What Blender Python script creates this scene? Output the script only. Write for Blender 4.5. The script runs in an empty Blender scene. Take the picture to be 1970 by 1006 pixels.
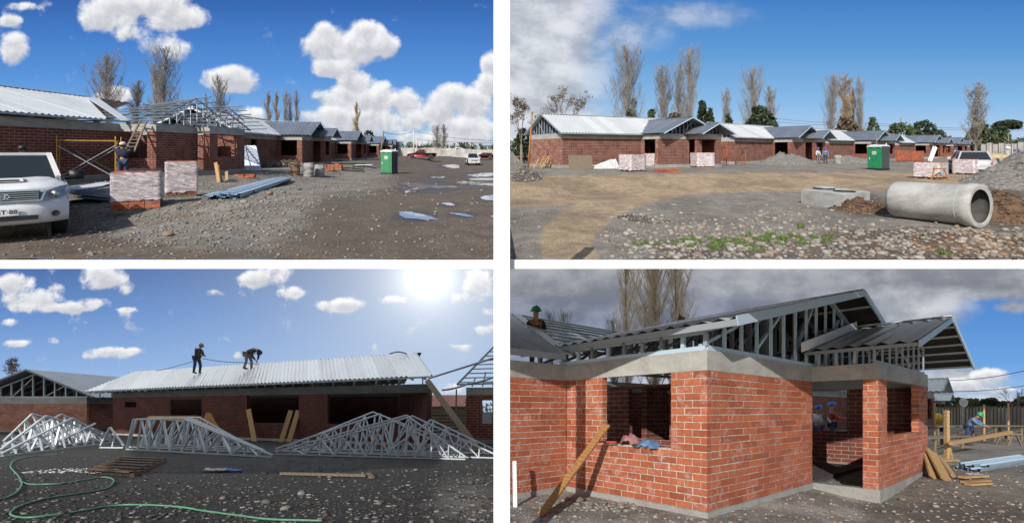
import bpy, math, random
import numpy as np
from mathutils import Vector, Matrix, noise
random.seed(7)
NP = np.random.RandomState(11)
scene = bpy.context.scene
COL = scene.collection
R = math.radians
PI = math.pi

# ---------------------------------------------------------------- camera, world, sun, exposure
F, CX, CY = 850.0, 985.0, 503.0          # focal length and middle of the photograph in its own pixels
cam_d = bpy.data.cameras.new('camera')
cam = bpy.data.objects.new('camera', cam_d); COL.objects.link(cam)
cam.location = (0, 0, 0); cam.rotation_euler = (R(90), 0, 0)
cam_d.sensor_fit = 'HORIZONTAL'; cam_d.sensor_width = 36.0
cam_d.lens = 36.0 * F / 1970.0
cam_d.clip_start = 0.1; cam_d.clip_end = 4000
scene.camera = cam

SUN_AZ, SUN_EL = R(23), R(32)            # behind the camera, to the left of it
world = bpy.data.worlds.new('World'); scene.world = world; world.use_nodes = True
wn = world.node_tree.nodes; wl = world.node_tree.links
bg = wn['Background']; bg.inputs['Strength'].default_value = 0.12
skyt = wn.new('ShaderNodeTexSky'); skyt.sky_type = 'NISHITA'; skyt.sun_disc = False
skyt.sun_elevation = SUN_EL; skyt.sun_rotation = PI + SUN_AZ
wl.new(skyt.outputs[0], bg.inputs[0])
sun_d = bpy.data.lights.new('sun', 'SUN'); sun_d.energy = 4.6; sun_d.angle = R(0.5); sun_d.color = (1.0, 0.955, 0.89)
sun = bpy.data.objects.new('sun', sun_d); COL.objects.link(sun)
sdir = Vector((-math.sin(SUN_AZ) * math.cos(SUN_EL), -math.cos(SUN_AZ) * math.cos(SUN_EL), math.sin(SUN_EL)))
sun.rotation_euler = sdir.to_track_quat('Z', 'Y').to_euler()
sun.location = sdir * 60
scene.view_settings.view_transform = 'Standard'; scene.view_settings.look = 'None'
scene.view_settings.exposure = 0; scene.view_settings.gamma = 1; scene.view_settings.use_curve_mapping = False
scene.render.engine = 'CYCLES'
scene.cycles.max_bounces = 5; scene.cycles.diffuse_bounces = 3; scene.cycles.glossy_bounces = 3
scene.cycles.sample_clamp_indirect = 4

# ---------------------------------------------------------------- the sites
# Four yards stand on two terraces. The upper terrace climbs away from the front edge, the lower one falls
# away below it; everything on a terrace is built plumb and its level lines follow the terrace's grade.
UP, DOWN = 0.2506, -0.3353
HYU, HYL = CY - UP * F, CY - DOWN * F
EYE_U, EYE_3, EYE_4 = 1.4, 1.6, 1.75
GRADE = UP                                # grade of the terrace being furnished
ROOTS = []                                # (object, grade)

def sm(x, a, b):
    t = np.clip((np.asarray(x, float) - a) / (b - a), 0, 1)
    return t * t * (3 - 2 * t)

def vnoise(X, Y, s, seed=0):
    """smooth value noise for terrain, numpy"""
    X = np.asarray(X, float) * s + seed * 17.3; Y = np.asarray(Y, float) * s + seed * 9.1
    xi = np.floor(X).astype(int); yi = np.floor(Y).astype(int); xf = X - xi; yf = Y - yi
    def h(a, b):
        n = (a * 374761393 + b * 668265263 + seed * 1442695) & 0x7fffffff
        n = (n ^ (n >> 13)) * 1274126177 & 0x7fffffff
        return ((n ^ (n >> 16)) & 0xffff) / 65535.0
    u = xf * xf * (3 - 2 * xf); v = yf * yf * (3 - 2 * yf)
    return (h(xi, yi) * (1 - u) + h(xi + 1, yi) * u) * (1 - v) + (h(xi, yi + 1) * (1 - u) + h(xi + 1, yi + 1) * u) * v - 0.5

def blob(px, py, cx, cy, rx, ry):
    return np.clip(1 - ((px - cx) / rx) ** 2 - ((py - cy) / ry) ** 2, 0, 1)

def ground_u(X, Y):
    """upper terrace: height over the eye's level before the grade"""
    X = np.asarray(X, float); Y = np.asarray(Y, float)
    px = CX + F * X / np.maximum(Y, 1)
    # left yard: the road lies lower than the bank the houses stand on
    road = sm(Y, 11, 34) * sm(X, -17.5, -12.5) * (1 - 0.55 * sm(Y, 72, 95))
    z1 = -EYE_U - 0.38 * sm(Y, 12.2, 10.4) * sm(X, -6.6, -7.9) - 0.78 * road + 0.10 * vnoise(X, Y, 0.6, 1) * sm(X, -9 - Y * .05, -14) + 0.03 * vnoise(X, Y, 1.7, 2)
    # right yard: the foreground lies lower, the houses stand on a low bank
    z2 = -EYE_U - 0.80 * (1 - sm(Y, 21, 30)) - 0.35 * sm(px, 1560, 1700) * sm(Y, 24, 30) * (1 - sm(Y, 46, 56))
    z2 = z2 + 0.05 * vnoise(X, Y, 0.8, 3) + 0.03 * vnoise(X, Y, 2.1, 4)
    pit = blob(px, HYU + 2.2 * F / np.maximum(Y, 1), 1262, 432, 80, 40)
    z2 = z2 - 0.16 * pit
    w = sm(px, 955, 976)
    return z1 * (1 - w) + z2 * w

def ground_l(X, Y):
    X = np.asarray(X, float); Y = np.asarray(Y, float)
    px = CX + F * X / np.maximum(Y, 1)
    z3 = -EYE_3 + 0.04 * vnoise(X, Y, 0.7, 5) + 0.02 * vnoise(X, Y, 2.0, 6)
    z4 = -EYE_4 - 0.16 * sm(px, 1480, 1700) * sm(Y, 12.0, 9.0) + 0.03 * vnoise(X, Y, 1.1, 7)
    w = sm(px, 955, 976)
    return z3 * (1 - w) + z4 * w

def gz(X, Y):
    return float((ground_u if GRADE == UP else ground_l)(X, Y))

def hy():
    return HYU if GRADE == UP else HYL

def at(px, py, Y):
    """point at distance Y that the photograph shows at px, py (level lines as on this terrace)"""
    return Vector(((px - CX) / F * Y, Y, (hy() - py) / F * Y))

def hit(px, py):
    """where the line of sight through px, py meets the ground of this terrace"""
    Y = 5.0
    while Y < 500:
        p = at(px, py, Y)
        if p.z <= gz(p.x, p.y): return p
        Y *= 1.004
    return p

def on(X, Y, dz=0.0):
    return Vector((X, Y, gz(X, Y) + dz))

# ---------------------------------------------------------------- mesh building
class MB:
    def __init__(s): s.v = []; s.f = []; s.m = []; s.mi = 0; s.smooth = []; s.sm = False
    def add(s, vs, fs):
        n = len(s.v); s.v.extend([tuple(v) for v in vs])
        for f in fs:
            s.f.append(tuple(i + n for i in f)); s.m.append(s.mi); s.smooth.append(s.sm)
    def box(s, c, d, rz=0.0, M=None):
        hx, hyy, hz = d[0] / 2, d[1] / 2, d[2] / 2
        cs, sn = math.cos(rz), math.sin(rz)
        vs = []
        for z in (-hz, hz):
            for x, y in ((-hx, -hyy), (hx, -hyy), (hx, hyy), (-hx, hyy)):
                v = Vector((x * cs - y * sn + c[0], x * sn + y * cs + c[1], z + c[2]))
                vs.append(M @ v if M else v)
        s.add(vs, [(0, 3, 2, 1), (4, 5, 6, 7), (0, 1, 5, 4), (1, 2, 6, 5), (2, 3, 7, 6), (3, 0, 4, 7)])
    def span(s, a, b):
        s.box(((a[0] + b[0]) / 2, (a[1] + b[1]) / 2, (a[2] + b[2]) / 2), (abs(b[0] - a[0]), abs(b[1] - a[1]), abs(b[2] - a[2])))
    def bar(s, p, q, w, h=None, up=(0, 0, 1), w2=None):
        """rectangular bar from p to q: w sideways, h along up"""
        p = Vector(p); q = Vector(q); h = w if h is None else h
        d = (q - p)
        if d.length < 1e-6: return
        d.normalize(); up = Vector(up)
        if abs(d.dot(up.normalized())) > 0.98: up = Vector((1, 0, 0)) if abs(d.x) < 0.9 else Vector((0, 1, 0))
        sx = d.cross(up).normalized(); uz = sx.cross(d).normalized()
        vs = []
        for c in (p, q):
            for a, b in ((-1, -1), (1, -1), (1, 1), (-1, 1)):
                vs.append(c + sx * (a * w / 2) + uz * (b * h / 2))
        s.add(vs, [(0, 1, 2, 3), (7, 6, 5, 4), (0, 4, 5, 1), (1, 5, 6, 2), (2, 6, 7, 3), (3, 7, 4, 0)])
    def tube(s, pts, rad, n=8, cap=True):
        pts = [Vector(p) for p in pts]
        if not hasattr(rad, '__len__'): rad = [rad] * len(pts)
        vs = []; fs = []; prev = None
        for i, p in enumerate(pts):
            d = (pts[min(i + 1, len(pts) - 1)] - pts[max(i - 1, 0)])
            d = d.normalized() if d.length > 1e-9 else Vector((0, 0, 1))
            if prev is None:
                ref = Vector((0, 0, 1)) if abs(d.z) < 0.9 else Vector((1, 0, 0))
                u = d.cross(ref).normalized()
            else:
                u = (prev - d * prev.dot(d)); u = u.normalized() if u.length > 1e-6 else d.orthogonal().normalized()
            prev = u; w = d.cross(u)
            for k in range(n):
                a = 2 * PI * k / n
                vs.append(p + (u * math.cos(a) + w * math.sin(a)) * rad[i])
        for i in range(len(pts) - 1):
            for k in range(n):
                a = i * n + k; b = i * n + (k + 1) % n
                fs.append((a, b, b + n, a + n))
        if cap:
            fs.append(tuple(range(n - 1, -1, -1))); fs.append(tuple(range((len(pts) - 1) * n, len(pts) * n)))
        s.add(vs, fs)
    def lathe(s, prof, n=24, c=(0, 0, 0), M=None, cap=True):
        """prof: (radius, z) pairs round the z axis"""
        vs = []; fs = []
        for r, z in prof:
            for k in range(n):
                a = 2 * PI * k / n
                v = Vector((c[0] + r * math.cos(a), c[1] + r * math.sin(a), c[2] + z)); vs.append(M @ v if M else v)
        for i in range(len(prof) - 1):
            for k in range(n):
                a = i * n + k; b = i * n + (k + 1) % n
                fs.append((a, b, b + n, a + n))
        if cap and prof[0][0] > 1e-4: fs.append(tuple(range(n - 1, -1, -1)))
        if cap and prof[-1][0] > 1e-4: fs.append(tuple(range((len(prof) - 1) * n, len(prof) * n)))
        s.add(vs, fs)
    def quad(s, a, b, c, d): s.add([a, b, c, d], [(0, 1, 2, 3)])
    def slab(s, poly, n, t):
        """polygon given thickness t against direction n"""
        n = Vector(n).normalized(); k = len(poly); top = [Vector(p) for p in poly]; bot = [p - n * t for p in top]
        fs = [tuple(range(k)), tuple(range(2 * k - 1, k - 1, -1))]
        for i in range(k): fs.append((i, k + i, k + (i + 1) % k, (i + 1) % k))
        s.add(top + bot, fs)
    def mesh(s, name, mats):
        me = bpy.data.meshes.new(name)
        me.from_pydata(s.v, [], s.f)
        for m in (mats if isinstance(mats, (list, tuple)) else [mats]): me.materials.append(m)
        if s.f:
            me.polygons.foreach_set('material_index', s.m)
            me.polygons.foreach_set('use_smooth', s.smooth)
        uv = me.uv_layers.new(name='UVMap')
        co = np.array(s.v, float) if s.v else np.zeros((0, 3))
        nl = len(me.loops); li = np.zeros(nl, int); me.loops.foreach_get('vertex_index', li)
        ls = np.zeros(len(me.polygons), int); lt = np.zeros(len(me.polygons), int); nr = np.zeros(len(me.polygons) * 3)
        me.polygons.foreach_get('loop_start', ls); me.polygons.foreach_get('loop_total', lt); me.polygons.foreach_get('normal', nr)
        nr = np.abs(nr.reshape(-1, 3)); pn = np.repeat(nr, lt, axis=0)
        c = co[li] if nl else co
        top = pn[:, 2] > 0.7; xs = (pn[:, 0] > pn[:, 1]) & ~top
        U = np.where(xs, c[:, 1], c[:, 0]); V = np.where(top, c[:, 1], c[:, 2])
        uv.data.foreach_set('uv', np.stack([U, V], 1).ravel())
        me.update()
        return me

def link(name, data, parent=None, loc=(0, 0, 0), rot=(0, 0, 0)):
    o = bpy.data.objects.new(name, data); COL.objects.link(o)
    o.location = loc; o.rotation_euler = rot
    if parent is not None: o.parent = parent
    else: ROOTS.append((o, GRADE))
    return o

def tag(o, label=None, cat=None, group=None, kind=None):
    if label: o['label'] = label
    if cat: o['category'] = cat
    if group: o['group'] = group
    if kind: o['kind'] = kind
    return o

def thing(name, label, cat, loc=(0, 0, 0), rz=0.0, group=None, rot=None):
    o = link(name, None, None, loc, rot or (0, 0, rz)); o.empty_display_size = 0.3
    return tag(o, label, cat, group)

def part(name, mb, mat, parent, loc=(0, 0, 0), rot=(0, 0, 0), label=None, kind=None):
    o = link(name, mb.mesh(name, mat) if isinstance(mb, MB) else mb, parent, loc, rot)
    return tag(o, label, None, None, kind)

def solo(name, mb, mat, label, cat, loc=(0, 0, 0), rot=(0, 0, 0), group=None, kind=None):
    o = link(name, mb.mesh(name, mat) if isinstance(mb, MB) else mb, None, loc, rot)
    return tag(o, label, cat, group, kind)

KIDS = {}
def copy_thing(o, loc, rz=None, label=None, rot=None, group=None):
    def kids(p): return [c for c in p.children]
    def cp(src, par):
        c = src.copy(); COL.objects.link(c); c.parent = par
        for k in kids(src): cp(k, c)
        return c
    c = cp(o, None)
    c.location = loc
    if rot is not None: c.rotation_euler = rot
    elif rz is not None: c.rotation_euler = (0, 0, rz)
    if label: c['label'] = label
    if group: c['group'] = group
    ROOTS.append((c, GRADE))
    return c

# ---------------------------------------------------------------- materials
class NT:
    def __init__(s, name):
        s.mat = bpy.data.materials.new(name); s.mat.use_nodes = True
        s.n = s.mat.node_tree.nodes; s.l = s.mat.node_tree.links
        s.b = s.n['Principled BSDF']; s.out = s.n['Material Output']
    def new(s, t, **k):
        n = s.n.new(t)
        for a, v in k.items():
            if a.startswith('i_'): n.inputs[a[2:].replace('_', ' ')].default_value = v
            elif a.startswith('n_'): n.inputs[int(a[2:])].default_value = v
            else: setattr(n, a, v)
        return n
    def lk(s, a, b): s.l.new(a, b)
    def set(s, sock, v):
        i = s.b.inputs[sock]
        if hasattr(v, 'links'): s.lk(v, i)
        else: i.default_value = v if not isinstance(v, tuple) or len(v) != 3 else (*v, 1)
    def inp(s, node, i, v):
        if hasattr(v, 'is_linked'): s.lk(v, node.inputs[i])
        else: node.inputs[i].default_value = (*v, 1) if isinstance(v, tuple) and len(v) == 3 and node.inputs[i].type == 'RGBA' else v
    def math(s, op, a, b=0.0, c=0.0, clamp=False):
        n = s.new('ShaderNodeMath', operation=op, use_clamp=clamp)
        for i, v in enumerate((a, b, c)): s.inp(n, i, v)
        return n.outputs[0]
    def mix(s, f, a, b, blend='MIX'):
        n = s.new('ShaderNodeMix', data_type='RGBA', blend_type=blend)
        s.inp(n, 0, f); s.inp(n, 6, a); s.inp(n, 7, b)
        return n.outputs[2]
    def coord(s, kind='Object', scale=None):
        o = s.new('ShaderNodeTexCoord').outputs[kind]
        if scale is None: return o
        m = s.new('ShaderNodeMapping'); m.inputs['Scale'].default_value = scale if isinstance(scale, tuple) else (scale,) * 3
        s.lk(o, m.inputs[0]); return m.outputs[0]
    def noise(s, vec, scale, detail=4, rough=0.55, dist=0.0, col=False):
        n = s.new('ShaderNodeTexNoise'); s.lk(vec, n.inputs['Vector'])
        n.inputs['Scale'].default_value = scale; n.inputs['Detail'].default_value = detail
        n.inputs['Roughness'].default_value = rough; n.inputs['Distortion'].default_value = dist
        return n.outputs['Color' if col else 'Fac']
    def voro(s, vec, scale, feature='F1', out='Distance', rand=1.0):
        n = s.new('ShaderNodeTexVoronoi', feature=feature); s.lk(vec, n.inputs['Vector'])
        n.inputs['Scale'].default_value = scale; n.inputs['Randomness'].default_value = rand
        return n.outputs[out]
    def ramp(s, f, stops, interp='LINEAR'):
        n = s.new('ShaderNodeValToRGB'); s.lk(f, n.inputs[0]); cr = n.color_ramp; cr.interpolation = interp
        while len(cr.elements) < len(stops): cr.elements.new(0.5)
        for e, (p, c) in zip(cr.elements, stops):
            e.position = p; e.color = (*c, 1) if isinstance(c, tuple) else (c, c, c, 1)
        return n.outputs[0]
    def step(s, f, a, b):
        n = s.new('ShaderNodeMapRange', interpolation_type='SMOOTHSTEP'); s.lk(f, n.inputs[0])
        n.inputs[1].default_value = a; n.inputs[2].default_value = b
        return n.outputs[0]
    def attr(s, name, out='Fac'):
        n = s.new('ShaderNodeAttribute'); n.attribute_name = name; return n.outputs[out]
    def bump(s, h, dist=0.01, strength=1.0, normal=None):
        n = s.new('ShaderNodeBump'); s.lk(h, n.inputs['Height'])
        n.inputs['Distance'].default_value = dist; n.inputs['Strength'].default_value = strength
        if normal is not None: s.lk(normal, n.inputs['Normal'])
        s.lk(n.outputs[0], s.b.inputs['Normal']); return n.outputs[0]

def simple(name, col, rough=0.7, metal=0.0, var=0.25, scale=6.0, bump=0.0, dirt=None, dirt_amt=0.5, rnd=0.0, stretch=None):
    t = NT(name); v = t.coord('Object', stretch)
    n = t.noise(v, scale, 5, 0.6)
    lo = tuple(c * (1 - var) for c in col); hi = tuple(min(1, c * (1 + var)) for c in col)
    c = t.mix(t.step(n, 0.3, 0.7), lo, hi)
    if dirt:
        d = t.noise(v, scale * 0.45, 6, 0.7, 0.5)
        c = t.mix(t.math('MULTIPLY', t.step(d, 0.48, 0.72), dirt_amt), c, dirt)
    if rnd:
        r = t.new('ShaderNodeObjectInfo').outputs['Random']
        c = t.mix(1.0, c, t.ramp(r, [(0, 1 - rnd), (1, 1.0)]), 'MULTIPLY')
    t.set('Base Color', c); t.set('Metallic', metal)
    t.set('Roughness', t.math('ADD', t.math('MULTIPLY', n, 0.25), max(0.02, rough - 0.12)))
    if bump: t.bump(n, bump)
    return t.mat

def brick_mat(name, bw, bh, tint=(0.36, 0.085, 0.04), efflo=0.25, joint=(0.36, 0.28, 0.235)):
    t = NT(name); uv = t.coord('UV')
    b = t.new('ShaderNodeTexBrick', offset=0.5)
    t.lk(uv, b.inputs['Vector'])
    b.inputs['Color1'].default_value = (0.0, 0, 0, 1); b.inputs['Color2'].default_value = (1, 1, 1, 1); b.inputs['Mortar'].default_value = (0.5, 0.5, 0.5, 1)
    b.inputs['Scale'].default_value = 1.0; b.inputs['Mortar Size'].default_value = bh * 0.09
    b.inputs['Mortar Smooth'].default_value = 0.2
    b.inputs['Brick Width'].default_value = bw; b.inputs['Row Height'].default_value = bh
    n = t.noise(uv, 1.3, 5, 0.65); n2 = t.noise(uv, 25, 4, 0.6)
    c = t.mix(b.outputs['Color'], tuple(x * 0.72 for x in tint), tuple(min(1, x * 1.25) for x in tint))
    c = t.mix(t.math('MULTIPLY', n2, 0.5), c, tuple(x * 0.6 for x in tint))
    c = t.mix(b.outputs['Fac'], c, joint)
    c = t.mix(t.math('MULTIPLY', t.step(t.noise(uv, 6.0, 8, 0.78, 0.6), 0.60 - 0.14 * efflo, 0.72 - 0.08 * efflo), efflo), c, (0.60, 0.52, 0.48))
    c = t.mix(t.math('MULTIPLY', t.step(n, 0.42, 0.66), 0.55), c, tuple(x * .4 for x in tint))
    t.set('Base Color', c); t.set('Roughness', 0.9)
    t.bump(t.math('SUBTRACT', 1.0, b.outputs['Fac']), 0.012, 0.8)
    return t.mat

def one_brick_mat(name):
    t = NT(name); v = t.coord('Object')
    r1 = t.new('ShaderNodeObjectInfo').outputs['Random']; r2 = t.new('ShaderNodeNewGeometry').outputs['Random Per Island']
    r = t.math('FRACT', t.math('ADD', r1, r2))
    gp = t.new('ShaderNodeNewGeometry').outputs['Position']
    c = t.ramp(r, [(0, (0.28, 0.068, 0.028)), (0.45, (0.38, 0.098, 0.040)), (0.8, (0.45, 0.130, 0.056)), (1.0, (0.37, 0.110, 0.056))])
    n = t.noise(gp, 14, 6, 0.7)
    c = t.mix(t.math('MULTIPLY', t.step(n, 0.35, 0.75), 0.45), c, (0.20, 0.055, 0.03))
    # lime bloom: patchy white wash
    e = t.noise(gp, 1.9, 3, 0.6); e2 = t.noise(gp, 9, 8, 0.8, 0.6)
    m = t.math('MULTIPLY', t.step(e, 0.42, 0.60), t.step(e2, 0.47, 0.64))
    c = t.mix(t.math('MULTIPLY', m, 0.42), c, (0.62, 0.50, 0.46))
    t.set('Base Color', c); t.set('Roughness', 0.86); t.bump(t.noise(gp, 60, 4, 0.7), 0.004, 0.7)
    return t.mat

def concrete_mat(name, col=(0.42, 0.41, 0.385), dark=(0.25, 0.243, 0.23)):
    t = NT(name); v = t.new('ShaderNodeNewGeometry').outputs['Position']
    m = t.new('ShaderNodeMapping'); t.lk(v, m.inputs[0]); m.inputs['Scale'].default_value = (1, 1, 2.2)
    n = t.noise(m.outputs[0], 1.2, 8, 0.68, 0.3); n2 = t.noise(v, 22, 5, 0.7)
    c = t.mix(t.step(n, 0.25, 0.72), dark, col)
    c = t.mix(t.math('MULTIPLY', t.step(n2, 0.4, 0.75), 0.35), c, tuple(x * 1.3 for x in col))
    t.set('Base Color', c); t.set('Roughness', 0.92); t.bump(n2, 0.01, 0.6)
    return t.mat

def zinc_mat(name, col=(0.76, 0.79, 0.80), metal=0.25, rough=0.40, spot=0.25):
    t = NT(name); v = t.new('ShaderNodeNewGeometry').outputs['Position']
    n = t.noise(v, 1.1, 5, 0.6); n2 = t.noise(v, 11, 4, 0.7)
    r = t.new('ShaderNodeObjectInfo').outputs['Random']
    c = t.mix(t.math('MULTIPLY', t.step(n, 0.3, 0.75), spot), col, tuple(x * 0.6 for x in col))
    c = t.mix(1.0, c, t.ramp(r, [(0, 0.84), (1, 1.0)]), 'MULTIPLY')
    t.set('Base Color', c); t.set('Metallic', metal)
    t.set('Roughness', t.math('ADD', t.math('MULTIPLY', n2, 0.2), rough - 0.08))
    return t.mat

def wood_mat(name, col, dark):
    t = NT(name); v = t.coord('Object')
    n = t.noise(v, 3, 5, 0.6, 2.0)
    w = t.new('ShaderNodeTexWave', wave_type='BANDS', bands_direction='DIAGONAL'); t.lk(v, w.inputs['Vector'])
    w.inputs['Scale'].default_value = 5; w.inputs['Distortion'].default_value = 6; w.inputs['Detail'].default_value = 4
    c = t.mix(t.math('MULTIPLY', w.outputs['Fac'], 0.5), col, dark)
    c = t.mix(t.math('MULTIPLY', t.step(n, 0.5, 0.75), 0.5), c, dark)
    r = t.new('ShaderNodeObjectInfo').outputs['Random']
    c = t.mix(1.0, c, t.ramp(r, [(0, 0.75), (1, 1.0)]), 'MULTIPLY')
    t.set('Base Color', c); t.set('Roughness', 0.8)
    return t.mat

M = {}
M['brick'] = brick_mat('brick_wall_far', 0.36, 0.125, (0.215, 0.055, 0.034), 0.3)
M['brick_pale'] = brick_mat('brick_wall_pale', 0.36, 0.125, (0.50, 0.21, 0.14), 0.3)
M['brick_shaded'] = brick_mat('brick_wall_shaded', 0.36, 0.125, (0.105, 0.024, 0.016), 0.02, (0.10, 0.075, 0.065))  # darkened brick: the backlit facade's shade is put into its colour
M['concrete_shaded'] = concrete_mat('concrete_beam_shaded', (0.11, 0.107, 0.10), (0.055, 0.053, 0.05))  # beam darkened likewise, shade put into the concrete colour
M['brick_dk'] = brick_mat('brick_wall_dark', 0.36, 0.125, (0.19, 0.052, 0.032), 0.15)
M['brick_lit'] = brick_mat('brick_wall_limed_sunlit', 0.36, 0.125, (0.27, 0.075, 0.045), 0.8)  # lime bloom, plus the sunlit end wall's brightness put into the tint
M['one_brick'] = one_brick_mat('fired_brick')
M['mortar'] = simple('mortar', (0.46, 0.41, 0.35), 0.95, 0, 0.3, 12, 0.01)
M['concrete'] = concrete_mat('concrete_beam')
M['concrete_lt'] = concrete_mat('concrete_light', (0.47, 0.465, 0.44), (0.24, 0.235, 0.22))
M['concrete_in'] = concrete_mat('concrete_inside_shaded', (0.07, 0.068, 0.064), (0.03, 0.03, 0.029))  # dark tone stands in for the shade inside the pipe
M['shade_sheet'] = simple('dark_shade_sheet', (0.035, 0.030, 0.028), 0.9)  # near-black colour standing in for shade under the roof
M['plinth'] = concrete_mat('concrete_plinth', (0.36, 0.35, 0.325), (0.19, 0.185, 0.17))
M['floor'] = simple('house_floor_soil', (0.07, 0.065, 0.06), 0.95)
M['zinc'] = zinc_mat('corrugated_zinc')
M['zinc_blue'] = zinc_mat('corrugated_zinc_new', (0.36, 0.40, 0.46), 0.6, 0.36, 0.5)
M['steel'] = zinc_mat('galvanised_steel_frame', (0.42, 0.47, 0.52), 0.35, 0.4, 0.3)
M['steel_roof'] = zinc_mat('galvanised_roof_batten', (0.27, 0.31, 0.35), 0.4, 0.4, 0.3)
M['steel_blue'] = zinc_mat('galvanised_steel_profile', (0.56, 0.70, 0.82), 0.2, 0.38, 0.15)
M['steel_dk'] = zinc_mat('galvanised_steel_purlin', (0.30, 0.33, 0.36), 0.5, 0.4, 0.2)
M['pine'] = wood_mat('pine_board', (0.52, 0.33, 0.15), (0.27, 0.15, 0.06))
M['pine_or'] = wood_mat('wet_pine_board', (0.46, 0.22, 0.07), (0.22, 0.09, 0.03))
M['timber'] = wood_mat('weathered_timber', (0.26, 0.20, 0.14), (0.11, 0.085, 0.06))
M['yellow'] = simple('yellow_tube_paint', (0.50, 0.27, 0.03), 0.5, 0.1, 0.3, 8, 0, (0.12, 0.07, 0.03), 0.6)
M['orange_rust'] = simple('rusty_orange_steel', (0.33, 0.10, 0.03), 0.7)
M['white'] = simple('white_paint', (0.78, 0.79, 0.80), 0.35, 0, 0.05, 3)
M['gap_white'] = simple('white_gap_bar', (0.80, 0.80, 0.80), 0.9, 0, 0.02, 2)
M['black'] = simple('black_plastic', (0.018, 0.018, 0.02), 0.45)
M['rubber'] = simple('rubber', (0.022, 0.022, 0.022), 0.85)
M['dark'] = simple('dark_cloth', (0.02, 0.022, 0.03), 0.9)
M['bark'] = simple('grey_bark', (0.22, 0.19, 0.155), 0.95, 0, 0.35, 5)
M['twig'] = simple('bare_twigs', (0.29, 0.26, 0.23), 0.95, 0, 0.35, 0.6)
M['twig_tan'] = simple('tan_spring_twigs', (0.36, 0.26, 0.14), 0.95, 0, 0.35, 0.6)
M['truss_steel'] = zinc_mat('bright_galvanised_truss', (0.56, 0.61, 0.65), 0.2, 0.4, 0.15)
M['twig_pale'] = simple('pale_tan_twigs', (0.70, 0.58, 0.42), 0.95, 0, 0.3, 0.6)
M['pole'] = simple('weathered_pole', (0.20, 0.17, 0.14), 0.9)
M['pole_white'] = simple('pale_concrete_pole', (0.55, 0.55, 0.54), 0.85)
M['timber_wet'] = wood_mat('wet_timber', (0.15, 0.09, 0.05), (0.06, 0.035, 0.02))
M['pink_cloth'] = simple('dusty_pink_cloth', (0.30, 0.14, 0.14), 0.95)
M['mixer_yellow'] = simple('machine_yellow', (0.60, 0.36, 0.02), 0.5)
M['pale_blue'] = simple('pale_blue_board', (0.50, 0.58, 0.70), 0.5, 0, 0.1)
M['roof_red'] = simple('faded_red_roof_tiles', (0.33, 0.15, 0.12), 0.8, 0, .3)
M['sack'] = simple('sand_coloured_tarpaulin', (0.42, 0.34, 0.20), 0.9, 0, .3, 4)
# ---------------------------------------------------------------- the two terraces
def pxpy(X, Y, Z, H): return CX + F * X / Y, H - F * Z / Y

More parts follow.
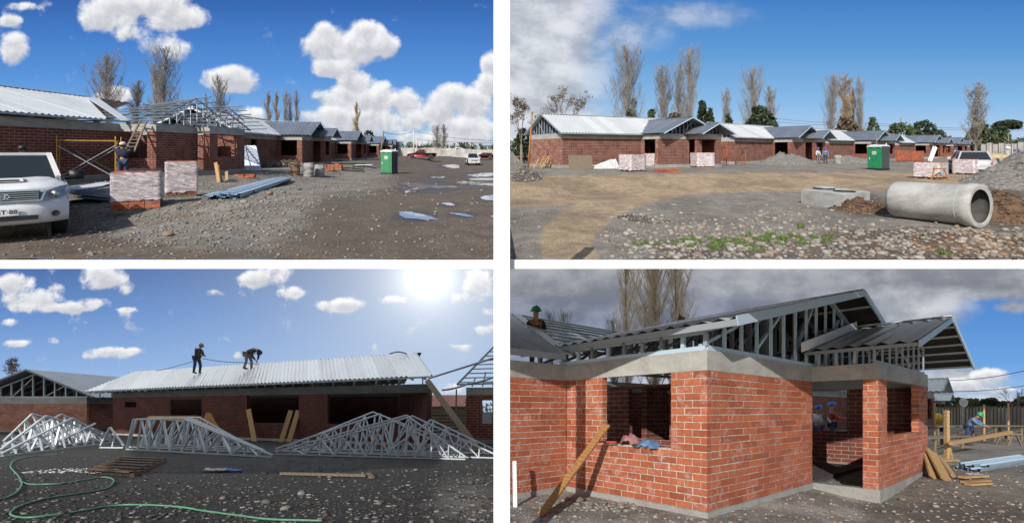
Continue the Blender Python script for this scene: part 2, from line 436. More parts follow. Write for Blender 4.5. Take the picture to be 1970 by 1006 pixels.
def ground_mat(name, cols, wet_rough=.41):
    """cols: base, gravel, tan, dark; each mask is an attribute that says where that tone lies"""
    t = NT(name); P = t.new('ShaderNodeNewGeometry').outputs['Position']
    big = t.noise(P, 0.35, 6, 0.65, 0.4); mid = t.noise(P, 2.3, 6, 0.7); fine = t.noise(P, 26, 5, 0.75)
    warp = t.math('MULTIPLY', t.math('SUBTRACT', t.noise(P, 1.3, 8, 0.75, 0.8), 0.5), 1.7)
    def mask(a): return t.step(t.math('ADD', t.attr(a), warp), 0.28, 0.78)
    c = t.mix(t.step(mid, 0.3, 0.7), tuple(x * 0.72 for x in cols[0]), tuple(x * 1.2 for x in cols[0]))
    g = t.mix(t.step(mid, 0.3, 0.7), tuple(x * 0.66 for x in cols[1]), tuple(x * 1.25 for x in cols[1]))
    d = t.mix(t.step(mid, 0.3, 0.7), tuple(x * 0.66 for x in cols[2]), tuple(x * 1.2 for x in cols[2]))
    k = t.mix(t.step(mid, 0.3, 0.7), tuple(x * 0.6 for x in cols[3]), tuple(x * 1.3 for x in cols[3]))
    mg = mask('gravel')
    c = t.mix(mg, c, g); c = t.mix(mask('tan'), c, d); c = t.mix(mask('dark'), c, k)
    # pebbles of two sizes: each cell its own tone
    v1 = t.voro(P, 27, out='Color'); v2 = t.voro(P, 60, out='Color'); d1 = t.voro(P, 27); d2 = t.voro(P, 60)
    s1 = t.new('ShaderNodeSeparateColor'); t.lk(v1, s1.inputs[0]); s2 = t.new('ShaderNodeSeparateColor'); t.lk(v2, s2.inputs[0])
    amt = t.math('ADD', t.math('MULTIPLY', mg, 0.5), 0.22)
    peb1 = t.math('MULTIPLY', t.step(t.math('ADD', s1.outputs[0], t.math('MULTIPLY', mg, 0.22)), 0.86, 0.92), t.step(t.math('MULTIPLY', d1, -1.0), -0.5, -0.36))
    tone = t.mix(s1.outputs[1], tuple(x * 0.8 for x in cols[1]), (0.42, 0.40, 0.37))
    c = t.mix(t.math('MULTIPLY', peb1, 0.85), c, tone)
    c = t.mix(t.math('MULTIPLY', amt, 0.8), c, t.mix(1.0, c, t.ramp(s2.outputs[0], [(0, 0.45), (0.55, 1.0), (0.9, 1.5), (1, 2.1)]), 'MULTIPLY'))
    c = t.mix(t.math('MULTIPLY', t.step(big, 0.42, 0.62), 0.38), c, tuple(x * 0.55 for x in cols[0]))
    wet = t.step(t.math('ADD', t.attr('wet'), t.math('MULTIPLY', t.math('SUBTRACT', t.noise(P, 1.4, 5, 0.65), 0.5), 0.9)), 0.3, 0.75)
    c = t.mix(t.math('MULTIPLY', wet, 0.5), c, tuple(x * 0.35 for x in cols[0]))
    t.set('Base Color', c)
    t.set('Roughness', t.math('SUBTRACT', 0.93, t.math('MULTIPLY', wet, .93 - wet_rough)))
    # tyre ruts
    tr = t.new('ShaderNodeTexWave', wave_type='BANDS'); uvm = t.coord('UV'); t.lk(uvm, tr.inputs['Vector'])
    tr.inputs['Scale'].default_value = 1.1; tr.inputs['Distortion'].default_value = 2.0; tr.inputs['Detail'].default_value = 3
    h = t.math('ADD', t.math('MULTIPLY', fine, 0.35), t.math('MULTIPLY', mid, 0.9))
    h = t.math('SUBTRACT', h, t.math('MULTIPLY', t.math('MULTIPLY', d2, amt), 0.9))
    h = t.math('ADD', h, t.math('MULTIPLY', peb1, 0.45))
    h = t.math('ADD', h, t.math('MULTIPLY', t.math('MULTIPLY', tr.outputs['Fac'], t.attr('tan')), 0.3))
    t.bump(h, 0.035, 0.8)
    return t.mat

GM_U = ground_mat('building_site_soil', [(0.118, 0.090, 0.066), (0.250, 0.226, 0.192), (0.40, 0.295, 0.18), (0.105, 0.072, 0.048)])
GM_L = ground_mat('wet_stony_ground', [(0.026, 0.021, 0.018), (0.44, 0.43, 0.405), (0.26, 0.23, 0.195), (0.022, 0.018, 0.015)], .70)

def masks_u(px, py):
    n = vnoise(px, py, 0.02, 21) * 0.5
    s1 = px < 965
    # left yard
    edge = 300 + np.clip(px - 0, 0, None) * 0.0
    g = sm(py, 500, 430) * sm(px, 700 + (py - 330) * -0.4, 560 + (py - 330) * -0.4)
    g = np.maximum(g, blob(px, py, 430, 460, 190, 30) * 0.75)
    g = np.maximum(g, blob(px, py, 650, 345, 150, 45))
    g = g * (1 - 0.9 * sm(py, 395, 470) * sm(px, 150, 30))
    d1 = blob(px, py, 150, 470, 160, 50)  # dark patch: the pickup's cast shadow put into the soil colour
    # right yard
    road = np.maximum(sm(np.abs(py - (352 - (px - 1400) * 0.012)), 26, 6) * sm(px, 1960, 1840),
                      np.zeros_like(px))
    cen = 1085 + (py - 400) * 0.03 - 60 * sm(py, 380, 340)
    road2 = 0 * sm(np.abs(px - cen + (py - 430) * 0.15), 92 + (py - 400) * 0.4, 38 + (py - 400) * 0.25) * sm(py, 352, 372)
    curve = np.clip(1.6 * blob(px, py, 1010, 376, 150, 24), 0, 1) + 0 * sm(np.abs(py - (366 + (1330 - px) * 0.075 + np.clip(1180 - px, 0, None) * 0.12)), 34, 8) * sm(px, 1560, 1300) * sm(px, 970, 990)
    rr = np.sqrt(((px - 1420) / 330.0) ** 2 + ((py - 470) / 118.0) ** 2)
    ring = sm(np.abs(rr - 1.0), .23, .05) * sm(px, 1430, 1330) * sm(py, 335, 350)
    tan = np.clip(np.maximum.reduce([road, road2, curve, ring]), 0, 1)
    tan = np.clip(tan * (1 - sm(rr, .84, .74) * sm(py, 372, 385)) * 1.5, 0, 1.25)
    br = np.maximum(sm(py, 425, 462) * sm(px, 1500, 1640), blob(px, py, 1660, 395, 60, 30) + blob(px, py, 1930, 400, 80, 60))
    br = np.maximum(br, 0.6 * sm(py, 440, 480) * sm(px, 1200, 1300))
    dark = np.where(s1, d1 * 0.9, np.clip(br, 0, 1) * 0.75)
    grav = np.where(s1, g, 0.85 * (1 - np.clip(br, 0, 1)))
    tan = np.where(s1, 0, tan)
    wet = 0.35 * blob(px, py, 830, 350, 190, 45) + 0.15 * sm(px, 560, 700)
    for bx, by, rx, ry in ((800, 417, 62, 14), (862, 394, 26, 8), (888, 414, 42, 9), (820, 361, 80, 16), (918, 355, 60, 9), (928, 337, 46, 7), (866, 320, 34, 6), (842, 342, 26, 5), (940, 381, 34, 12)): wet = np.maximum(wet, 1.3 * blob(px, py, bx, by, rx, ry))
    wet = np.where(s1, wet, 0.0)
    return grav, tan, dark, wet

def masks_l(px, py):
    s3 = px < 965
    g3 = 0.02 + 0.04 * sm(py, 880, 990) + 0.55 * blob(px, py, 900, 960, 120, 90)  # paler gravel at the right corner stands in for sun glare
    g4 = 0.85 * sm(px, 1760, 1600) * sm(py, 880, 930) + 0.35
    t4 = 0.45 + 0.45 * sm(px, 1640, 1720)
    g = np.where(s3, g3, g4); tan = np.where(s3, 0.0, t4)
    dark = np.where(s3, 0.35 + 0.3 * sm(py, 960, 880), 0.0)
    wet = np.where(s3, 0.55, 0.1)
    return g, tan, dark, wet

def terrain(name, upper, mat, label):
    global GRADE
    GRADE = UP if upper else DOWN
    H = HYU if upper else HYL
    pxs = np.concatenate([np.arange(-1500, -420, 60), np.arange(-420, 0, 12), np.arange(0, 1976, 3.2), np.arange(1976, 2420, 12)])  # far-left stretch is unseen, added to block sun over the lower left yard
    n = 250
    k = np.linspace(0, 1, n)
    PX = np.repeat(pxs[None, :], n, 0)
    if upper: Y0 = 5.68 + (8.95 - 5.68) * sm(pxs, 956, 974) - 1.4 * sm(pxs, -10, -90)
    else: Y0 = 4.8 + 0 * pxs
    YEND = 620.0 if upper else 330.0
    # spacing even in the reciprocal of distance near, even in its logarithm far
    inv = 1 / Y0[None, :] * (1 - k[:, None]) ** 1.6 + (1 / YEND) * (1 - (1 - k[:, None]) ** 1.6)
    Y = 1 / inv; X = (PX - CX) / F * Y
    Z = (ground_u if upper else ground_l)(X, Y)
    PY = H - F * Z / Y
    co = np.stack([X, Y, Z], -1).reshape(-1, 3)
    m = len(pxs)
    i = np.arange(n - 1)[:, None] * m + np.arange(m - 1)[None, :]
    fs = np.stack([i, i + 1, i + 1 + m, i + m], -1).reshape(-1, 4)
    me = bpy.data.meshes.new(name)
    me.vertices.add(len(co)); me.vertices.foreach_set('co', co.ravel())
    me.loops.add(len(fs) * 4); me.loops.foreach_set('vertex_index', fs.ravel().astype(np.int32))
    me.polygons.add(len(fs)); me.polygons.foreach_set('loop_start', np.arange(0, len(fs) * 4, 4, dtype=np.int32))
    me.polygons.foreach_set('loop_total', np.full(len(fs), 4, np.int32))
    me.update(calc_edges=True)
    me.polygons.foreach_set('use_smooth', np.ones(len(fs), bool))
    for nm, a in zip(('gravel', 'tan', 'dark', 'wet'), (masks_u if upper else masks_l)(PX, PY)):
        at_ = me.attributes.new(nm, 'FLOAT', 'POINT'); at_.data.foreach_set('value', np.clip(np.broadcast_to(a, PX.shape), 0, 1.25).astype(np.float32).ravel())
    uv = me.uv_layers.new(name='UVMap'); uv.data.foreach_set('uv', co[fs.ravel()][:, :2].ravel())
    me.materials.append(mat)
    o = link(name, me); tag(o, label, None, None, 'structure')
    return o
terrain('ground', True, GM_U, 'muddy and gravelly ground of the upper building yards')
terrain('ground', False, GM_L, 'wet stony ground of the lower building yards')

# white bars added to make the gaps between the four views
GRADE = 0.0
mb = MB(); mb.span((-9.5, 5.64, -0.093), (9.5, 8.93, 0.020))
solo('gap_bar', mb, M['gap_white'], 'long white bar added as the gap above the two lower yards', 'wall', kind='structure')
mb = MB(); mb.span((-0.230, 5.50, -3.6), (-0.026, 5.637, 3.35))
solo('gap_upright', mb, M['gap_white'], 'tall white bar added as the gap between the left yards and the right yards', 'post', kind='structure')

# ---------------------------------------------------------------- skies behind the yards
def sky_mat():
    t = NT('sky_with_clouds'); t.n.remove(t.b)
    uv = t.coord('UV')
    base = t.attr('base', 'Color'); cl = t.attr('cloud'); ve = t.attr('veil'); sh = t.attr('shade'); ct = t.attr('cloudtone', 'Color'); glow = t.attr('glow')
    def fld(vec, d=12): return t.noise(vec, 1.7, d, 0.60, 0.25)
    mp = t.new('ShaderNodeMapping'); t.lk(uv, mp.inputs[0]); mp.inputs['Location'].default_value = (-0.07, 0.11, 0)
    n0 = fld(uv); n1 = fld(mp.outputs[0], 6)
    big = t.noise(uv, 1.1, 4, 0.6)
    d0 = t.math('ADD', cl, t.math('MULTIPLY', t.math('SUBTRACT', n0, 0.48), t.attr('break')))
    mask = t.math('POWER', t.step(d0, -0.04, 0.66), 1.0)
    lit = t.math('MULTIPLY', t.math('SUBTRACT', n0, n1), 1.7)
    lum = t.math('SUBTRACT', t.math('ADD', 0.95, lit), t.math('MULTIPLY', sh, 0.55))
    lum = t.math('SUBTRACT', lum, t.math('MULTIPLY', t.step(d0, 0.5, 1.4), 0.22))
    lum = t.math('MINIMUM', t.math('MAXIMUM', lum, 0.50), 1.0)
    cc = t.mix(1.0, ct, t.mix(lum, (0.22, 0.26, 0.34), (0.95, 0.95, 0.97)), 'MULTIPLY')
    # thin high cloud
    mv = t.new('ShaderNodeMapping'); t.lk(uv, mv.inputs[0]); mv.inputs['Scale'].default_value = (0.75, 1.25, 1)
    nv = t.noise(mv.outputs[0], 1.3, 10, 0.60, 0.12)
    vm = t.math('MULTIPLY', ve, t.step(t.math('ADD', nv, t.math('MULTIPLY', ve, 0.50)), 0.46, 0.84))
    vt = t.attr('veiltone', 'Color')
    vc = t.mix(1.0, vt, t.mix(t.step(nv, 0.36, 0.66), (0.74, 0.76, 0.80), (1.28, 1.26, 1.24)), 'MULTIPLY')
    c = t.mix(vm, base, vc); c = t.mix(mask, c, cc)
    g = t.mix(1.0, c, t.mix(glow, (0, 0, 0), (1.0, 0.98, 0.93)), 'ADD')
    sun_v = t.new('ShaderNodeVectorMath', operation='SCALE'); t.lk(g, sun_v.inputs[0]); sun_v.inputs['Scale'].default_value = 1.0
    e = t.new('ShaderNodeEmission'); t.lk(sun_v.outputs[0], e.inputs['Color'])
    t.lk(t.math('ADD', 1.0, t.math('MULTIPLY', t.attr('sun'), 9.0)), e.inputs['Strength'])
    t.lk(e.outputs[0], t.out.inputs[0])
    return t.mat
SKYM = sky_mat()

def lin(c):
    c = np.asarray(c, float) / 255.0
    return np.where(c <= 0.04045, c / 12.92, ((c + 0.055) / 1.055) ** 2.4)

def grad(py, stops):
    ys = [s[0] for s in stops]; cs = np.array([lin(s[1]) for s in stops])
    return np.stack([np.interp(py, ys, cs[:, k]) for k in range(3)], -1)

def sky_sheet(Y, px0, px1, py0, py1, basef, clouds, veilf, tone, veiltone, glowf, label, brk=2.6):
    W = px1 - px0; n = int(W / 7) + 2; m = int((py1 - py0) / 7) + 2
    px = np.linspace(px0, px1, n); py = np.linspace(py0, py1, m)
    PX, PY = np.meshgrid(px, py)
    X = (PX - CX) / F * Y; Z = (CY - PY) / F * Y
    co = np.stack([X, np.full_like(X, Y), Z], -1).reshape(-1, 3)
    i = np.arange(m - 1)[:, None] * n + np.arange(n - 1)[None, :]
    fs = np.stack([i, i + n, i + 1 + n, i + 1], -1).reshape(-1, 4)
    me = bpy.data.meshes.new('sky'); me.from_pydata(co.tolist(), [], fs.tolist())
    uv = me.uv_layers.new(name='UVMap'); U = np.stack([PX / 100, -PY / 100], -1).reshape(-1, 2)
    uv.data.foreach_set('uv', U[fs.ravel()].ravel())
    cl = np.full_like(PX, -1.0); sh = np.zeros_like(PX); wsum = np.full_like(PX, 1e-6)
    for (cx, cy, rx, ry, a) in clouds:
        v = 1 - ((PX - cx) / rx) ** 2 - ((PY - cy) / ry) ** 2
        v = np.maximum(v, -1.0) * a
        w = np.exp(v * 6); sh += w * np.clip(0.35 + 0.75 * (PY - cy) / ry, 0, 1.1); wsum += w
        cl = np.maximum(cl, v)
    sh = sh / wsum
    def at1(nm, a): x = me.attributes.new(nm, 'FLOAT', 'POINT'); x.data.foreach_set('value', np.asarray(np.broadcast_to(a, PX.shape), np.float32).ravel())
    def at3(nm, a):
        a = np.broadcast_to(a, PX.shape + (3,)); x = me.attributes.new(nm, 'FLOAT_COLOR', 'POINT')
        x.data.foreach_set('color', np.concatenate([a, np.ones(PX.shape + (1,))], -1).astype(np.float32).ravel())
    at1('cloud', cl); at1('break', 0 * PX + brk); at1('shade', sh); at1('veil', veilf(PX, PY)); at1('glow', glowf(PX, PY)[0]); at1('sun', glowf(PX, PY)[1])
    at3('base', basef(PX, PY)); at3('cloudtone', tone(PX, PY)); at3('veiltone', veiltone(PX, PY))
    me.materials.append(SKYM)
    o = link('sky', me); tag(o, label, None, None, 'structure')
    return o
one = lambda v: (lambda px, py: np.ones(px.shape + (3,)) * np.array(v))
nog = lambda px, py: (0 * px, 0 * px)
S1C = [(270, 12, 120, 34, 1), (215, 40, 60, 30, .8), (330, 30, 70, 32, 1), (240, 62, 50, 18, .6), (28, 92, 36, 34, 1), (22, 42, 26, 14, .8), (308, 92, 42, 20, .42), (345, 95, 25, 22, .35), (45, 12, 30, 10, .6),
       (442, 152, 62, 28, 1), (470, 160, 40, 24, .9), (225, 182, 34, 20, .9), (190, 190, 22, 12, .6),
       (665, 92, 88, 44, 1), (702, 62, 42, 30, 1), (628, 78, 40, 34, .9), (735, 88, 40, 28, .9), (650, 128, 55, 24, .9), (628, 140, 30, 12, .8),
       (690, 160, 44, 30, 1), (655, 190, 64, 30, 1), (722, 195, 50, 42, 1), (782, 200, 34, 34, 1), (640, 225, 60, 30, 1), (700, 232, 90, 34, 1), (795, 232, 36, 24, .8),
       (880, 190, 58, 36, 1), (850, 215, 40, 34, .9), (915, 200, 46, 46, 1), (885, 245, 80, 32, .9), (945, 118, 26, 26, .9), (570, 255, 80, 22, .7), (860, 268, 130, 22, .7), (482, 225, 28, 20, .7), (940, 165, 24, 30, .7)]
skyU1 = [(-200, (32, 78, 148)), (0, (56, 104, 176)), (60, (70, 124, 200)), (150, (92, 150, 220)), (230, (128, 178, 228)), (290, (176, 208, 234))]
skyU2 = [(-200, (44, 96, 168)), (0, (70, 130, 200)), (100, (96, 156, 216)), (200, (140, 188, 232)), (290, (196, 217, 238))]
sky_sheet(610, -900, 965.5, -520, 300, lambda x, y: grad(y, skyU1), S1C, lambda x, y: 0 * x, one((1, 1, 1)), one((1, 1, 1)), nog, 'deep blue sky with heaped white clouds behind the muddy left yard')
def veil2(x, y):
    v = sm(x + (y - 100) * 0.15, 1250, 1080) * (0.95 - 0.15 * sm(y, 200, 290))
    v = np.maximum(v, 0.50 * blob(x, y, 1310, 30, 190, 34)); v = np.maximum(v, 0.55 * blob(x, y, 1170, 60, 150, 60))
    return v
sky_sheet(610, 965.5, 2900, -520, 300, lambda x, y: grad(y, skyU2), [(-500, 0, 10, 10, 1)], veil2, one((1, 1, 1)), lambda x, y: np.ones(x.shape + (3,)) * lin((205, 209, 215)), nog, 'pale blue sky with thin high cloud at its left behind the right yard')
S3C = [(62, 575, 62, 22, 1), (30, 545, 40, 24, .9), (120, 592, 75, 12, .9), (55, 590, 50, 12, .8), (185, 582, 36, 14, .9), (205, 540, 56, 24, .9), (238, 558, 24, 12, .8), (180, 525, 40, 16, .7), (110, 556, 20, 10, .5), (275, 572, 18, 9, .6),
       (30, 660, 26, 9, .8), (100, 655, 16, 5, .6), (222, 676, 60, 12, .9), (185, 684, 30, 8, .6), (180, 735, 34, 12, .9), (500, 535, 60, 18, .7), (560, 562, 36, 12, .6), (528, 522, 40, 10, .6), (415, 562, 30, 9, .6),
       (650, 588, 62, 14, .9), (748, 578, 30, 9, .6), (925, 550, 36, 30, .8), (900, 575, 30, 12, .5), (935, 634, 30, 11, .7), (945, 600, 16, 7, .4), (460, 685, 14, 7, .7), (885, 668, 22, 6, .4), (870, 745, 40, 14, .5), (20, 620, 20, 8, .4), (240, 596, 22, 6, .6)]
def base3(x, y):
    c = grad(y, [(300, (30, 62, 130)), (517, (66, 108, 172)), (600, (96, 142, 206)), (700, (138, 176, 226)), (800, (178, 203, 232))])
    d = np.sqrt((x - 835) ** 2 + ((y - 530) * 1.05) ** 2)
    w = np.clip(np.exp(-d / 260.0) * 0.95, 0, 1)[..., None]
    return c * (1 - w) + w * lin((205, 214, 222))
def glow3(x, y):
    d = np.sqrt((x - 822) ** 2 + ((y - 534) * 1.1) ** 2)
    return (np.clip(0.95 * np.exp(-(d / 34.0) ** 1.15) + 0.36 * np.exp(-d / 95.0), 0, 2), np.exp(-(d / 17.0) ** 2))
sky_sheet(325, -900, 965.5, 296, 825, base3, S3C, lambda x, y: 0 * x, one((1, 1, 1)), one((1, 1, 1)), glow3, 'blue sky with small clouds and the glaring sun behind the roofers', 3.3)
def veil4(x, y):
    b = 1800 - (y - 600) * 1.1
    v = sm(x, 1960 - (y - 560) * 0.9, 1800 - (y - 560) * 1.1)
    v = np.maximum(v, sm(y, 590, 560))
    v = np.maximum(v, 0.9 * blob(x, y, 1840, 730, 120, 34)); v = np.maximum(v, 0.7 * blob(x, y, 1950, 590, 50, 16)); v = np.maximum(v, 0.8 * blob(x, y, 1900, 770, 120, 20))
    return np.clip(v * 1.4, 0, 1)
def vt4(x, y):
    c = grad(y, [(200, (110, 114, 122)), (517, (158, 161, 167)), (560, (142, 146, 156)), (620, (124, 134, 154)), (700, (150, 160, 178)), (790, (215, 225, 235))])
    br = blob(x, y, 1780, 590, 260, 45) * 0.9; br = np.maximum(br, blob(x, y, 1840, 735, 130, 40)) ; br = np.maximum(br, 0.4 * blob(x, y, 1450, 560, 130, 26))
    br = br[..., None]
    return c * (1 - br) + br * lin((190, 194, 200))
sky_sheet(325, 965.5, 2900, 296, 825, lambda x, y: grad(y, [(300, (50, 96, 170)), (560, (78, 132, 205)), (700, (110, 165, 226)), (800, (180, 208, 236))]), [(1845, 738, 60, 14, .9), (1900, 722, 50, 14, .6), (1920, 750, 50, 8, .7)], veil4, one((1, 1, 1)), vt4, nog, 'dark grey overcast with a blue gap at its right behind the brick house')

# unseen glowing ceilings added under the upper terrace to light the lower yards
def glow_ceiling(name, xs, col, label):
    t = NT(name); t.n.remove(t.b); P_ = t.new('ShaderNodeNewGeometry').outputs['Position']
    n = t.noise(P_, .02, 5, .6); e = t.new('ShaderNodeEmission'); t.lk(t.mix(t.step(n, .35, .65), tuple(c * .85 for c in col), tuple(min(1, c * 1.15) for c in col)), e.inputs['Color']); t.lk(e.outputs[0], t.out.inputs[0])
    z0, z1 = -2.9 + UP * 12.0, -2.9 + UP * 324
    me = bpy.data.meshes.new('sky'); me.from_pydata([(xs[0], 12.0, z0), (xs[1], 12.0, z0), (xs[1] * 1.0, 324, z1), (xs[0], 324, z1)] if xs[0] < -1 else [(-.24, 12.0, z0), (xs[1], 12.0, z0), (xs[1], 324, z1), (-7.4, 324, z1)], [], [(0, 1, 2, 3)])
    if xs[0] < -1: me.vertices[1].co.x = -.25; me.vertices[2].co.x = -7.45
    me.materials.append(t.mat); tag(link('sky', me), label, None, None, 'structure')
glow_ceiling('glow_ceiling_blue', (-480, 0), (0.84, 0.90, 1.0), 'added glowing panel for hazy sky light over the roofers')
glow_ceiling('glow_ceiling_grey', (0, 480), (0.40, 0.43, 0.48), 'added glowing panel for grey sky light over the near brick house')

# ---------------------------------------------------------------- loose stones
ICO_V = []; 
_p = (1 + 5 ** 0.5) / 2
for a, b in ((-1, _p), (1, _p), (-1, -_p), (1, -_p)): ICO_V.append((a, b, 0))
for a, b in ((-1, _p), (1, _p), (-1, -_p), (1, -_p)): ICO_V.append((0, a, b))
for a, b in ((-1, _p), (1, _p), (-1, -_p), (1, -_p)): ICO_V.append((b, 0, a))
ICO_V = np.array([ICO_V[i] for i in range(12)], float); ICO_V /= np.linalg.norm(ICO_V[0])
from itertools import combinations
def ico_faces():
    e = min(np.linalg.norm(ICO_V[a] - ICO_V[b]) for a, b in combinations(range(12), 2)) * 1.05
    fs = []
    for a, b, c in combinations(range(12), 3):
        if all(np.linalg.norm(ICO_V[i] - ICO_V[j]) < e for i, j in ((a, b), (b, c), (a, c))):
            nrm = np.cross(ICO_V[b] - ICO_V[a], ICO_V[c] - ICO_V[a])
            fs.append((a, b, c) if nrm.dot(ICO_V[a]) > 0 else (a, c, b))
    return np.array(fs)
ICO_F = ico_faces()

def stone_mat(name, lo, hi, extra=None):
    t = NT(name); r = t.new('ShaderNodeNewGeometry').outputs['Random Per Island']; r2 = t.new('ShaderNodeObjectInfo').outputs['Random']
    rr = t.math('FRACT', t.math('ADD', r, r2))
    c = t.mix(rr, lo, hi)
    if extra: c = t.mix(t.step(t.math('FRACT', t.math('MULTIPLY', rr, 7.3)), 0.72, 0.8), c, extra)
    n = t.noise(t.new('ShaderNodeNewGeometry').outputs['Position'], 18, 5, 0.7)
    c = t.mix(t.math('MULTIPLY', n, 0.5), c, tuple(x * 0.5 for x in lo))
    t.set('Base Color', c); t.set('Roughness', 0.85); t.bump(n, 0.01, 0.6)
    return t.mat
M['stone'] = stone_mat('river_stone', (0.13, 0.125, 0.115), (0.40, 0.38, 0.34), (0.28, 0.20, 0.14))
M['stone_pale'] = stone_mat('pale_cobble', (0.17, 0.155, 0.135), (0.44, 0.41, 0.355), (0.30, 0.205, 0.14))
M['stone_dark'] = stone_mat('wet_stone', (0.035, 0.032, 0.03), (0.30, 0.29, 0.27), (0.11, 0.08, 0.06))

def stones(name, pts, sizes, mat, label, cat=None, flat=0.6, kind='stuff', parent=None):
    n = len(pts); k = 12
    q = NP.uniform(0, 2 * PI, n); c, s = np.cos(q), np.sin(q)
    sc = np.stack([NP.uniform(.75, 1.3, n), NP.uniform(.6, 1.0, n), NP.uniform(.75, 1.1, n) * flat], -1) * sizes[:, None]
    V = ICO_V[None] * NP.uniform(0.78, 1.18, (n, k, 1)) * sc[:, None, :]
    V = np.stack([V[..., 0] * c[:, None] - V[..., 1] * s[:, None], V[..., 0] * s[:, None] + V[..., 1] * c[:, None], V[..., 2]], -1) + pts[:, None, :]
    Fc = (ICO_F[None] + (np.arange(n) * k)[:, None, None]).reshape(-1, 3)
    me = bpy.data.meshes.new(name); me.vertices.add(n * k); me.vertices.foreach_set('co', V.ravel())
    me.loops.add(len(Fc) * 3); me.loops.foreach_set('vertex_index', Fc.ravel().astype(np.int32))
    me.polygons.add(len(Fc)); me.polygons.foreach_set('loop_start', np.arange(0, len(Fc) * 3, 3, dtype=np.int32)); me.polygons.foreach_set('loop_total', np.full(len(Fc), 3, np.int32))
    me.update(calc_edges=True); me.materials.append(mat)
    o = link(name, me, parent); tag(o, label, cat, None, kind)
    return o

def scatter(n, fn, px0, px1, py0, py1, smin, smax, upper, power=3.0, floor=0.0):
    """random ground points, denser where fn(px, py) is higher; returns points and sizes"""
    H = HYU if upper else HYL
    out = []; tot = 0
    gfun = ground_u if upper else ground_l
    while tot < n:
        px = NP.uniform(px0, px1, n * 3); py = NP.uniform(py0, py1, n * 3)
        keep = NP.uniform(0, 1, n * 3) < np.clip(fn(px, py), 0, 1)
        px, py = px[keep], py[keep]
        Y = 1.5 * F / (py - H)
        for _ in range(12):
            X = (px - CX) / F * Y; Y = Y * 0.4 + 0.6 * (-gfun(X, Y)) * F / (py - H)
        X = (px - CX) / F * Y
        out.append(np.stack([X, Y, gfun(X, Y)], -1)); tot += len(px)
    P = np.concatenate(out)[:n]
    s = smin + (smax - smin) * NP.uniform(0, 1, n) ** power
    s = np.maximum(s, floor * P[:, 1])
    P[:, 2] += s * 0.12
    return P, s

GRADE = UP
P, s = scatter(12000, lambda x, y: 0.05 + masks_u(x, y)[0] * (0.35 + 0.65 * sm(y, 480, 330)), 0, 955, 322, 498, 0.009, 0.080, True, 6.0, 0.0008)
s = np.minimum(s, 0.0045 * P[:, 1])
stones('gravel_stones', P, s, M['stone'], 'loose grey stones lying over the muddy left yard')
def d2(x, y):
    return 0.10 * (1 - masks_u(x, y)[1]) + 0.55 * blob(x, y, 1330, 455, 190, 50) + 0.5 * sm(y, 420, 450) * sm(x, 1170, 1230) + 0.35 * blob(x, y, 1560, 425, 150, 40)
P, s = scatter(5200, d2, 978, 1970, 335, 498, 0.010, 0.11, True, 6.0, 0.0007)
keep = masks_u(CX + F * P[:, 0] / P[:, 1], HYU - F * P[:, 2] / P[:, 1])[1] < 0.35
stones('cobble_stones', P[keep], s[keep], M['stone_pale'], 'pale rounded cobbles strewn over the right yard and its spoil')
GRADE = DOWN
P, s = scatter(6500, lambda x, y: 0.25 + 0.35 * sm(y, 870, 960) + .8 * blob(x, y, 915, 950, 70, 70), 0, 955, 868, 1010, 0.007, 0.060, False, 5.5, 0.0008)
stones('wet_stones', P, s * 1.0, M['stone_dark'], 'wet grey stones trodden into the dark yard below the roofers', flat=0.35)
P, s = scatter(5200, lambda x, y: 0.15 + 0.85 * sm(y, 860, 930), 978, 1970, 850, 1010, 0.005, 0.050, False, 6.5, 0.0006)
stones('house_gravel', P, s, M['stone_pale'], 'grey gravel and stones round the foot of the brick house')
# ---------------------------------------------------------------- brick houses with steel roofs
BR_T = 0.15
BRICKS = []                                  # pieces waiting to be laid: (wall object, x0, x1, z0, z1, thickness)

def wall(parent, p0, p1, z0, z1, openings=(), mat='brick', name='brick_wall', t=BR_T, laid=None, label=None):
    """wall whose outer face runs p0 -> p1, body to the left of that line; openings are (s0, s1, z0, z1)"""
    dx, dy = p1[0] - p0[0], p1[1] - p0[1]; L = math.hypot(dx, dy); ang = math.atan2(dy, dx)
    xs = sorted(set([0, L] + [min(max(o[i], 0), L) for o in openings for i in (0, 1)]))
    mb = MB(); e = 0.008 if laid else 0.0
    for a, b in zip(xs[:-1], xs[1:]):
        if b - a < 1e-4: continue
        mid = (a + b) / 2; spans = [(z0, z1)]
        for o in openings:
            if o[0] <= mid <= o[1]:
                spans = [q for s in spans for q in ((s[0], min(s[1], o[2])), (max(s[0], o[3]), s[1])) if q[1] - q[0] > 1e-4]
        for s in spans:
            zt = s[1] - (e * 1.5 if s[1] < z1 - 1e-3 else 0)
            mb.span((a + (e if a in [o[1] for o in openings] or a == 0 else 0), e, s[0]), (b - (e if b in [o[0] for o in openings] or b == L else 0), t - e, zt))
    o = part(name, mb, M['mortar'] if laid else M[mat], parent, (p0[0], p0[1], 0), (0, 0, ang), label)
    if laid:
        bl, bh = laid; j = 0.014; n = max(1, round((z1 - z0) / bh)); bh = (z1 - z0) / n
        for r in range(n):
            a0 = z0 + r * bh; zc = a0 + bh / 2
            x = -bl * (0.5 if r % 2 else 0.0)
            while x < L:
                segs = [(max(x, 0), min(x + bl, L))]
                for op in openings:
                    if op[2] - 0.02 < zc < op[3] + 0.02:
                        segs = [q for s in segs for q in ((s[0], min(s[1], op[0])), (max(s[0], op[1]), s[1])) if q[1] - q[0] > 0.015]
                for a, b in segs:
                    if b - a > 0.018:
                        BRICKS.append((o, a + (j / 2 if a > 1e-4 else 0), b - (j / 2 if b < L - 1e-4 else 0), a0 + j / 2, a0 + bh - j / 2, t))
                x += bl
    return o

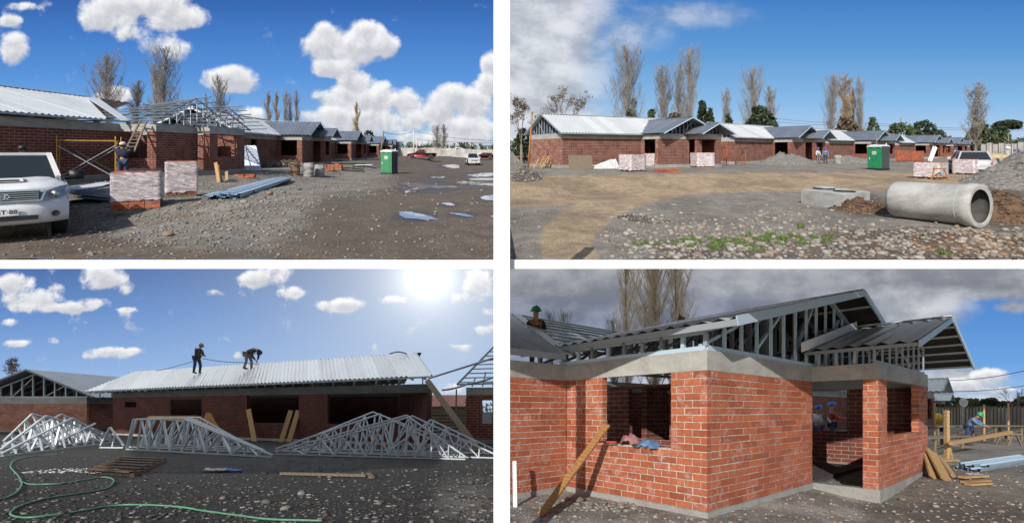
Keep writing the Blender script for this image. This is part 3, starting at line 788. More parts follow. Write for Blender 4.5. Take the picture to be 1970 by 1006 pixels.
def lay_bricks(limit=295, matname='one_brick', dark=None):
    """the nearest bricks each as a piece, the rest of each wall joined"""
    def wpos(b):
        o = b[0]; m = Matrix.Identity(4); q = o
        while q: m = q.matrix_basis @ m; q = q.parent
        return (m @ Vector(((b[1] + b[2]) / 2, 0, (b[3] + b[4]) / 2))).length
    BR = sorted(BRICKS, key=wpos); cache = {}
    rest = {}
    for i, b in enumerate(BR):
        o, x0, x1, z0, z1, t = b; L = x1 - x0; H = z1 - z0; rs = random.Random(i)
        out = rs.uniform(-0.008, 0.004)
        if i < limit and L > 0.1:
            key = (round(L, 2), round(H, 3), round(t, 3))
            if key not in cache:
                mb = MB(); c = 0.006; l, h = L / 2, H / 2
                # arrises knocked off: front and back faces a little smaller than the body
                vs = [(-l, c, -h), (l, c, -h), (l, c, h), (-l, c, h), (-l + c, 0, -h + c), (l - c, 0, -h + c), (l - c, 0, h - c), (-l + c, 0, h - c),
                      (-l, t, -h), (l, t, -h), (l, t, h), (-l, t, h)]
                mb.add(vs, [(4, 5, 6, 7), (0, 1, 5, 4), (1, 2, 6, 5), (2, 3, 7, 6), (3, 0, 4, 7), (0, 8, 9, 1), (1, 9, 10, 2), (2, 10, 11, 3), (3, 11, 8, 0), (8, 11, 10, 9)])
                cache[key] = mb.mesh('brick', M[matname])
            part('brick', cache[key], None, o, ((x0 + x1) / 2, out, (z0 + z1) / 2), (rs.uniform(-.02, .02), rs.uniform(-.006, .006), rs.uniform(-.008, .008)))
        else:
            rest.setdefault(o.name, (o, MB()))[1].span((x0, out, z0), (x1, out + t, z1))
    for o, mb in rest.values(): part('brickwork', mb, M[matname], o, kind='stuff')
    BRICKS.clear()

def slope(parent, E0, E1, R0, R1, mat='zinc', pitch=0.16, amp=0.018, sheet=0.95, cut=None, name='roof_sheet'):
    """corrugated sheets laid from the eave E0-E1 up to the ridge R0-R1; cut(s in metres) -> (lo, hi) fractions of the slope"""
    E0, E1, R0 = Vector(E0), Vector(E1), Vector(R0)
    e = (E1 - E0); L = e.length; e.normalize(); u = (R0 - E0); H = u.length; u.normalize(); n = e.cross(u).normalized()
    if n.z < 0: n = -n
    ns = max(1, round(L / sheet)); w = L / ns; out = []
    for k in range(ns):
        s0 = k * w; s1 = (k + 1) * w + (0.02 if k < ns - 1 else 0); m = max(2, int(round(w / pitch * 4)))
        vs = []; fs = []; lift = 0.004 * (k % 2); jit = random.uniform(-0.012, 0.012)
        for i in range(m + 1):
            s = s0 + (s1 - s0) * i / m
            lo, hi = cut(s) if cut else (0, 1)
            if hi < lo: hi = lo
            off = n * (amp * math.cos(2 * PI * s / pitch) + lift)
            for fr in (lo, (lo + hi) / 2, hi):
                vs.append(E0 + e * s + u * (H * fr + (jit if fr == lo else 0)) + off)
        for i in range(m):
            for c in range(2):
                a = i * 3 + c; fs.append((a, a + 3, a + 4, a + 1))
        mb = MB(); mb.sm = True; mb.add(vs, fs)
        out.append(part(name, mb, M[mat], parent))
    return out

def roofline(z_e, z_a, xl, xc, xr):
    def f(x):
        if x <= xc: return z_e + (z_a - z_e) * (x - xl) / (xc - xl)
        return z_e + (z_a - z_e) * (xr - x) / (xr - xc)
    return f

def gable_frame(parent, xa, xb, f, y, zb, w=0.05, spacing=0.45, mat='steel', braces=True, xc=None, name='gable_stud', dep=None):
    dep = dep or w * .9
    """upright framing in the plane y: bottom chord, top chords under the roof line f, studs"""
    mb = MB(); mb.bar((xa, y, zb + w / 2), (xb, y, zb + w / 2), w, w); part('bottom_chord', mb, M[mat], parent)
    for p, q in ((xa, xc), (xc, xb)):
        if q - p < 0.05: continue
        mb = MB(); mb.bar((p, y, f(p) - w * 1.1), (q, y, f(q) - w * 1.1), w, w); part('top_chord', mb, M[mat], parent)
    n = max(2, int((xb - xa) / spacing))
    for i in range(n + 1):
        x = xa + (xb - xa) * i / n
        if f(x) - w * 1.6 - zb < 0.06: continue
        mb = MB(); mb.bar((x, y, zb + w), (x, y, f(x) - w * 1.6), w * 0.9, dep, (0, 1, 0)); part(name, mb, M[mat], parent)
    if braces:
        for i in range(0, n - 1, 3):
            x = xa + (xb - xa) * i / n; x2 = xa + (xb - xa) * (i + 2) / n
            if f(x2) - zb > 0.5:
                mb = MB(); mb.bar((x, y + w, zb + w), (x2, y + w, f(x2) - w * 2), w * 0.7, w * 0.7); part('brace', mb, M[mat], parent)

def battens(parent, a0, a1, b0, b1, n, w=0.05, h=0.03, mat='steel', name='batten', skip=0):
    """n bars parallel to a0-a1, stepped towards b0-b1"""
    a0, a1, b0, b1 = map(Vector, (a0, a1, b0, b1))
    nn = (a1 - a0).cross(b0 - a0)
    for i in range(skip, n):
        t = i / (n - 1)
        mb = MB(); mb.bar(a0.lerp(b0, t), a1.lerp(b1, t), w, h, nn); part(name, mb, M[mat], parent)

def house(label, ox, oy, ax, ay, P, group=None, name='brick_house'):
    """ox, oy: front corner of the long wing's outer end; (ax, ay): the way the row runs"""
    l = math.hypot(ax, ay); ang = math.atan2(ay / l, ax / l)
    base = P.get('base', -EYE_U)
    h = thing(name, label, 'house', (ox, oy, base), ang, group)
    W, D, p, q, B1, B2 = (P[k] for k in ('W', 'D', 'P', 'Q', 'B1', 'B2'))
    zb, zt, pl = P.get('zb', 2.37), P.get('zt', 2.75), P.get('pl', 0.25)
    bm = P.get('mat', 'brick'); bml = P.get('end_mat', bm); laid = P.get('laid'); laid2 = P.get('laid_side', laid)
    t = BR_T; X3 = W + p + q; B = B1 + B2
    zwin = P.get('sill', 0.95)
    side_op = P.get('side_op', [(0.30, B1 - 0.45, zwin, zb)])
    door_op = P.get('door_op', [(0.02, B2 - 0.35, pl, zb)])
    front_op = P.get('front_op', [(0.45, q - 0.65, zwin, zb - 0.05)])
    x_start = P.get('x_start', 0.0)
    if x_start == 0.0: wall(h, (0, D), (0, 0), pl, zb, P.get('end_op', ()), bml)
    wall(h, (x_start + (t if x_start == 0 else 0), 0), (W, 0), pl, zb, P.get('wing_op', ()), bm, laid=laid)
    wall(h, (W, 0), (W, -B1 + (0 if laid else t)), pl, zb, side_op, bml, laid=laid2)
    wall(h, (W + (t + .001 if laid else 0), -B1), (W + p, -B1), pl, zb, P.get('bay_op', ()), bm, laid=laid)
    wall(h, (W + p, -B1), (W + p, -B + (0 if laid else t)), pl, zb, door_op, bml, laid=laid2)
    wall(h, (W + p + (t + .001 if laid else 0), -B), (X3, -B), pl, zb, front_op, P.get('front_mat', bm), laid=laid)
    wall(h, (X3, -B + t), (X3, D - t), pl, zb, (), bm)
    xb = P.get('x_back', 0.0)
    wall(h, (X3, D), (xb, D), pl, zb, P.get('back_op', ()), bm)
    for pw in P.get('partitions', [((W + p * .5, 0.6), (W + p * .5, D - t))]):
        wall(h, pw[0], pw[1], pl, zb, pw[2] if len(pw) > 2 else (), bm, name='partition_wall')
    # ring beam and plinth, a touch proud of the brick
    for nm, z0, z1, e, mt in (('ring_beam', zb, zt, 0.006, 'concrete'), ('plinth', -0.9, pl, 0.028, 'plinth')):
        path = [(x_start, 0), (W, 0), (W, -B1), (W + p, -B1), (W + p, -B), (X3, -B), (X3, D), (0, D)]
        mb = MB(); tt = t + 2 * e
        mb.span((x_start - e, -e, z0), (W - e, tt, z1)); mb.span((W - e, -B1 - e, z0), (W + tt, tt, z1))
        mb.span((W + tt, -B1 - e, z0), (W + p - e, -B1 + tt, z1)); mb.span((W + p - e, -B - e, z0), (W + p + tt, -B1 + tt, z1))
        mb.span((W + p + tt, -B - e, z0), (X3 + e, -B + tt, z1)); mb.span((X3 - t - e, -B + tt, z0), (X3 + e, D + e, z1))
        mb.span((max(x_start - e, xb), D - t - e, z0), (X3 - t - e, D + e, z1))
        if x_start == 0: mb.span((-e, tt, z0), (tt, D - t - e, z1))
        part(nm, mb, M[mt], h)
    mb = MB(); mb.span((max(t, xb), t, -0.5), (X3 - t, D - t, pl - 0.02)); mb.span((W + t, -B1 + t, -0.5), (X3 - t, t - .001, pl - 0.02)); part('floor_slab', mb, M['floor'], h)
    # roofs
    ze, zr, ov = P.get('ze', 2.82), P.get('zr', 4.45), P.get('ov', 0.42)
    rm = P.get('roof', 'zinc'); r2 = P.get('roof2', rm); pit = P.get('pitch', 0.30); am = P.get('amp', 0.034)
    xe = x_start - (P.get('end_ov', 0.35) if x_start == 0 else 0)
    wx = P.get('wing_x', X3 + 0.3)
    dz = (zr - ze) * ov / (D / 2 + ov)
    if P.get('wing_roof', True):
        slope(h, (xe, -ov, ze), (wx, -ov, ze), (xe, D / 2, zr), (wx, D / 2, zr), rm, pit, am, cut=P.get('wing_cut'))
        slope(h, (xe, D + ov, ze), (X3 + .3, D + ov, ze), (xe, D / 2 + .01, zr), (X3 + .3, D / 2 + .01, zr), rm, pit * 2, am)
        mb = MB(); mb.bar((xe - .02, D / 2, zr + 0.03), (min(wx, P.get('cap_x', wx)), D / 2, zr + 0.03), 0.26, 0.03); part('ridge_cap', mb, M[rm], h)
        mb = MB(); mb.bar((xe, -ov + 0.03, ze - 0.055), (min(wx, W - 0.1), -ov + 0.03, ze - 0.055), 0.03, 0.09); part('eave_trim', mb, M['steel'], h)
        if x_start == 0:
            for ya, yb in ((-ov, D / 2), (D + ov, D / 2)):
                mb = MB(); mb.bar((xe - .01, ya, ze - .03), (xe - .01, yb, zr - .03), 0.03, 0.10); part('verge_trim', mb, M['steel'], h)
            # framed gable end, seen from outside
            g = thing_part('end_gable', h, (0.02, D / 2, 0), R(90))
            fr = roofline(ze - 0.03, zr - 0.03, -D / 2 - ov, 0, D / 2 + ov)
            gable_frame(g, -D / 2, D / 2, fr, 0, zt, 0.06, 0.42, 'steel', xc=0)
            mb = MB(); mb.add([(-D / 2, -0.09, zt), (D / 2, -0.09, zt), (0, -0.09, zr - .12)], [(0, 1, 2)]); part('shade_sheet', mb, M['dark'], g)  # dark sheet added behind the studs in place of attic shade
    for key in ('g1', 'g2'):
        gg = P.get(key)
        if not gg: continue
        xl, xc, xr, e_, a_, yf, yb, yfr = (gg[k] for k in ('xl', 'xc', 'xr', 'ze', 'za', 'yf', 'yb', 'frame_y'))
        f = roofline(e_ - 0.03, a_ - 0.03, xl, xc, xr)
        if gg.get('sheet', True):
            slope(h, (xl, yf, e_), (xl, yb, e_), (xc, yf, a_), (xc, yb, a_), gg.get('mat', r2), pit, am)
            slope(h, (xr, yf, e_), (xr, yb, e_), (xc + .004, yf, a_), (xc + .004, yb, a_), gg.get('mat', r2), pit, am)
            mb = MB(); mb.bar((xc, yf - .01, a_ + 0.025), (xc, yb, a_ + 0.025), 0.22, 0.025); part('ridge_cap', mb, M[r2], h)
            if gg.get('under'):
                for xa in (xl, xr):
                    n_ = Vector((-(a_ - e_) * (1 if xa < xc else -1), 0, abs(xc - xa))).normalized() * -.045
                    mb = MB(); mb.slab([Vector(p_) + n_ for p_ in ((xa, yf + .02, e_), (xc, yf + .02, a_), (xc, yb, a_), (xa, yb, e_))], n_, .012); part('roof_shade_sheet', mb, M['shade_sheet'], h)  # dark slab under the sheets, the underside's shade put into its colour
            tw = gg.get('trim', 0.10)
            for xa in (xl, xr):
                mb = MB(); mb.bar((xa, yf - .012, f(xa) - .02), (xc, yf - .012, a_ - .05), 0.03, tw); part('verge_trim', mb, M['steel_blue'], h)
            for xa, side in ((xl, 1), (xr, -1)):          # purlins under the overhang
                for i in range(gg.get('purlins', 5)):
                    x = xa + (xc - xa) * (i + 0.4) / gg.get('purlins', 5)
                    mb = MB(); mb.bar((x, yf + 0.01, f(x) - 0.07), (x, yfr + gg.get('purlin_back', 0.3), f(x) - 0.07), 0.05, 0.05); part('purlin', mb, M['steel'], h)
        g = thing_part('front_gable', h, (0, yfr, 0), 0)
        fa, fb = gg.get('fa', xl + .4), gg.get('fb', xr - .4)
        gable_frame(g, fa, fb, f, 0, zt + 0.004, gg.get('w', 0.06), gg.get('sp', 0.42), gg.get('stud', 'steel'), xc=xc, dep=gg.get('dep'))
        if gg.get('shade_sheet', True):
            mb = MB(); mb.add([(fa, 0.12, zt), (fb, 0.12, zt), (fb, 0.12, f(fb) - .1), (xc, 0.12, a_ - .15), (fa, 0.12, f(fa) - .1)], [(0, 1, 2, 3, 4)]); part('shade_sheet', mb, M['dark'], g)  # dark sheet standing in for the shade behind the gable studs
    return h

def thing_part(name, parent, loc, rz):
    o = link(name, None, parent, loc, (0, 0, rz)); o.empty_display_size = 0.2
    return o

# ---------------------------------------------------------------- trees
def tri_tubes(segs, n=3):
    """many tapered prisms at once: rows of p(3) q(3) r0 r1"""
    s = np.array(segs, float); p, q, r0, r1 = s[:, :3], s[:, 3:6], s[:, 6], s[:, 7]
    d = q - p; d /= np.linalg.norm(d, axis=1)[:, None] + 1e-9
    ref = np.where(np.abs(d[:, 2:3]) < 0.9, np.array([[0, 0, 1.0]]), np.array([[1.0, 0, 0]]))
    u = np.cross(d, ref); u /= np.linalg.norm(u, axis=1)[:, None]; w = np.cross(d, u)
    V = []
    for c, r in ((p, r0), (q, r1)):
        for k in range(n):
            a = 2 * PI * k / n; V.append(c + (u * math.cos(a) + w * math.sin(a)) * r[:, None])
    V = np.stack(V, 1); N = len(s); base = (np.arange(N) * 2 * n)[:, None]
    fs = [np.concatenate([base + k, base + (k + 1) % n, base + (k + 1) % n + n, base + k + n], 1) for k in range(n)]
    return V.reshape(-1, 3), np.concatenate(fs)

def np_mesh(name, V, Fc, mat, k=4):
    me = bpy.data.meshes.new(name); me.vertices.add(len(V)); me.vertices.foreach_set('co', V.ravel())
    me.loops.add(len(Fc) * k); me.loops.foreach_set('vertex_index', Fc.ravel().astype(np.int32))
    me.polygons.add(len(Fc)); me.polygons.foreach_set('loop_start', np.arange(0, len(Fc) * k, k, dtype=np.int32)); me.polygons.foreach_set('loop_total', np.full(len(Fc), k, np.int32))
    me.update(calc_edges=True); me.materials.append(mat); return me

def poplar_meshes(seed, h=20.0, w=4.0, nb=58, mat='twig', sparse=1.0, up=0.9, lowest=0.10, thick=1.0):
    rs = random.Random(seed); segs = []; trunk = []
    lean = rs.uniform(-.03, .03); pts = []
    for i in range(9):
        t = i / 8; pts.append(Vector((lean * h * t * t + 0.1 * math.sin(t * 5 + seed), 0.12 * math.cos(t * 4 + seed), h * t * 0.97)))
    rad = [0.22 * (1 - t / 8.6) ** 1.1 * (h / 20) * thick + 0.02 for t in range(9)]
    tm = MB(); tm.sm = True; tm.tube(pts, rad, 7)
    def on_trunk(t):
        k = min(int(t * 8), 7); return pts[k].lerp(pts[k + 1], t * 8 - k)
    for b in range(nb):
        t = lowest + (0.95 - lowest) * (b + rs.random()) / nb; p = on_trunk(t); a = rs.uniform(0, 2 * PI)
        prof = (max(.05, math.sin(min(1, (t * .72 + 0.22)) * PI)) ** 0.7) * (1.0 if t < .75 else (1 - t) * 3.2 + .2)
        L = w * 0.5 * prof * rs.uniform(0.5, 1.3) * 2.4; r = 0.045 * rs.uniform(.6, 1.7) * (1 - t * .6) * (h / 20) * thick
        uu = up - rs.uniform(0, .10); d = Vector((math.cos(a) * (1.2 - uu), math.sin(a) * (1.2 - uu), uu)).normalized()
        q = p.copy(); n = 5; prev = q
        for i in range(n):
            dd = (d + Vector((rs.uniform(-.12, .12), rs.uniform(-.12, .12), 0.10 * i))).normalized()
            q2 = q + dd * L / n
            if q2.z > h * 1.03: break
            segs.append((*q, *q2, r * (1 - i / n) + .008, r * (1 - (i + 1) / n) + .006))
            for k in range(int(6 * sparse) + (rs.random() < (6 * sparse) % 1)):
                fr = rs.random(); s = q.lerp(q2, fr); a2 = rs.uniform(0, 2 * PI); tl = L * rs.uniform(.14, .36)
                td = Vector((math.cos(a2) * .42, math.sin(a2) * .42, rs.uniform(.55, 1.0))).normalized(); e = s + td * tl
                segs.append((*s, *e, 0.017 * thick, 0.009 * thick))
                for kk in range(2):
                    s2 = s.lerp(e, rs.uniform(.3, .9)); a3 = rs.uniform(0, 2 * PI)
                    e2 = s2 + Vector((math.cos(a3) * .4, math.sin(a3) * .4, rs.uniform(.4, 1))).normalized() * tl * .5
                    segs.append((*s2, *e2, 0.013 * thick, 0.006 * thick))
            q = q2
    V, Fc = tri_tubes(segs)
    return tm.mesh('trunk', M['bark']), np_mesh('crown', V, Fc, M[mat])

def leaf_mat(name, dark, light, tr=0.0):
    t = NT(name); P_ = t.new('ShaderNodeNewGeometry')
    n = t.noise(t.coord('Object'), 0.9, 3, 0.6)
    r = t.math('ADD', t.math('MULTIPLY', P_.outputs['Random Per Island'], 0.6), t.math('MULTIPLY', n, 0.5))
    t.set('Base Color', t.mix(r, dark, light)); t.set('Roughness', 0.7)
    return t.mat
M['leaf_dark'] = leaf_mat('dark_evergreen_leaves', (0.012, 0.022, 0.010), (0.045, 0.07, 0.025))
M['leaf_mid'] = leaf_mat('mid_green_leaves', (0.025, 0.042, 0.015), (0.10, 0.125, 0.045))
M['leaf_spring'] = leaf_mat('spring_green_leaves', (0.05, 0.07, 0.02), (0.17, 0.18, 0.07))
M['leaf_brown'] = leaf_mat('brown_winter_leaves', (0.05, 0.035, 0.02), (0.16, 0.11, 0.06))
M['grass'] = leaf_mat('short_grass', (0.035, 0.065, 0.012), (0.12, 0.19, 0.03))

def leaf_mesh(seed, lobes, n, size, mat):
    """leaf-sized faces through the volume of several lobes (x, y, z, rx, ry, rz)"""
    rs = np.random.RandomState(seed); k = len(lobes); lb = np.array(lobes, float)
    vol = lb[:, 3] * lb[:, 4] * lb[:, 5]; ids = rs.choice(k, n, p=vol / vol.sum())
    d = rs.normal(size=(n, 3)); d /= np.linalg.norm(d, axis=1)[:, None]
    rr = rs.uniform(0.35, 1.0, n) ** 0.45
    # clumps: pull leaves towards random clump centres
    P_ = lb[ids, :3] + d * rr[:, None] * lb[ids, 3:6]
    cl = P_[rs.choice(n, max(8, n // 28))]; nearest = rs.choice(len(cl), n)
    D = np.linalg.norm(P_[:, None, :] - cl[None, :120], axis=2); nn = D.argmin(1)
    P_ = P_ + (cl[nn] - P_) * rs.uniform(0.1, 0.5, n)[:, None]
    a = rs.normal(size=(n, 3)); a /= np.linalg.norm(a, axis=1)[:, None]
    b = np.cross(a, rs.normal(size=(n, 3))); b /= np.linalg.norm(b, axis=1)[:, None]
    s = size * rs.uniform(.6, 1.4, n)[:, None]
    V = np.stack([P_ - a * s, P_ - b * s * .45, P_ + a * s, P_ + b * s * .45], 1).reshape(-1, 3)
    Fc = np.arange(n * 4).reshape(-1, 4)
    return np_mesh('crown', V, Fc, M[mat])

def tree(name, label, loc, trunk_me, crown_me, cat='tree', group=None, scale=1.0, rz=0.0, extra=None, sx=1.0):
    o = thing(name, label, cat, loc, rz, group); 
    for nm, me in (('trunk', trunk_me), ('crown', crown_me)):
        c = link(nm, me, o); c.scale = (scale * sx, scale * sx, scale)
    if extra is not None:
        c = link('mistletoe', extra, o); c.scale = (scale,) * 3
    return o
def trunk_mesh(h, r, bend=0.2, limbs=5, seed=0, spread=1.5):
    rs = random.Random(seed); mb = MB(); mb.sm = True
    mb.tube([(0, 0, -0.3), (bend * .3, 0, h * .3), (bend, .1, h * .65), (bend * .6, 0, h)], [r, r * .8, r * .6, r * .3], 7)
    for i in range(limbs):
        a = rs.uniform(0, 2 * PI); z = h * rs.uniform(.4, .85)
        mb.tube([(bend * .6, 0, z), (math.cos(a) * spread * .5, math.sin(a) * spread * .5, z + h * .15), (math.cos(a) * spread, math.sin(a) * spread, z + h * .3)], [r * .4, r * .25, r * .1], 5)
    return mb.mesh('trunk', M['bark'])

# ---------------------------------------------------------------- people
def skin_mesh(name, pts, edges, rad, mat, parent, root=0, levels=1):
    me = bpy.data.meshes.new(name); me.from_pydata([tuple(p) for p in pts], edges, []); me.materials.append(mat)
    o = link(name, me, parent)
    m = o.modifiers.new('skin', 'SKIN'); m.use_smooth_shade = True; m.branch_smoothing = 0.6
    if not me.skin_vertices: me.attributes  # the modifier adds the layer
    sv = me.skin_vertices[0].data if me.skin_vertices else None
    if sv is None:
        bpy.context.view_layer.objects.active = o
        bpy.ops.mesh.customdata_skin_add(); sv = me.skin_vertices[0].data
    for i, r in enumerate(rad):
        sv[i].radius = (r, r) if not isinstance(r, tuple) else r; sv[i].use_root = (i == root)
    s = o.modifiers.new('smooth', 'SUBSURF'); s.levels = levels; s.render_levels = levels
    return o

M['skin'] = simple('skin', (0.34, 0.19, 0.13), 0.6, 0, 0.1)
M['denim'] = simple('blue_denim', (0.035, 0.05, 0.10), 0.9)
M['navy'] = simple('navy_work_cloth', (0.02, 0.025, 0.05), 0.9)
M['grey_cloth'] = simple('grey_cloth', (0.16, 0.15, 0.15), 0.9)
M['pale_cloth'] = simple('pale_cloth', (0.55, 0.54, 0.52), 0.9)
M['blue_cloth'] = simple('blue_work_jacket', (0.10, 0.19, 0.33), 0.9)
M['boot'] = simple('brown_boot', (0.07, 0.035, 0.02), 0.8)
M['green_helmet'] = simple('green_helmet', (0.02, 0.30, 0.12), 0.35, 0, .05)
M['blue_helmet'] = simple('blue_helmet', (0.02, 0.12, 0.50), 0.35, 0, .05)
M['red_cloth'] = simple('red_cloth', (0.40, 0.05, 0.04), 0.9)

def person(label, loc, rz, pose, jacket='navy', trousers='denim', hat=('helmet', 'green_helmet'), group=None, scale=1.0, vest=None, glasses=False):
    """pose: joints in metres, x to the person's left, -y the way they face"""
    J = {k: Vector(v) * scale for k, v in pose.items()}
    o = thing('person', label, 'person', loc, rz, group)
    names = ['pelvis', 'chest', 'neck', 'head0', 'head1', 'shoulder_l', 'elbow_l', 'hand_l', 'shoulder_r', 'elbow_r', 'hand_r', 'hip_l', 'knee_l', 'ankle_l', 'toe_l', 'hip_r', 'knee_r', 'ankle_r', 'toe_r']
    pts = [J[n] for n in names]; ix = {n: i for i, n in enumerate(names)}
    E = [('pelvis', 'chest'), ('chest', 'neck'), ('neck', 'head0'), ('head0', 'head1'), ('chest', 'shoulder_l'), ('shoulder_l', 'elbow_l'), ('elbow_l', 'hand_l'), ('chest', 'shoulder_r'), ('shoulder_r', 'elbow_r'), ('elbow_r', 'hand_r'),
         ('pelvis', 'hip_l'), ('hip_l', 'knee_l'), ('knee_l', 'ankle_l'), ('ankle_l', 'toe_l'), ('pelvis', 'hip_r'), ('hip_r', 'knee_r'), ('knee_r', 'ankle_r'), ('ankle_r', 'toe_r')]
    r = dict(pelvis=.10, chest=.10, neck=.055, head0=.085, head1=.085, hip_l=.085, hip_r=.085, knee_l=.055, knee_r=.055, ankle_l=.04, ankle_r=.04, toe_l=.035, toe_r=.035, shoulder_l=.06, shoulder_r=.06, elbow_l=.042, elbow_r=.042, hand_l=.03, hand_r=.03)
    rad = [r[n] * scale for n in names]; ed = [(ix[a], ix[b]) for a, b in E]
    for s in ('l', 'r'):                           # five fingers on each hand
        hnd = J['hand_' + s]; d = (hnd - J['elbow_' + s]).normalized(); u = d.cross(Vector((0.3, 0.2, 1))).normalized()
        palm = hnd + d * .07 * scale; pts.append(palm); rad.append(.030 * scale); ed.append((ix['hand_' + s], len(pts) - 1)); pi_ = len(pts) - 1
        for k in range(5):
            off = (k - 1.5) * .02 if k < 4 else -.045; ln = (.075, .085, .08, .06, .05)[k]
            pts.append(palm + u * off * scale + d * ln * .6 * scale * (1 if k < 4 else .3)); rad.append(.010 * scale); ed.append((pi_, len(pts) - 1)); a = len(pts) - 1
            pts.append(pts[a] + (d * .7 + Vector((0, 0, -.6))) * ln * .5 * scale); rad.append(.008 * scale); ed.append((a, len(pts) - 1))
    skin_mesh('body', pts, ed, rad, M['skin'], o)
    jn = ['pelvis', 'chest', 'neck', 'shoulder_l', 'elbow_l', 'hand_l', 'shoulder_r', 'elbow_r', 'hand_r']; ji = {n: i for i, n in enumerate(jn)}
    jp = [J[n] for n in jn]; jp[2] = J['chest'].lerp(J['neck'], .8); jp[5] = J['elbow_l'].lerp(J['hand_l'], .88); jp[8] = J['elbow_r'].lerp(J['hand_r'], .88)
    jr = dict(pelvis=(.165, .15), chest=(.18, .165), neck=.085, shoulder_l=.085, shoulder_r=.085, elbow_l=.062, elbow_r=.062, hand_l=.05, hand_r=.05)
    sc = lambda v: tuple(x * scale for x in v) if isinstance(v, tuple) else v * scale
    skin_mesh('jacket', jp, [(ji[a], ji[b]) for a, b in E if a in ji and b in ji], [sc(jr[n]) for n in jn], M[jacket], o)
    tn = ['pelvis', 'hip_l', 'knee_l', 'ankle_l', 'hip_r', 'knee_r', 'ankle_r']; ti = {n: i for i, n in enumerate(tn)}
    tr = dict(pelvis=(.155, .145), hip_l=.105, hip_r=.105, knee_l=.078, knee_r=.078, ankle_l=.065, ankle_r=.065)
    skin_mesh('trousers', [J[n] for n in tn], [(ti[a], ti[b]) for a, b in E if a in ti and b in ti], [sc(tr[n]) for n in tn], M[trousers], o)
    for s in ('l', 'r'):
        mb = MB(); mb.sm = True; a = J['ankle_' + s]; t_ = J['toe_' + s]
        mb.tube([a + Vector((0, 0, .07)) * scale, a - Vector((0, 0, .02)) * scale, a.lerp(t_, .5) - Vector((0, 0, .01)) * scale, t_ + (t_ - a) * .35], [.06 * scale, .062 * scale, .055 * scale, .035 * scale], 8)
        part('boot', mb, M['boot'], o)
    # face: nose, eyes; then what covers the head
    up = (J['head1'] - J['head0']).normalized(); hc = J['head0'].lerp(J['head1'], .5); f = pose.get('face', (0, -1, 0)); f = Vector(f).normalized(); sd = up.cross(f).normalized()
    mb = MB(); mb.bar(hc + f * .085 * scale, hc + f * .115 * scale - up * .02 * scale, .022 * scale); part('nose', mb, M['skin'], o)
    if glasses:
        mb = MB(); mb.bar(hc + f * .098 * scale + up * .025 * scale - sd * .065 * scale, hc + f * .098 * scale + up * .025 * scale + sd * .065 * scale, .015 * scale, .035 * scale, up); part('sunglasses', mb, M['black'], o)
    else:
        for k in (-1, 1):
            mb = MB(); mb.box(hc + f * .088 * scale + up * .022 * scale + sd * k * .03 * scale, (.018 * scale,) * 3); part('eye', mb, M['black'], o)
    q = f.to_track_quat('Y', 'Z').to_matrix().to_4x4()
    Mh = Matrix.Translation(hc + up * .035 * scale) @ Matrix([[*(-sd), 0], [*f, 0], [*up, 0], [0, 0, 0, 1]]).transposed()
    mb = MB(); mb.sm = True
    if hat[0] == 'helmet':
        Rh = .135 * scale
        mb.lathe([(Rh * 1.16, 0.0), (Rh * 1.14, .012 * scale), (Rh, .018 * scale), (Rh * .98, Rh * .35), (Rh * .82, Rh * .68), (Rh * .5, Rh * .92), (0.0, Rh * 1.02)], 16, M=Mh)
        mb.box((0, Rh * 1.2, .004 * scale), (Rh * 1.1, Rh * .55, .012 * scale), M=Mh); mb.box((0, 0, Rh * .95), (Rh * .22, Rh * 1.3, Rh * .2), M=Mh)
        part('helmet', mb, M[hat[1]], o)
    else:
        Rh = .115 * scale
        mb.lathe([(Rh * 1.02, -.02 * scale), (Rh * 1.03, .03 * scale), (Rh * .85, Rh * .72), (Rh * .45, Rh * .98), (0.0, Rh * 1.03)], 14, M=Mh)
        mb.box((0, Rh * 1.15, .0), (Rh * 1.3, Rh * .8, .012 * scale), M=Mh)
        part('cap', mb, M[hat[1]], o)
        mb = MB(); mb.sm = True; mb.lathe([(Rh * .97, -.075 * scale), (Rh * 1.0, -.021 * scale)], 12, c=(0, -.018 * scale, 0), M=Mh); part('hair', mb, M['dark'], o)
    if vest:
        for s in ('l', 'r'):
            mb = MB(); a = J['shoulder_' + s] * .55 + J['neck'] * .45
            mb.bar(a + f * .12 * scale, J['pelvis'] + f * .135 * scale + (J['shoulder_' + s] - J['chest']) * .35, .045 * scale, .02 * scale, f)
            mb.bar(a - f * .13 * scale, J['pelvis'] - f * .14 * scale, .045 * scale, .02 * scale, f); part('harness_strap', mb, M[vest], o)
    return o

STAND = dict(pelvis=(0, 0, .95), chest=(0, 0, 1.27), neck=(0, .01, 1.47), head0=(0, -.01, 1.56), head1=(0, -.01, 1.66), shoulder_l=(.19, 0, 1.38), elbow_l=(.25, .03, 1.10), hand_l=(.24, -.12, .88), shoulder_r=(-.19, 0, 1.38), elbow_r=(-.25, .03, 1.10), hand_r=(-.24, -.12, .88),
             hip_l=(.09, 0, .90), knee_l=(.11, -.03, .50), ankle_l=(.12, .02, .09), toe_l=(.13, -.13, .04), hip_r=(-.09, 0, .90), knee_r=(-.11, -.03, .50), ankle_r=(-.12, .02, .09), toe_r=(-.13, -.13, .04))
def pose(**k):
    d = dict(STAND); d.update(k); return d
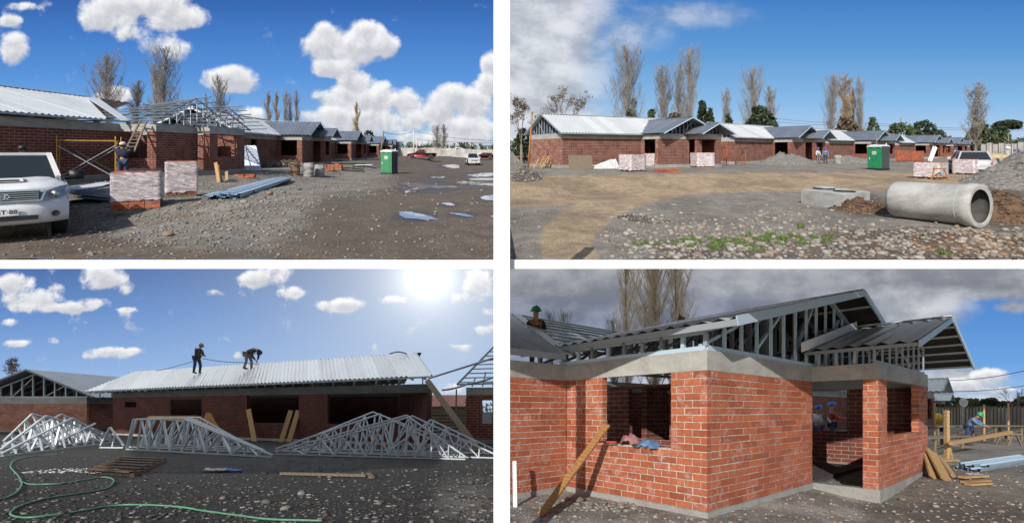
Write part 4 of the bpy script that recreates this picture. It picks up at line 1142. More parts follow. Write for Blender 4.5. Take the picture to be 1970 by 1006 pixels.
# ---------------------------------------------------------------- vehicles
def glass_mat():
    t = NT('dark_car_glass'); t.set('Base Color', (0.02, 0.025, 0.028)); t.set('Roughness', 0.06); t.set('Metallic', 0.0); t.b.inputs['Specular IOR Level'].default_value = 0.7
    return t.mat
M['glass'] = glass_mat()
def paint(name, col, dirt=0.25):
    t = NT(name); v = t.coord('Object'); n = t.noise(v, 2.2, 6, 0.7)
    sep = t.new('ShaderNodeSeparateXYZ'); t.lk(v, sep.inputs[0])
    low = t.step(t.math('ADD', sep.outputs[2], t.math('MULTIPLY', n, 0.3)), 0.85, 0.45)
    c = t.mix(t.math('MULTIPLY', t.step(n, 0.45, 0.7), dirt), col, (0.30, 0.26, 0.21))
    c = t.mix(t.math('MULTIPLY', low, dirt * 1.4), c, (0.20, 0.17, 0.135))
    t.set('Base Color', c); t.set('Roughness', 0.32); t.b.inputs['Coat Weight'].default_value = 0.3
    return t.mat
M['paint_white'] = paint('white_car_paint', (0.74, 0.75, 0.76)); M['paint_red'] = paint('red_car_paint', (0.34, 0.015, 0.02)); M['paint_grey'] = paint('silver_car_paint', (0.52, 0.54, 0.56))
M['chrome'] = zinc_mat('chrome', (0.75, 0.76, 0.78), 0.95, 0.2, 0.1)
M['lamp'] = simple('headlight_lens', (0.34, 0.36, 0.37), 0.12, 0.2, 0.3, 9)
M['red_lamp'] = simple('tail_lamp', (0.35, 0.01, 0.01), 0.2)

def wheel(parent, x, y, r=0.36, w=0.24):
    mb = MB(); mb.sm = False
    Mx = Matrix.Translation((x, y, r)) @ Matrix.Rotation(PI / 2, 4, 'X')
    mb.lathe([(r * .62, -w / 2), (r * .92, -w / 2), (r, -w * .35), (r, w * .35), (r * .92, w / 2), (r * .62, w / 2)], 22, M=Mx)
    o = part('wheel', mb, M['rubber'], parent)
    mb = MB(); s = -1 if y < 0 else 1
    mb.lathe([(r * .62, -w * .44), (r * .5, -w * .36), (0.05, -w * .36), (0.0, -w * .40)], 18, M=Mx); mb.lathe([(r * .62, w * .44), (r * .5, w * .36), (0.05, w * .36), (0.0, w * .40)], 18, M=Mx)
    for k in range(6):
        a = k * PI / 3; mb.bar(Vector((x, y + s * w * .42, r)), Vector((x + math.cos(a) * r * .55, y + s * w * .42, r + math.sin(a) * r * .55)), .05, .03, (0, 1, 0))
    part('rim', mb, M['chrome'], o)

def car(label, loc, rz, kind='pickup', col='paint_white', group=None, name='parked_car', lights=True, cat=None, plate=None):
    """x forward from the middle of the car, y to its left"""
    o = thing(name, label, cat or ('pickup' if kind == 'pickup' else 'car'), loc, rz, group)
    if kind == 'pickup': L, Wd, prof, cab = 5.2, 0.88, [(-2.6, .5), (-2.6, 1.12), (-.55, 1.12), (-.5, 1.14), (.75, 1.16), (1.6, 1.10), (2.4, .98), (2.6, .80), (2.62, .45)], [(-.58, 1.13), (-.50, 1.70), (.35, 1.74), (1.25, 1.15)]
    elif kind == 'suv': L, Wd, prof, cab = 4.7, 0.90, [(-2.3, .5), (-2.36, 1.02), (-2.2, 1.10), (.7, 1.12), (1.4, 1.08), (2.15, .96), (2.36, .78), (2.38, .42)], [(-2.2, 1.10), (-1.9, 1.66), (.1, 1.74), (1.05, 1.12)]
    else: L, Wd, prof, cab = 4.3, 0.84, [(-2.1, .45), (-2.15, .88), (-1.9, .96), (.8, .97), (1.5, .90), (2.05, .76), (2.15, .60), (2.15, .36)], [(-1.95, .96), (-1.55, 1.40), (.0, 1.44), (1.0, .96)]
    floor_z = .32
    wx = (L * .31, -L * .31)
    # body: side profile carried across five stations so that the flanks are rounded
    mb = MB(); mb.sm = True; st = [(-1.0, .93), (-.97, .985), (-.8, 1.0), (0, 1.01), (.8, 1.0), (.97, .985), (1.0, .93)]
    outl = prof + [(prof[-1][0] - .1, floor_z), (prof[0][0] + .1, floor_z)]
    n = len(outl); vs = []
    for (fy, fs) in st:
        for (x, z) in outl: vs.append((x * fs if abs(fy) < .99 else x * fs, fy * Wd, z if z < .6 else .6 + (z - .6) * (1 if abs(fy) < .9 else .93)))
    fs = [(i * n + k, i * n + (k + 1) % n, (i + 1) * n + (k + 1) % n, (i + 1) * n + k) for i in range(len(st) - 1) for k in range(n)]
    fs += [tuple(range(n)), tuple(range((len(st) - 1) * n + n - 1, (len(st) - 1) * n - 1, -1))]
    mb.add(vs, fs); mb.sm = False
    part('body', mb, M[col], o)
    # cabin: roof and pillars in paint, panes between
    h0, h1 = Wd * .95, Wd * .74
    def cp(i, s): x, z = cab[i]; return Vector((x, s * (h0 if i in (0, 3) else h1), z))
    mb = MB()
    for s in (-1, 1):
        for a, b in ((0, 1), (1, 2), (2, 3)): mb.bar(cp(a, s), cp(b, s), .07, .07)
        m0 = cp(0, s).lerp(cp(3, s), .52); m1 = cp(1, s).lerp(cp(2, s), .62); mb.bar(m0, m1, .07, .05)
    mb.slab([cp(1, -1), cp(2, -1), cp(2, 1), cp(1, 1)], (0, 0, 1), .06)
    if kind == 'pickup': mb.slab([(-2.52, -.74, 1.0), (-.62, -.74, 1.0), (-.62, .74, 1.0), (-2.52, .74, 1.0)], (0, 0, 1), .02)
    part('cabin', mb, M[col], o)
    for nm, q in (('windscreen', [cp(3, -1), cp(3, 1), cp(2, 1), cp(2, -1)]), ('rear_window', [cp(0, 1), cp(0, -1), cp(1, -1), cp(1, 1)]), ('side_window', [cp(0, 1), cp(1, 1), cp(2, 1), cp(3, 1)]), ('side_window', [cp(3, -1), cp(2, -1), cp(1, -1), cp(0, -1)])):
        mb = MB(); c = sum(q, Vector()) / 4; nn = (q[1] - q[0]).cross(q[2] - q[1]); nn = nn if nn.dot(c - Vector((0, 0, 1.2))) > 0 else -nn
        mb.slab([p.lerp(c, .02) for p in q], nn, .02); part(nm, mb, M['glass'], o)
    for x in wx:
        for s in (-1, 1):
            mb = MB(); mb.lathe([(0.0, 0), (.44, 0), (.44, .012), (0.0, .012)], 18, M=Matrix.Translation((x, s * (Wd - .005) + .0, .40)) @ Matrix.Rotation(-s * PI / 2, 4, 'X')); part('wheel_arch', mb, M['black'], o)
            wheel(o, x, s * (Wd - .10), .36 if kind != 'sedan' else .31)
    fx = prof[-2][0] + .01; zf = prof[-2][1]
    mb = MB(); mb.box((fx - .02, 0, zf - .04), (.08, Wd * 1.05, .16)); part('grille', mb, M['black'], o)
    mb = MB(); mb.box((fx + .03, 0, .48), (.10, Wd * 1.86, .22)); part('front_bumper', mb, M[col], o)
    mb = MB(); mb.box((-L / 2 - .01, 0, .50), (.12, Wd * 1.8, .18)); part('rear_bumper', mb, M['chrome'] if kind == 'pickup' else M[col], o)
    for s in (-1, 1):
        mb = MB(); mb.box((fx - .06, s * Wd * .76, zf), (.14, Wd * .34, .16)); part('headlight', mb, M['lamp'], o)
        mb = MB(); mb.box((-L / 2 + .10, s * Wd * .93, .88), (.16, .09, .26)); part('tail_light', mb, M['red_lamp'], o)
        mb = MB(); mb.box((cab[3][0] - .25, s * (Wd + .10), cab[3][1] + .06), (.10, .20, .15)); part('mirror', mb, M[col], o)
        mb = MB(); mb.box((.1, s * (Wd + .004), .80), (.16, .012, .03)); part('door_handle', mb, M['black'], o)
    if plate:
        mb = MB(); mb.box((-L / 2 - .075, 0, .72), (.012, .36, .13)); part('number_plate', mb, M['white'], o)
    return o

def text_mesh(txt, size, ext=0.004):
    c = bpy.data.curves.new('lettering', 'FONT'); c.body = txt; c.size = size; c.extrude = ext; c.align_x = 'CENTER'; c.align_y = 'CENTER'
    o = bpy.data.objects.new('lettering', c); COL.objects.link(o)
    dg = bpy.context.evaluated_depsgraph_get(); me = bpy.data.meshes.new_from_object(o.evaluated_get(dg))
    bpy.data.objects.remove(o); bpy.data.curves.remove(c)
    return me

def near_pickup(label, loc, rz):
    """front of a pickup modelled closely; x forward, origin on the ground under the middle of the bumper"""
    o = thing('pickup_truck', label, 'pickup', loc, rz)
    Wd = .90
    ys = [-.90, -.885, -.84, -.76, -.62, -.45, -.22, 0, .22, .45, .62, .76, .84, .885, .90]
    prof = [(-.10, .34), (-.02, .38), (0, .50), (0, .62), (-.015, .76), (-.06, .79), (-.075, .90), (-.10, 1.02), (-.17, 1.075), (-.42, 1.125), (-.8, 1.165), (-1.28, 1.20)]
    mb = MB(); mb.sm = True; vs = []
    for (x, z) in prof:
        for y in ys:
            e = abs(y) / Wd; plan = .34 * max(0, e - .35) ** 2.2 / (.65 ** 2.2)
            f = max(0, (z - .95) / .25); zz = z - f * .13 * max(0, e - .55) ** 2 / .2 + (.018 * f if .42 < abs(y) < .7 else 0)
            vs.append((x - plan * (1 if x > -.5 else max(0, 1 + (x + .5))), y * (1 if z < 1.05 else .985), zz))
    n = len(ys)
    fs = [(i * n + k, i * n + k + 1, (i + 1) * n + k + 1, (i + 1) * n + k) for i in range(len(prof) - 1) for k in range(n - 1)]
    mb.add(vs, fs)
    part('bonnet_and_front', mb, M['paint_white'], o)
    for s in (-1, 1):                              # front wing with its arch cut out, door beyond
        mb = MB(); mb.sm = False; y = s * .895; arch = [(-.95 + .46 * math.cos(a), .42 + .46 * math.sin(a)) for a in [PI * k / 12 for k in range(13)]]
        top = [(-.36 - (i / 12) * 1.0, 1.02 + .06 * (i / 12)) for i in range(13)]
        v = []; 
        for (ax_, az_), (tx, tz) in zip(arch, top): v += [(ax_, y, az_), (tx, y * .992, tz)]
        f = [(2 * i, 2 * i + 1, 2 * i + 3, 2 * i + 2) for i in range(12)]
        mb.add(v, f)
        mb.add([(-.34, y, .36), (-.34, y, 1.02), (-.49, y, .42)], [(0, 1, 2)]); mb.add([(-1.41, y, .42), (-1.36, y * .992, 1.08), (-1.5, y * .992, 1.08), (-1.5, y, .35)], [(0, 1, 2, 3)])
        mb.span((-5.0, y - s * .03, .42), (-1.502, y, 1.10))
        part('front_wing', mb, M['paint_white'], o)
        mb = MB(); mb.box((-.95, s * .62, .45), (.95, .05, .9)); part('wheel_arch', mb, M['black'], o)
        wheel(o, -.95, s * .76, .38, .26)
        # lamps wrap round the corners
        mb = MB(); mb.sm = True; v = []
        cs = [(.47, .80, .96), (.53, .80, .96), (.60, .79, .99), (.70, .80, 1.035), (.78, .82, 1.055), (.85, .86, 1.065), (.885, .90, 1.06), (.903, .95, 1.05)]
        for (yy, za, zb_) in cs:
            e = yy / Wd; plan = .34 * max(0, e - .35) ** 2.2 / (.65 ** 2.2)
            for z in (za, (za + zb_) / 2, zb_):
                x = np.interp(z, [.76, .79, .90, 1.02, 1.075], [-.015, -.06, -.075, -.10, -.17]); v.append((x - plan + .036, s * (yy + .012), z))
        v += [(-.56, s * .906, 1.0), (-.58, s * .906, 1.03), (-.56, s * .906, 1.05)]
        f = []
        for i in range(len(cs)):
            for k in range(2):
                q = (3 * i + k, 3 * i + k + 1, 3 * i + k + 4, 3 * i + k + 3); f.append(q if s < 0 else q[::-1])
        mb.add(v, f); l = part('headlight', mb, M['lamp'], o)
        mb = MB(); mb.sm = True; mb.lathe([(0, 0), (.065, .0), (.07, .02), (0.0, .03)], 16, M=Matrix.Translation((-.085, s * .70, .92)) @ Matrix.Rotation(PI / 2, 4, 'Y')); part('bulb_reflector', mb, M['chrome'], l)
        mb = MB(); mb.lathe([(0, 0), (.06, 0), (.06, .03), (.045, .032), (.04, .02), (0, .018)], 18, M=Matrix.Translation((-.075, s * .70, .52)) @ Matrix.Rotation(PI / 2 - .0, 4, 'Y')); part('fog_lamp', mb, M['black'], o)
        mb = MB(); mb.sm = True; mb.box((-1.55, s * 1.06, 1.22), (.14, .24, .20)); mb.box((-1.6, s * .93, 1.14), (.07, .12, .06)); part('mirror', mb, M['black'], o)
    mb = MB(); mb.box((-.035, 0, .90), (.045, .98, .19)); g = part('grille', mb, M['black'], o)
    for z in (.835, .875, .915, .955):
        mb = MB(); mb.box((-.008, 0, z), (.02, .94, .012)); part('grille_slat', mb, M['chrome'], g)
    mb = MB(); mb.bar((-.03, -.56, 1.005), (-.03, .56, 1.005), .05, .035); mb.bar((-.005, -.50, .80), (-.005, .50, .80), .03, .02); mb.bar((-.03, -.56, 1.0), (-.005, -.50, .80), .03, .03, (1, 0, 0)); mb.bar((-.03, .56, 1.0), (-.005, .50, .80), .03, .03, (1, 0, 0)); part('grille_surround', mb, M['chrome'], g)
    # emblem: three rings
    def ring(mb, cy, cz, a, b, r):
        pts = [(0.018, cy + a * math.cos(t), cz + b * math.sin(t)) for t in [2 * PI * k / 24 for k in range(25)]]; mb.tube(pts, r, 5, False)
    mb = MB(); ring(mb, 0, .90, .085, .058, .009); ring(mb, 0, .90, .03, .055, .007); ring(mb, 0, .925, .060, .026, .007); part('emblem', mb, M['chrome'], g)
    mb = MB(); mb.box((.005, 0, .475), (.03, .92, .085)); part('air_intake', mb, M['black'], o)
    mb = MB(); mb.box((.03, .02, .60), (.014, .36, .13)); pl = part('number_plate', mb, M['white'], o)
    me = text_mesh('GT\u00b788', .115); me.materials.append(M['black']); part('plate_lettering', me, None, pl, (.0375, .04, .602), (PI / 2, 0, PI / 2))
    mb = MB(); mb.box((.036, .0, .60), (.005, .02, .10)); mb.box((-.62, 0, 1.175), (.35, .50, .05)); mb.box((-.455, 0, 1.178), (.02, .42, .035)); 
    mb = MB(); mb.sm = False; mb.slab([(-.46, -.26, 1.16), (-.46, .26, 1.16), (-.50, .24, 1.215), (-.50, -.24, 1.215)], (1, 0, .3), .02); mb.slab([(-.50, -.25, 1.215), (-.50, .25, 1.215), (-.95, .27, 1.20), (-.95, -.27, 1.20)], (0, 0, 1), .03); part('bonnet_scoop', mb, M['paint_white'], o)
    mb = MB(); mb.box((-.468, 0, 1.185), (.012, .40, .032)); part('scoop_slot', mb, M['black'], o)
    # windscreen, pillars, roof
    a0, a1 = Vector((-1.30, -.76, 1.19)), Vector((-1.30, .76, 1.19)); b0, b1 = Vector((-2.0, -.62, 1.70)), Vector((-2.0, .62, 1.70))
    mb = MB(); mb.slab([a0, a1, b1, b0], (1, 0, 1), .02); part('windscreen', mb, M['glass'], o)
    mb = MB(); mb.bar(a0, b0, .08, .08); mb.bar(a1, b1, .08, .08); mb.slab([b0 + Vector((0, -.03, .03)), b1 + Vector((0, .03, .03)), (-3.9, .62, 1.72), (-3.9, -.62, 1.72)], (0, 0, 1), .05); mb.bar(b0, b1, .08, .06); part('cab_roof', mb, M['paint_white'], o)
    for s in (-1, 1):
        mb = MB(); mb.slab([(-1.5, s * .86, 1.12), (-3.8, s * .86, 1.12), (-3.8, s * .64, 1.68), (-2.05, s * .64, 1.68)], (0, s, .3), .02); part('side_window', mb, M['glass'], o)
        mb = MB(); mb.bar((-1.4, -.5 + s * .3, 1.225), (-1.62, s * .3 - .1, 1.38), .015, .015); part('wiper', mb, M['black'], o)
    mb = MB(); mb.sm = False; mb.box((-3.2, 0, .6), (3.4, 1.5, .3)); part('underbody', mb, M['black'], o)
    return o

# ---------------------------------------------------------------- yard furniture
def toilet_cabin(label, loc, rz, group=None):
    """green portable toilet 2.3 m high, door facing -y"""
    o = thing('portable_toilet', label, 'portable toilet', loc, rz, group)
    w, H = 1.12, 2.1
    mb = MB(); mb.box((0, 0, .10), (w + .04, w + .04, .16)); part('base', mb, M['black'], o)
    mb = MB(); mb.box((0, .02, .18 + (H - .18) / 2), (w, w - .04, H - .18)); c = part('cabin', mb, M['toilet_side'], o)
    for k in range(5):
        for s in (-1, 1):
            mb = MB(); mb.box((s * (w / 2 + .008), -.38 + k * .19, 1.1), (.02, .07, 1.7)); part('rib', mb, M['toilet_side'], c)
    mb = MB(); mb.box((0, -w / 2 - .005, 1.12), (w, .03, 1.92)); f = part('front_panel', mb, M['toilet_green'], o)
    mb = MB(); mb.box((-.02, -w / 2 - .035, 1.05), (.82, .03, 1.72)); d = part('door', mb, M['toilet_green'], o)
    for z, hh in ((.62, .62), (1.18, .3)):
        mb = MB(); mb.box((-.02, -w / 2 - .055, z), (.64, .014, hh)); part('door_panel', mb, M['toilet_green'], d)
    mb = MB(); mb.box((-.36, -w / 2 - .065, 1.05), (.05, .03, .14)); part('handle', mb, M['white'], d)
    mb = MB()
    for k, (ww, z) in enumerate(((.30, 1.66), (.42, 1.58), (.36, 1.50), (.30, 1.42))): mb.box((.0, -w / 2 - .056, z), (ww, .006, .035 if k else .05))
    part('door_sticker', mb, M['white'], d)
    mb = MB(); 
    for z in (1.90, 1.96, 2.02):
        for s in (-1, 1): mb.box((s * .28, -w / 2 - .025, z), (.3, .015, .02))
    part('vent_slots', mb, M['black'], f)
    # bowed translucent roof
    mb = MB(); mb.sm = False; n = 9; vs = []
    for i in range(n):
        t = i / (n - 1); x = (t - .5) * (w + .10); z = H + .03 + .17 * (1 - (2 * t - 1) ** 2) ** .8
        vs += [(x, -w / 2 - .06, z), (x, w / 2 + .04, z), (x, -w / 2 - .06, H - .02), (x, w / 2 + .04, H - .02)]
    fs = []
    for i in range(n - 1):
        a = i * 4; fs += [(a, a + 4, a + 5, a + 1), (a + 2, a + 6, a + 4, a), (a + 1, a + 5, a + 7, a + 3)]
    mb.add(vs, fs); part('roof', mb, M['toilet_roof'], o)
    mb = MB(); mb.tube([(.38, .42, 2.1), (.38, .42, 2.42)], .05, 8); part('vent_pipe', mb, M['toilet_roof'], o)
    return o
M['toilet_green'] = simple('green_toilet_plastic', (0.015, 0.20, 0.075), 0.5, 0, 0.12, 3); M['toilet_side'] = simple('dark_toilet_side_plastic', (0.055, 0.062, 0.065), 0.55)
M['toilet_roof'] = simple('translucent_white_plastic', (0.62, 0.67, 0.70), 0.4)

def wrap_mat():
    t = NT('stretch_film'); v = t.coord('Object'); m = t.new('ShaderNodeMapping'); t.lk(v, m.inputs[0]); m.inputs['Scale'].default_value = (1.4, 1.4, 6.0); m.inputs['Rotation'].default_value = (0.12, 0.1, 0)
    n = t.noise(m.outputs[0], 2.6, 9, 0.72, 1.2)
    n2 = t.noise(v, 1.3, 3, 0.5)
    t.set('Base Color', t.mix(t.step(n, 0.35, 0.68), (0.50, 0.40, 0.41), (0.84, 0.82, 0.84))); t.set('Roughness', 0.28)
    al = t.math('ADD', t.math('MULTIPLY', t.step(n, 0.32, 0.62), 0.45), t.math('ADD', 0.36, t.math('MULTIPLY', n2, 0.3)))
    t.set('Alpha', t.math('MINIMUM', al, 0.93)); t.bump(n, 0.05, 0.9)
    return t.mat
M['film'] = wrap_mat()
M['brick_pack'] = one_brick_mat('packed_brick')

def brick_pallet(label, loc, rz, w=1.15, d=1.0, hgt=1.05, film=True, group=None, bricks=True, gap=False, seed=0, base=True, bare=0.14, name='brick_pallet', film_mat='film'):
    """pallet of stacked hollow bricks, wrapped in clear film; each visible brick is laid on its own"""
    o = thing(name, label, 'pallet of bricks', loc, rz, group); rs = random.Random(seed)
    z0 = .02
    if base:
        mb = MB()
        for y in (-.42, 0, .42): mb.box((0, y * d, .05), (w, .10, .08))
        for k in range(6): mb.box((-w / 2 + .08 + k * (w - .16) / 5, 0, .10), (.10, d, .02))
        part('pallet', mb, M['timber'], o); z0 = .112
    nl = max(1, int(round((hgt - z0) / .12))); bh = (hgt - z0) / nl; nx = max(2, round(w / .29)); bl = w / nx; ny = max(2, round(d / .15)); bd = d / ny
    mb = MB(); mb.span((-w / 2 + .06, -d / 2 + .06, z0), (w / 2 - .06, d / 2 - .06, z0 + (hgt - z0) * .985)); part('core', mb, M['brick_pack'], o)
    cache = {}
    def bk(L, D):
        if (L, D) not in cache:
            m_ = MB(); m_.box((0, 0, 0), (L - .012, D - .010, bh - .008)); cache[(L, D)] = m_.mesh('brick', M['brick_pack'])
        return cache[(L, D)]
    if bricks:
        for l in range(nl):
            z = z0 + bh * (l + .5)
            for i in range(nx):
                for s in (-1, 1): part('brick', bk(bl, .10), None, o, (-w / 2 + bl * (i + .5), s * (d / 2 - .05 + rs.uniform(-.004, .006)), z))
            for j in range(ny):
                if j in (0, ny - 1) and ny > 3: continue
                for s in (-1, 1): part('brick', bk(.10, bd), None, o, (s * (w / 2 - .05 + rs.uniform(-.004, .006)), -d / 2 + bd * (j + .5), z))
        mb = MB()
        for i in range(nx):
            for j in range(ny): mb.box((-w / 2 + bl * (i + .5), -d / 2 + bd * (j + .5), hgt + .004 + rs.uniform(0, .012)), (bl - .014, bd - .012, .03))
        part('top_course', mb, M['brick_pack'], o)
    if film:
        mb = MB(); mb.sm = True; n = 44; rows = 9; vs = []
        for r in range(rows + 1):
            z = z0 + bare + (hgt + .01 - z0 - bare) * r / rows
            for k in range(n):
                t = k / n * 4; side = int(t); f_ = t - side
                cx = [(-1 + 2 * f_, -1), (1, -1 + 2 * f_), (1 - 2 * f_, 1), (-1, 1 - 2 * f_)][side]
                rr = 1.0 + (.012 + .022 * rs.random()) / (w / 2) * (1 if 0 < r else 1.2)
                vs.append((cx[0] * w / 2 * rr, cx[1] * d / 2 * rr, z + (rs.uniform(-.03, .03) if r in (0,) else rs.uniform(-.015, .01))))
        fs = [(r * n + k, r * n + (k + 1) % n, (r + 1) * n + (k + 1) % n, (r + 1) * n + k) for r in range(rows) for k in range(n)]
        mb.add(vs, fs); part('film_wrap', mb, M[film_mat], o)
    return o

def plank(label, p, q, w=.2, t=.03, mat='pine', up=(0, -1, 0), name='plank', group=None, cat='plank'):
    p, q = Vector(p), Vector(q); mb = MB(); mb.bar(Vector(), q - p, w, t, up)
    return solo(name, mb, M[mat], label, cat, p, group=group)

def spoil(name, label, cx, cy, rx, ry, h, mat, n=900, seed=0, stones_mat=None, rough=.16, cat=None, smax=.09):
    """a heap lying on the ground: displaced dome with loose lumps"""
    m = 40; vs = []; rs = np.random.RandomState(seed)
    g = np.linspace(-1, 1, m); U, V = np.meshgrid(g, g); Rr = np.sqrt(U ** 2 + V ** 2)
    X = cx + U * rx; Y = cy + V * ry
    Z = (ground_u if GRADE == UP else ground_l)(X, Y)
    bump = vnoise(X, Y, 1.1 / max(.3, rx * .35), seed + 3) + .5 * vnoise(X, Y, 3.0 / max(.3, rx * .35), seed + 4)
    hh = h * np.clip(1 - Rr ** 1.4, 0, 1) * (1 + bump * .9) + rough * h * vnoise(X, Y, 5, seed) * (Rr < 1)
    z = Z + np.where(Rr < 1, hh, 0) - .03 - .1 * sm(Rr, .96, 1.3)
    i = np.arange(m - 1)[:, None] * m + np.arange(m - 1)[None, :]
    fs = np.stack([i, i + 1, i + 1 + m, i + m], -1).reshape(-1, 4)
    co = np.stack([X - cx, Y - cy, z], -1).reshape(-1, 3)
    me = np_mesh(name, co, fs, mat); me.polygons.foreach_set('use_smooth', np.ones(len(fs), bool))
    o = link(name, me, None, (cx, cy, 0)); tag(o, label, cat)
    if n:
        a = rs.uniform(0, 2 * PI, n); r = rs.uniform(0, 1, n) ** .6; ui = np.clip(((r * np.cos(a) + 1) / 2 * (m - 1)).astype(int), 0, m - 1); vi = np.clip(((r * np.sin(a) + 1) / 2 * (m - 1)).astype(int), 0, m - 1)
        P_ = co.reshape(m, m, 3)[vi, ui] + rs.uniform(-.5, .5, (n, 3)) * [2 * rx / m, 2 * ry / m, 0]
        s = .02 + (smax - .02) * rs.uniform(0, 1, n) ** 3
        stones('lumps', P_, s, stones_mat or mat, None, None, .75, 'stuff', o)
    return o
M['soil_brown'] = simple('dug_brown_soil', (0.115, 0.070, 0.040), 0.97, 0, .45, 3, .05)
M['soil_dark'] = simple('dark_gravelly_soil', (0.085, 0.072, 0.062), 0.97, 0, .45, 4, .05)
M['gravel_grey'] = simple('heaped_grey_gravel', (0.18, 0.17, 0.155), 0.97, 0, .4, 6, .05)
M['lump_brown'] = stone_mat('soil_lump', (0.075, 0.045, 0.026), (0.17, 0.11, 0.065))

def truss(parent, shape, posts, mat='steel_blue', w=.07, t=.05):
    """flat steel truss in the xz plane of its parent: shape = chord outline points, posts = web bars"""
    for a, b, nm in shape:
        mb = MB(); mb.bar((a[0], 0, a[1]), (b[0], 0, b[1]), t, w, (0, 1, 0)); mb2 = mb; part(nm, mb2, M[mat], parent)
    for a, b in posts:
        mb = MB(); mb.bar((a[0], .012, a[1]), (b[0], .012, b[1]), t * .8, w * .8, (0, 1, 0)); part('web', mb, M[mat], parent)

def wire(name, label, pts, r=.012, mat='black', cat='cable', sag=0.0, n=14, group=None):
    out = []
    for a, b in zip(pts[:-1], pts[1:]):
        a, b = Vector(a), Vector(b)
        for i in range(n): t = i / n; p = a.lerp(b, t); p.z -= sag * 4 * t * (1 - t); out.append(p)
    out.append(Vector(pts[-1])); mb = MB(); mb.tube([p - out[0] for p in out], r, 4)
    return solo(name, mb, M[mat], label, cat, out[0], group=group)
# ================================================================ upper left yard
GRADE = UP
POP = [poplar_meshes(1, 20, 4.6, 60), poplar_meshes(2, 20, 3.4, 54, 'twig', 1.2), poplar_meshes(3, 20, 5.4, 66, 'twig', .9, .84), poplar_meshes(4, 20, 2.6, 44, 'twig_tan', 1.6, .93)]
MIST = [leaf_mesh(5, [(0.7, -.5, 9.5, .55, .5, 1.0), (.2, -.3, 7.6, .4, .4, .5), (-.4, 0, 12, .35, .3, .5)], 520, .12, 'leaf_dark'),
        leaf_mesh(6, [(0, -.4, 5, .7, .6, 3.2), (.2, -.3, 10, .5, .5, 2.0)], 900, .12, 'leaf_brown')]
def poplar(px, py, wpx, Y, v, label, group, mist=None, sidew=4.6):
    p = at(px, py, Y); gy = gz(p.x, Y) - .2; h = p.z - gy; s = h / 20.0
    w = wpx / F * Y; base_w = (4.6, 3.4, 5.4, 2.6, 5.0, 3.6)[v]
    sx = w / (base_w * s) * 1.08
    return tree('poplar_tree', label, (p.x, Y, gy), POP[v][0], POP[v][1], 'tree', group, s, random.uniform(0, 6), None if mist is None else MIST[mist], sx)

a2 = (-.148, .989)
h1 = house('unfinished brick house beside the white pickup, half corrugated roof, half bare steel frame', -19.9, 11.4, 0, 1,
      dict(W=11, D=9.5, P=2.8, Q=3.3, B1=1.85, B2=.8, ze=2.92, zr=4.5, ov=.42, wing_x=25.6, cap_x=14.1, mat='brick', roof='zinc', pitch=.26, amp=.036,
           wing_cut=lambda s: (0 if s < 10.2 else min(1, (s - 10.2) / 4.3), 1), sill=1.0, end_ov=.35,
           front_op=[(0.7, 2.5, 1.05, 2.3)], partitions=[((13.0, .6), (13.0, 9.3)), ((16.2, -1.5), (16.2, 4))],
           g1=dict(xl=10.7, xc=13.9, xr=17.4, ze=2.92, za=4.47, yf=-2.65, yb=4.6, frame_y=-1.8, sheet=False, fa=10.95, fb=17.05, sp=.5, w=.05, stud='steel_roof', shade_sheet=False),
           g2=dict(xl=13.3, xc=15.6, xr=18.3, ze=2.86, za=4.1, yf=-3.4, yb=-.5, frame_y=-2.6, sheet=False, fa=13.7, fb=17.1, sp=.5, w=.05, stud='steel_roof', shade_sheet=False)), name='unfinished_house')
# open steel roof over its bay and porch: battens on rafters, framed gables in front
for (xl, xc, xr, ze, za, yf, yb, n, sk, ys) in ((10.75, 13.9, 17.3, 2.92, 4.47, -2.65, 4.3, 8, (.6, 4.3, 4.6), (-.4, 1.4)), (13.35, 15.6, 18.3, 2.86, 4.1, -3.4, -1.0, 7, (.0, .5, .9), (-2.0,))):
    battens(h1, (xl, yf, ze), (xl + sk[0], yb, ze), (xc, yf, za), (xc + sk[1], yb, za), n, .07, .04, 'steel_roof')
    battens(h1, (xr, yf, ze), (xr + sk[2], yb, ze), (xc, yf, za), (xc + sk[1], yb, za), n, .07, .04, 'steel_roof')
    for y in ys:
        t_ = (y - yf) / (yb - yf); L_, C_, R_ = xl + sk[0] * t_, xc + sk[1] * t_, xr + sk[2] * t_
        for a, b in ((L_, C_), (R_, C_)):
            mb = MB(); mb.bar((a, y, ze - .09), (b, y, za - .09), .05, .09); part('rafter', mb, M['steel_roof'], h1)
        mb = MB(); mb.bar((L_, y, 2.79), (R_, y, 2.79), .05, .06); part('tie', mb, M['steel_roof'], h1)
battens(h1, (14.2, 1.2, 3.42), (19.5, 1.2, 3.42), (18.0, 4.75, 4.5), (19.5, 4.75, 4.5), 7, .09, .05, 'steel_dk')
mb = MB(); mb.slab([(10.6, -.48, 2.90), (11.1, -.50, 2.90), (14.15, 4.0, 4.43), (13.4, 4.0, 4.40)], (-.3, -.2, 1), .03); part('valley_sheet', mb, M['zinc'], h1)

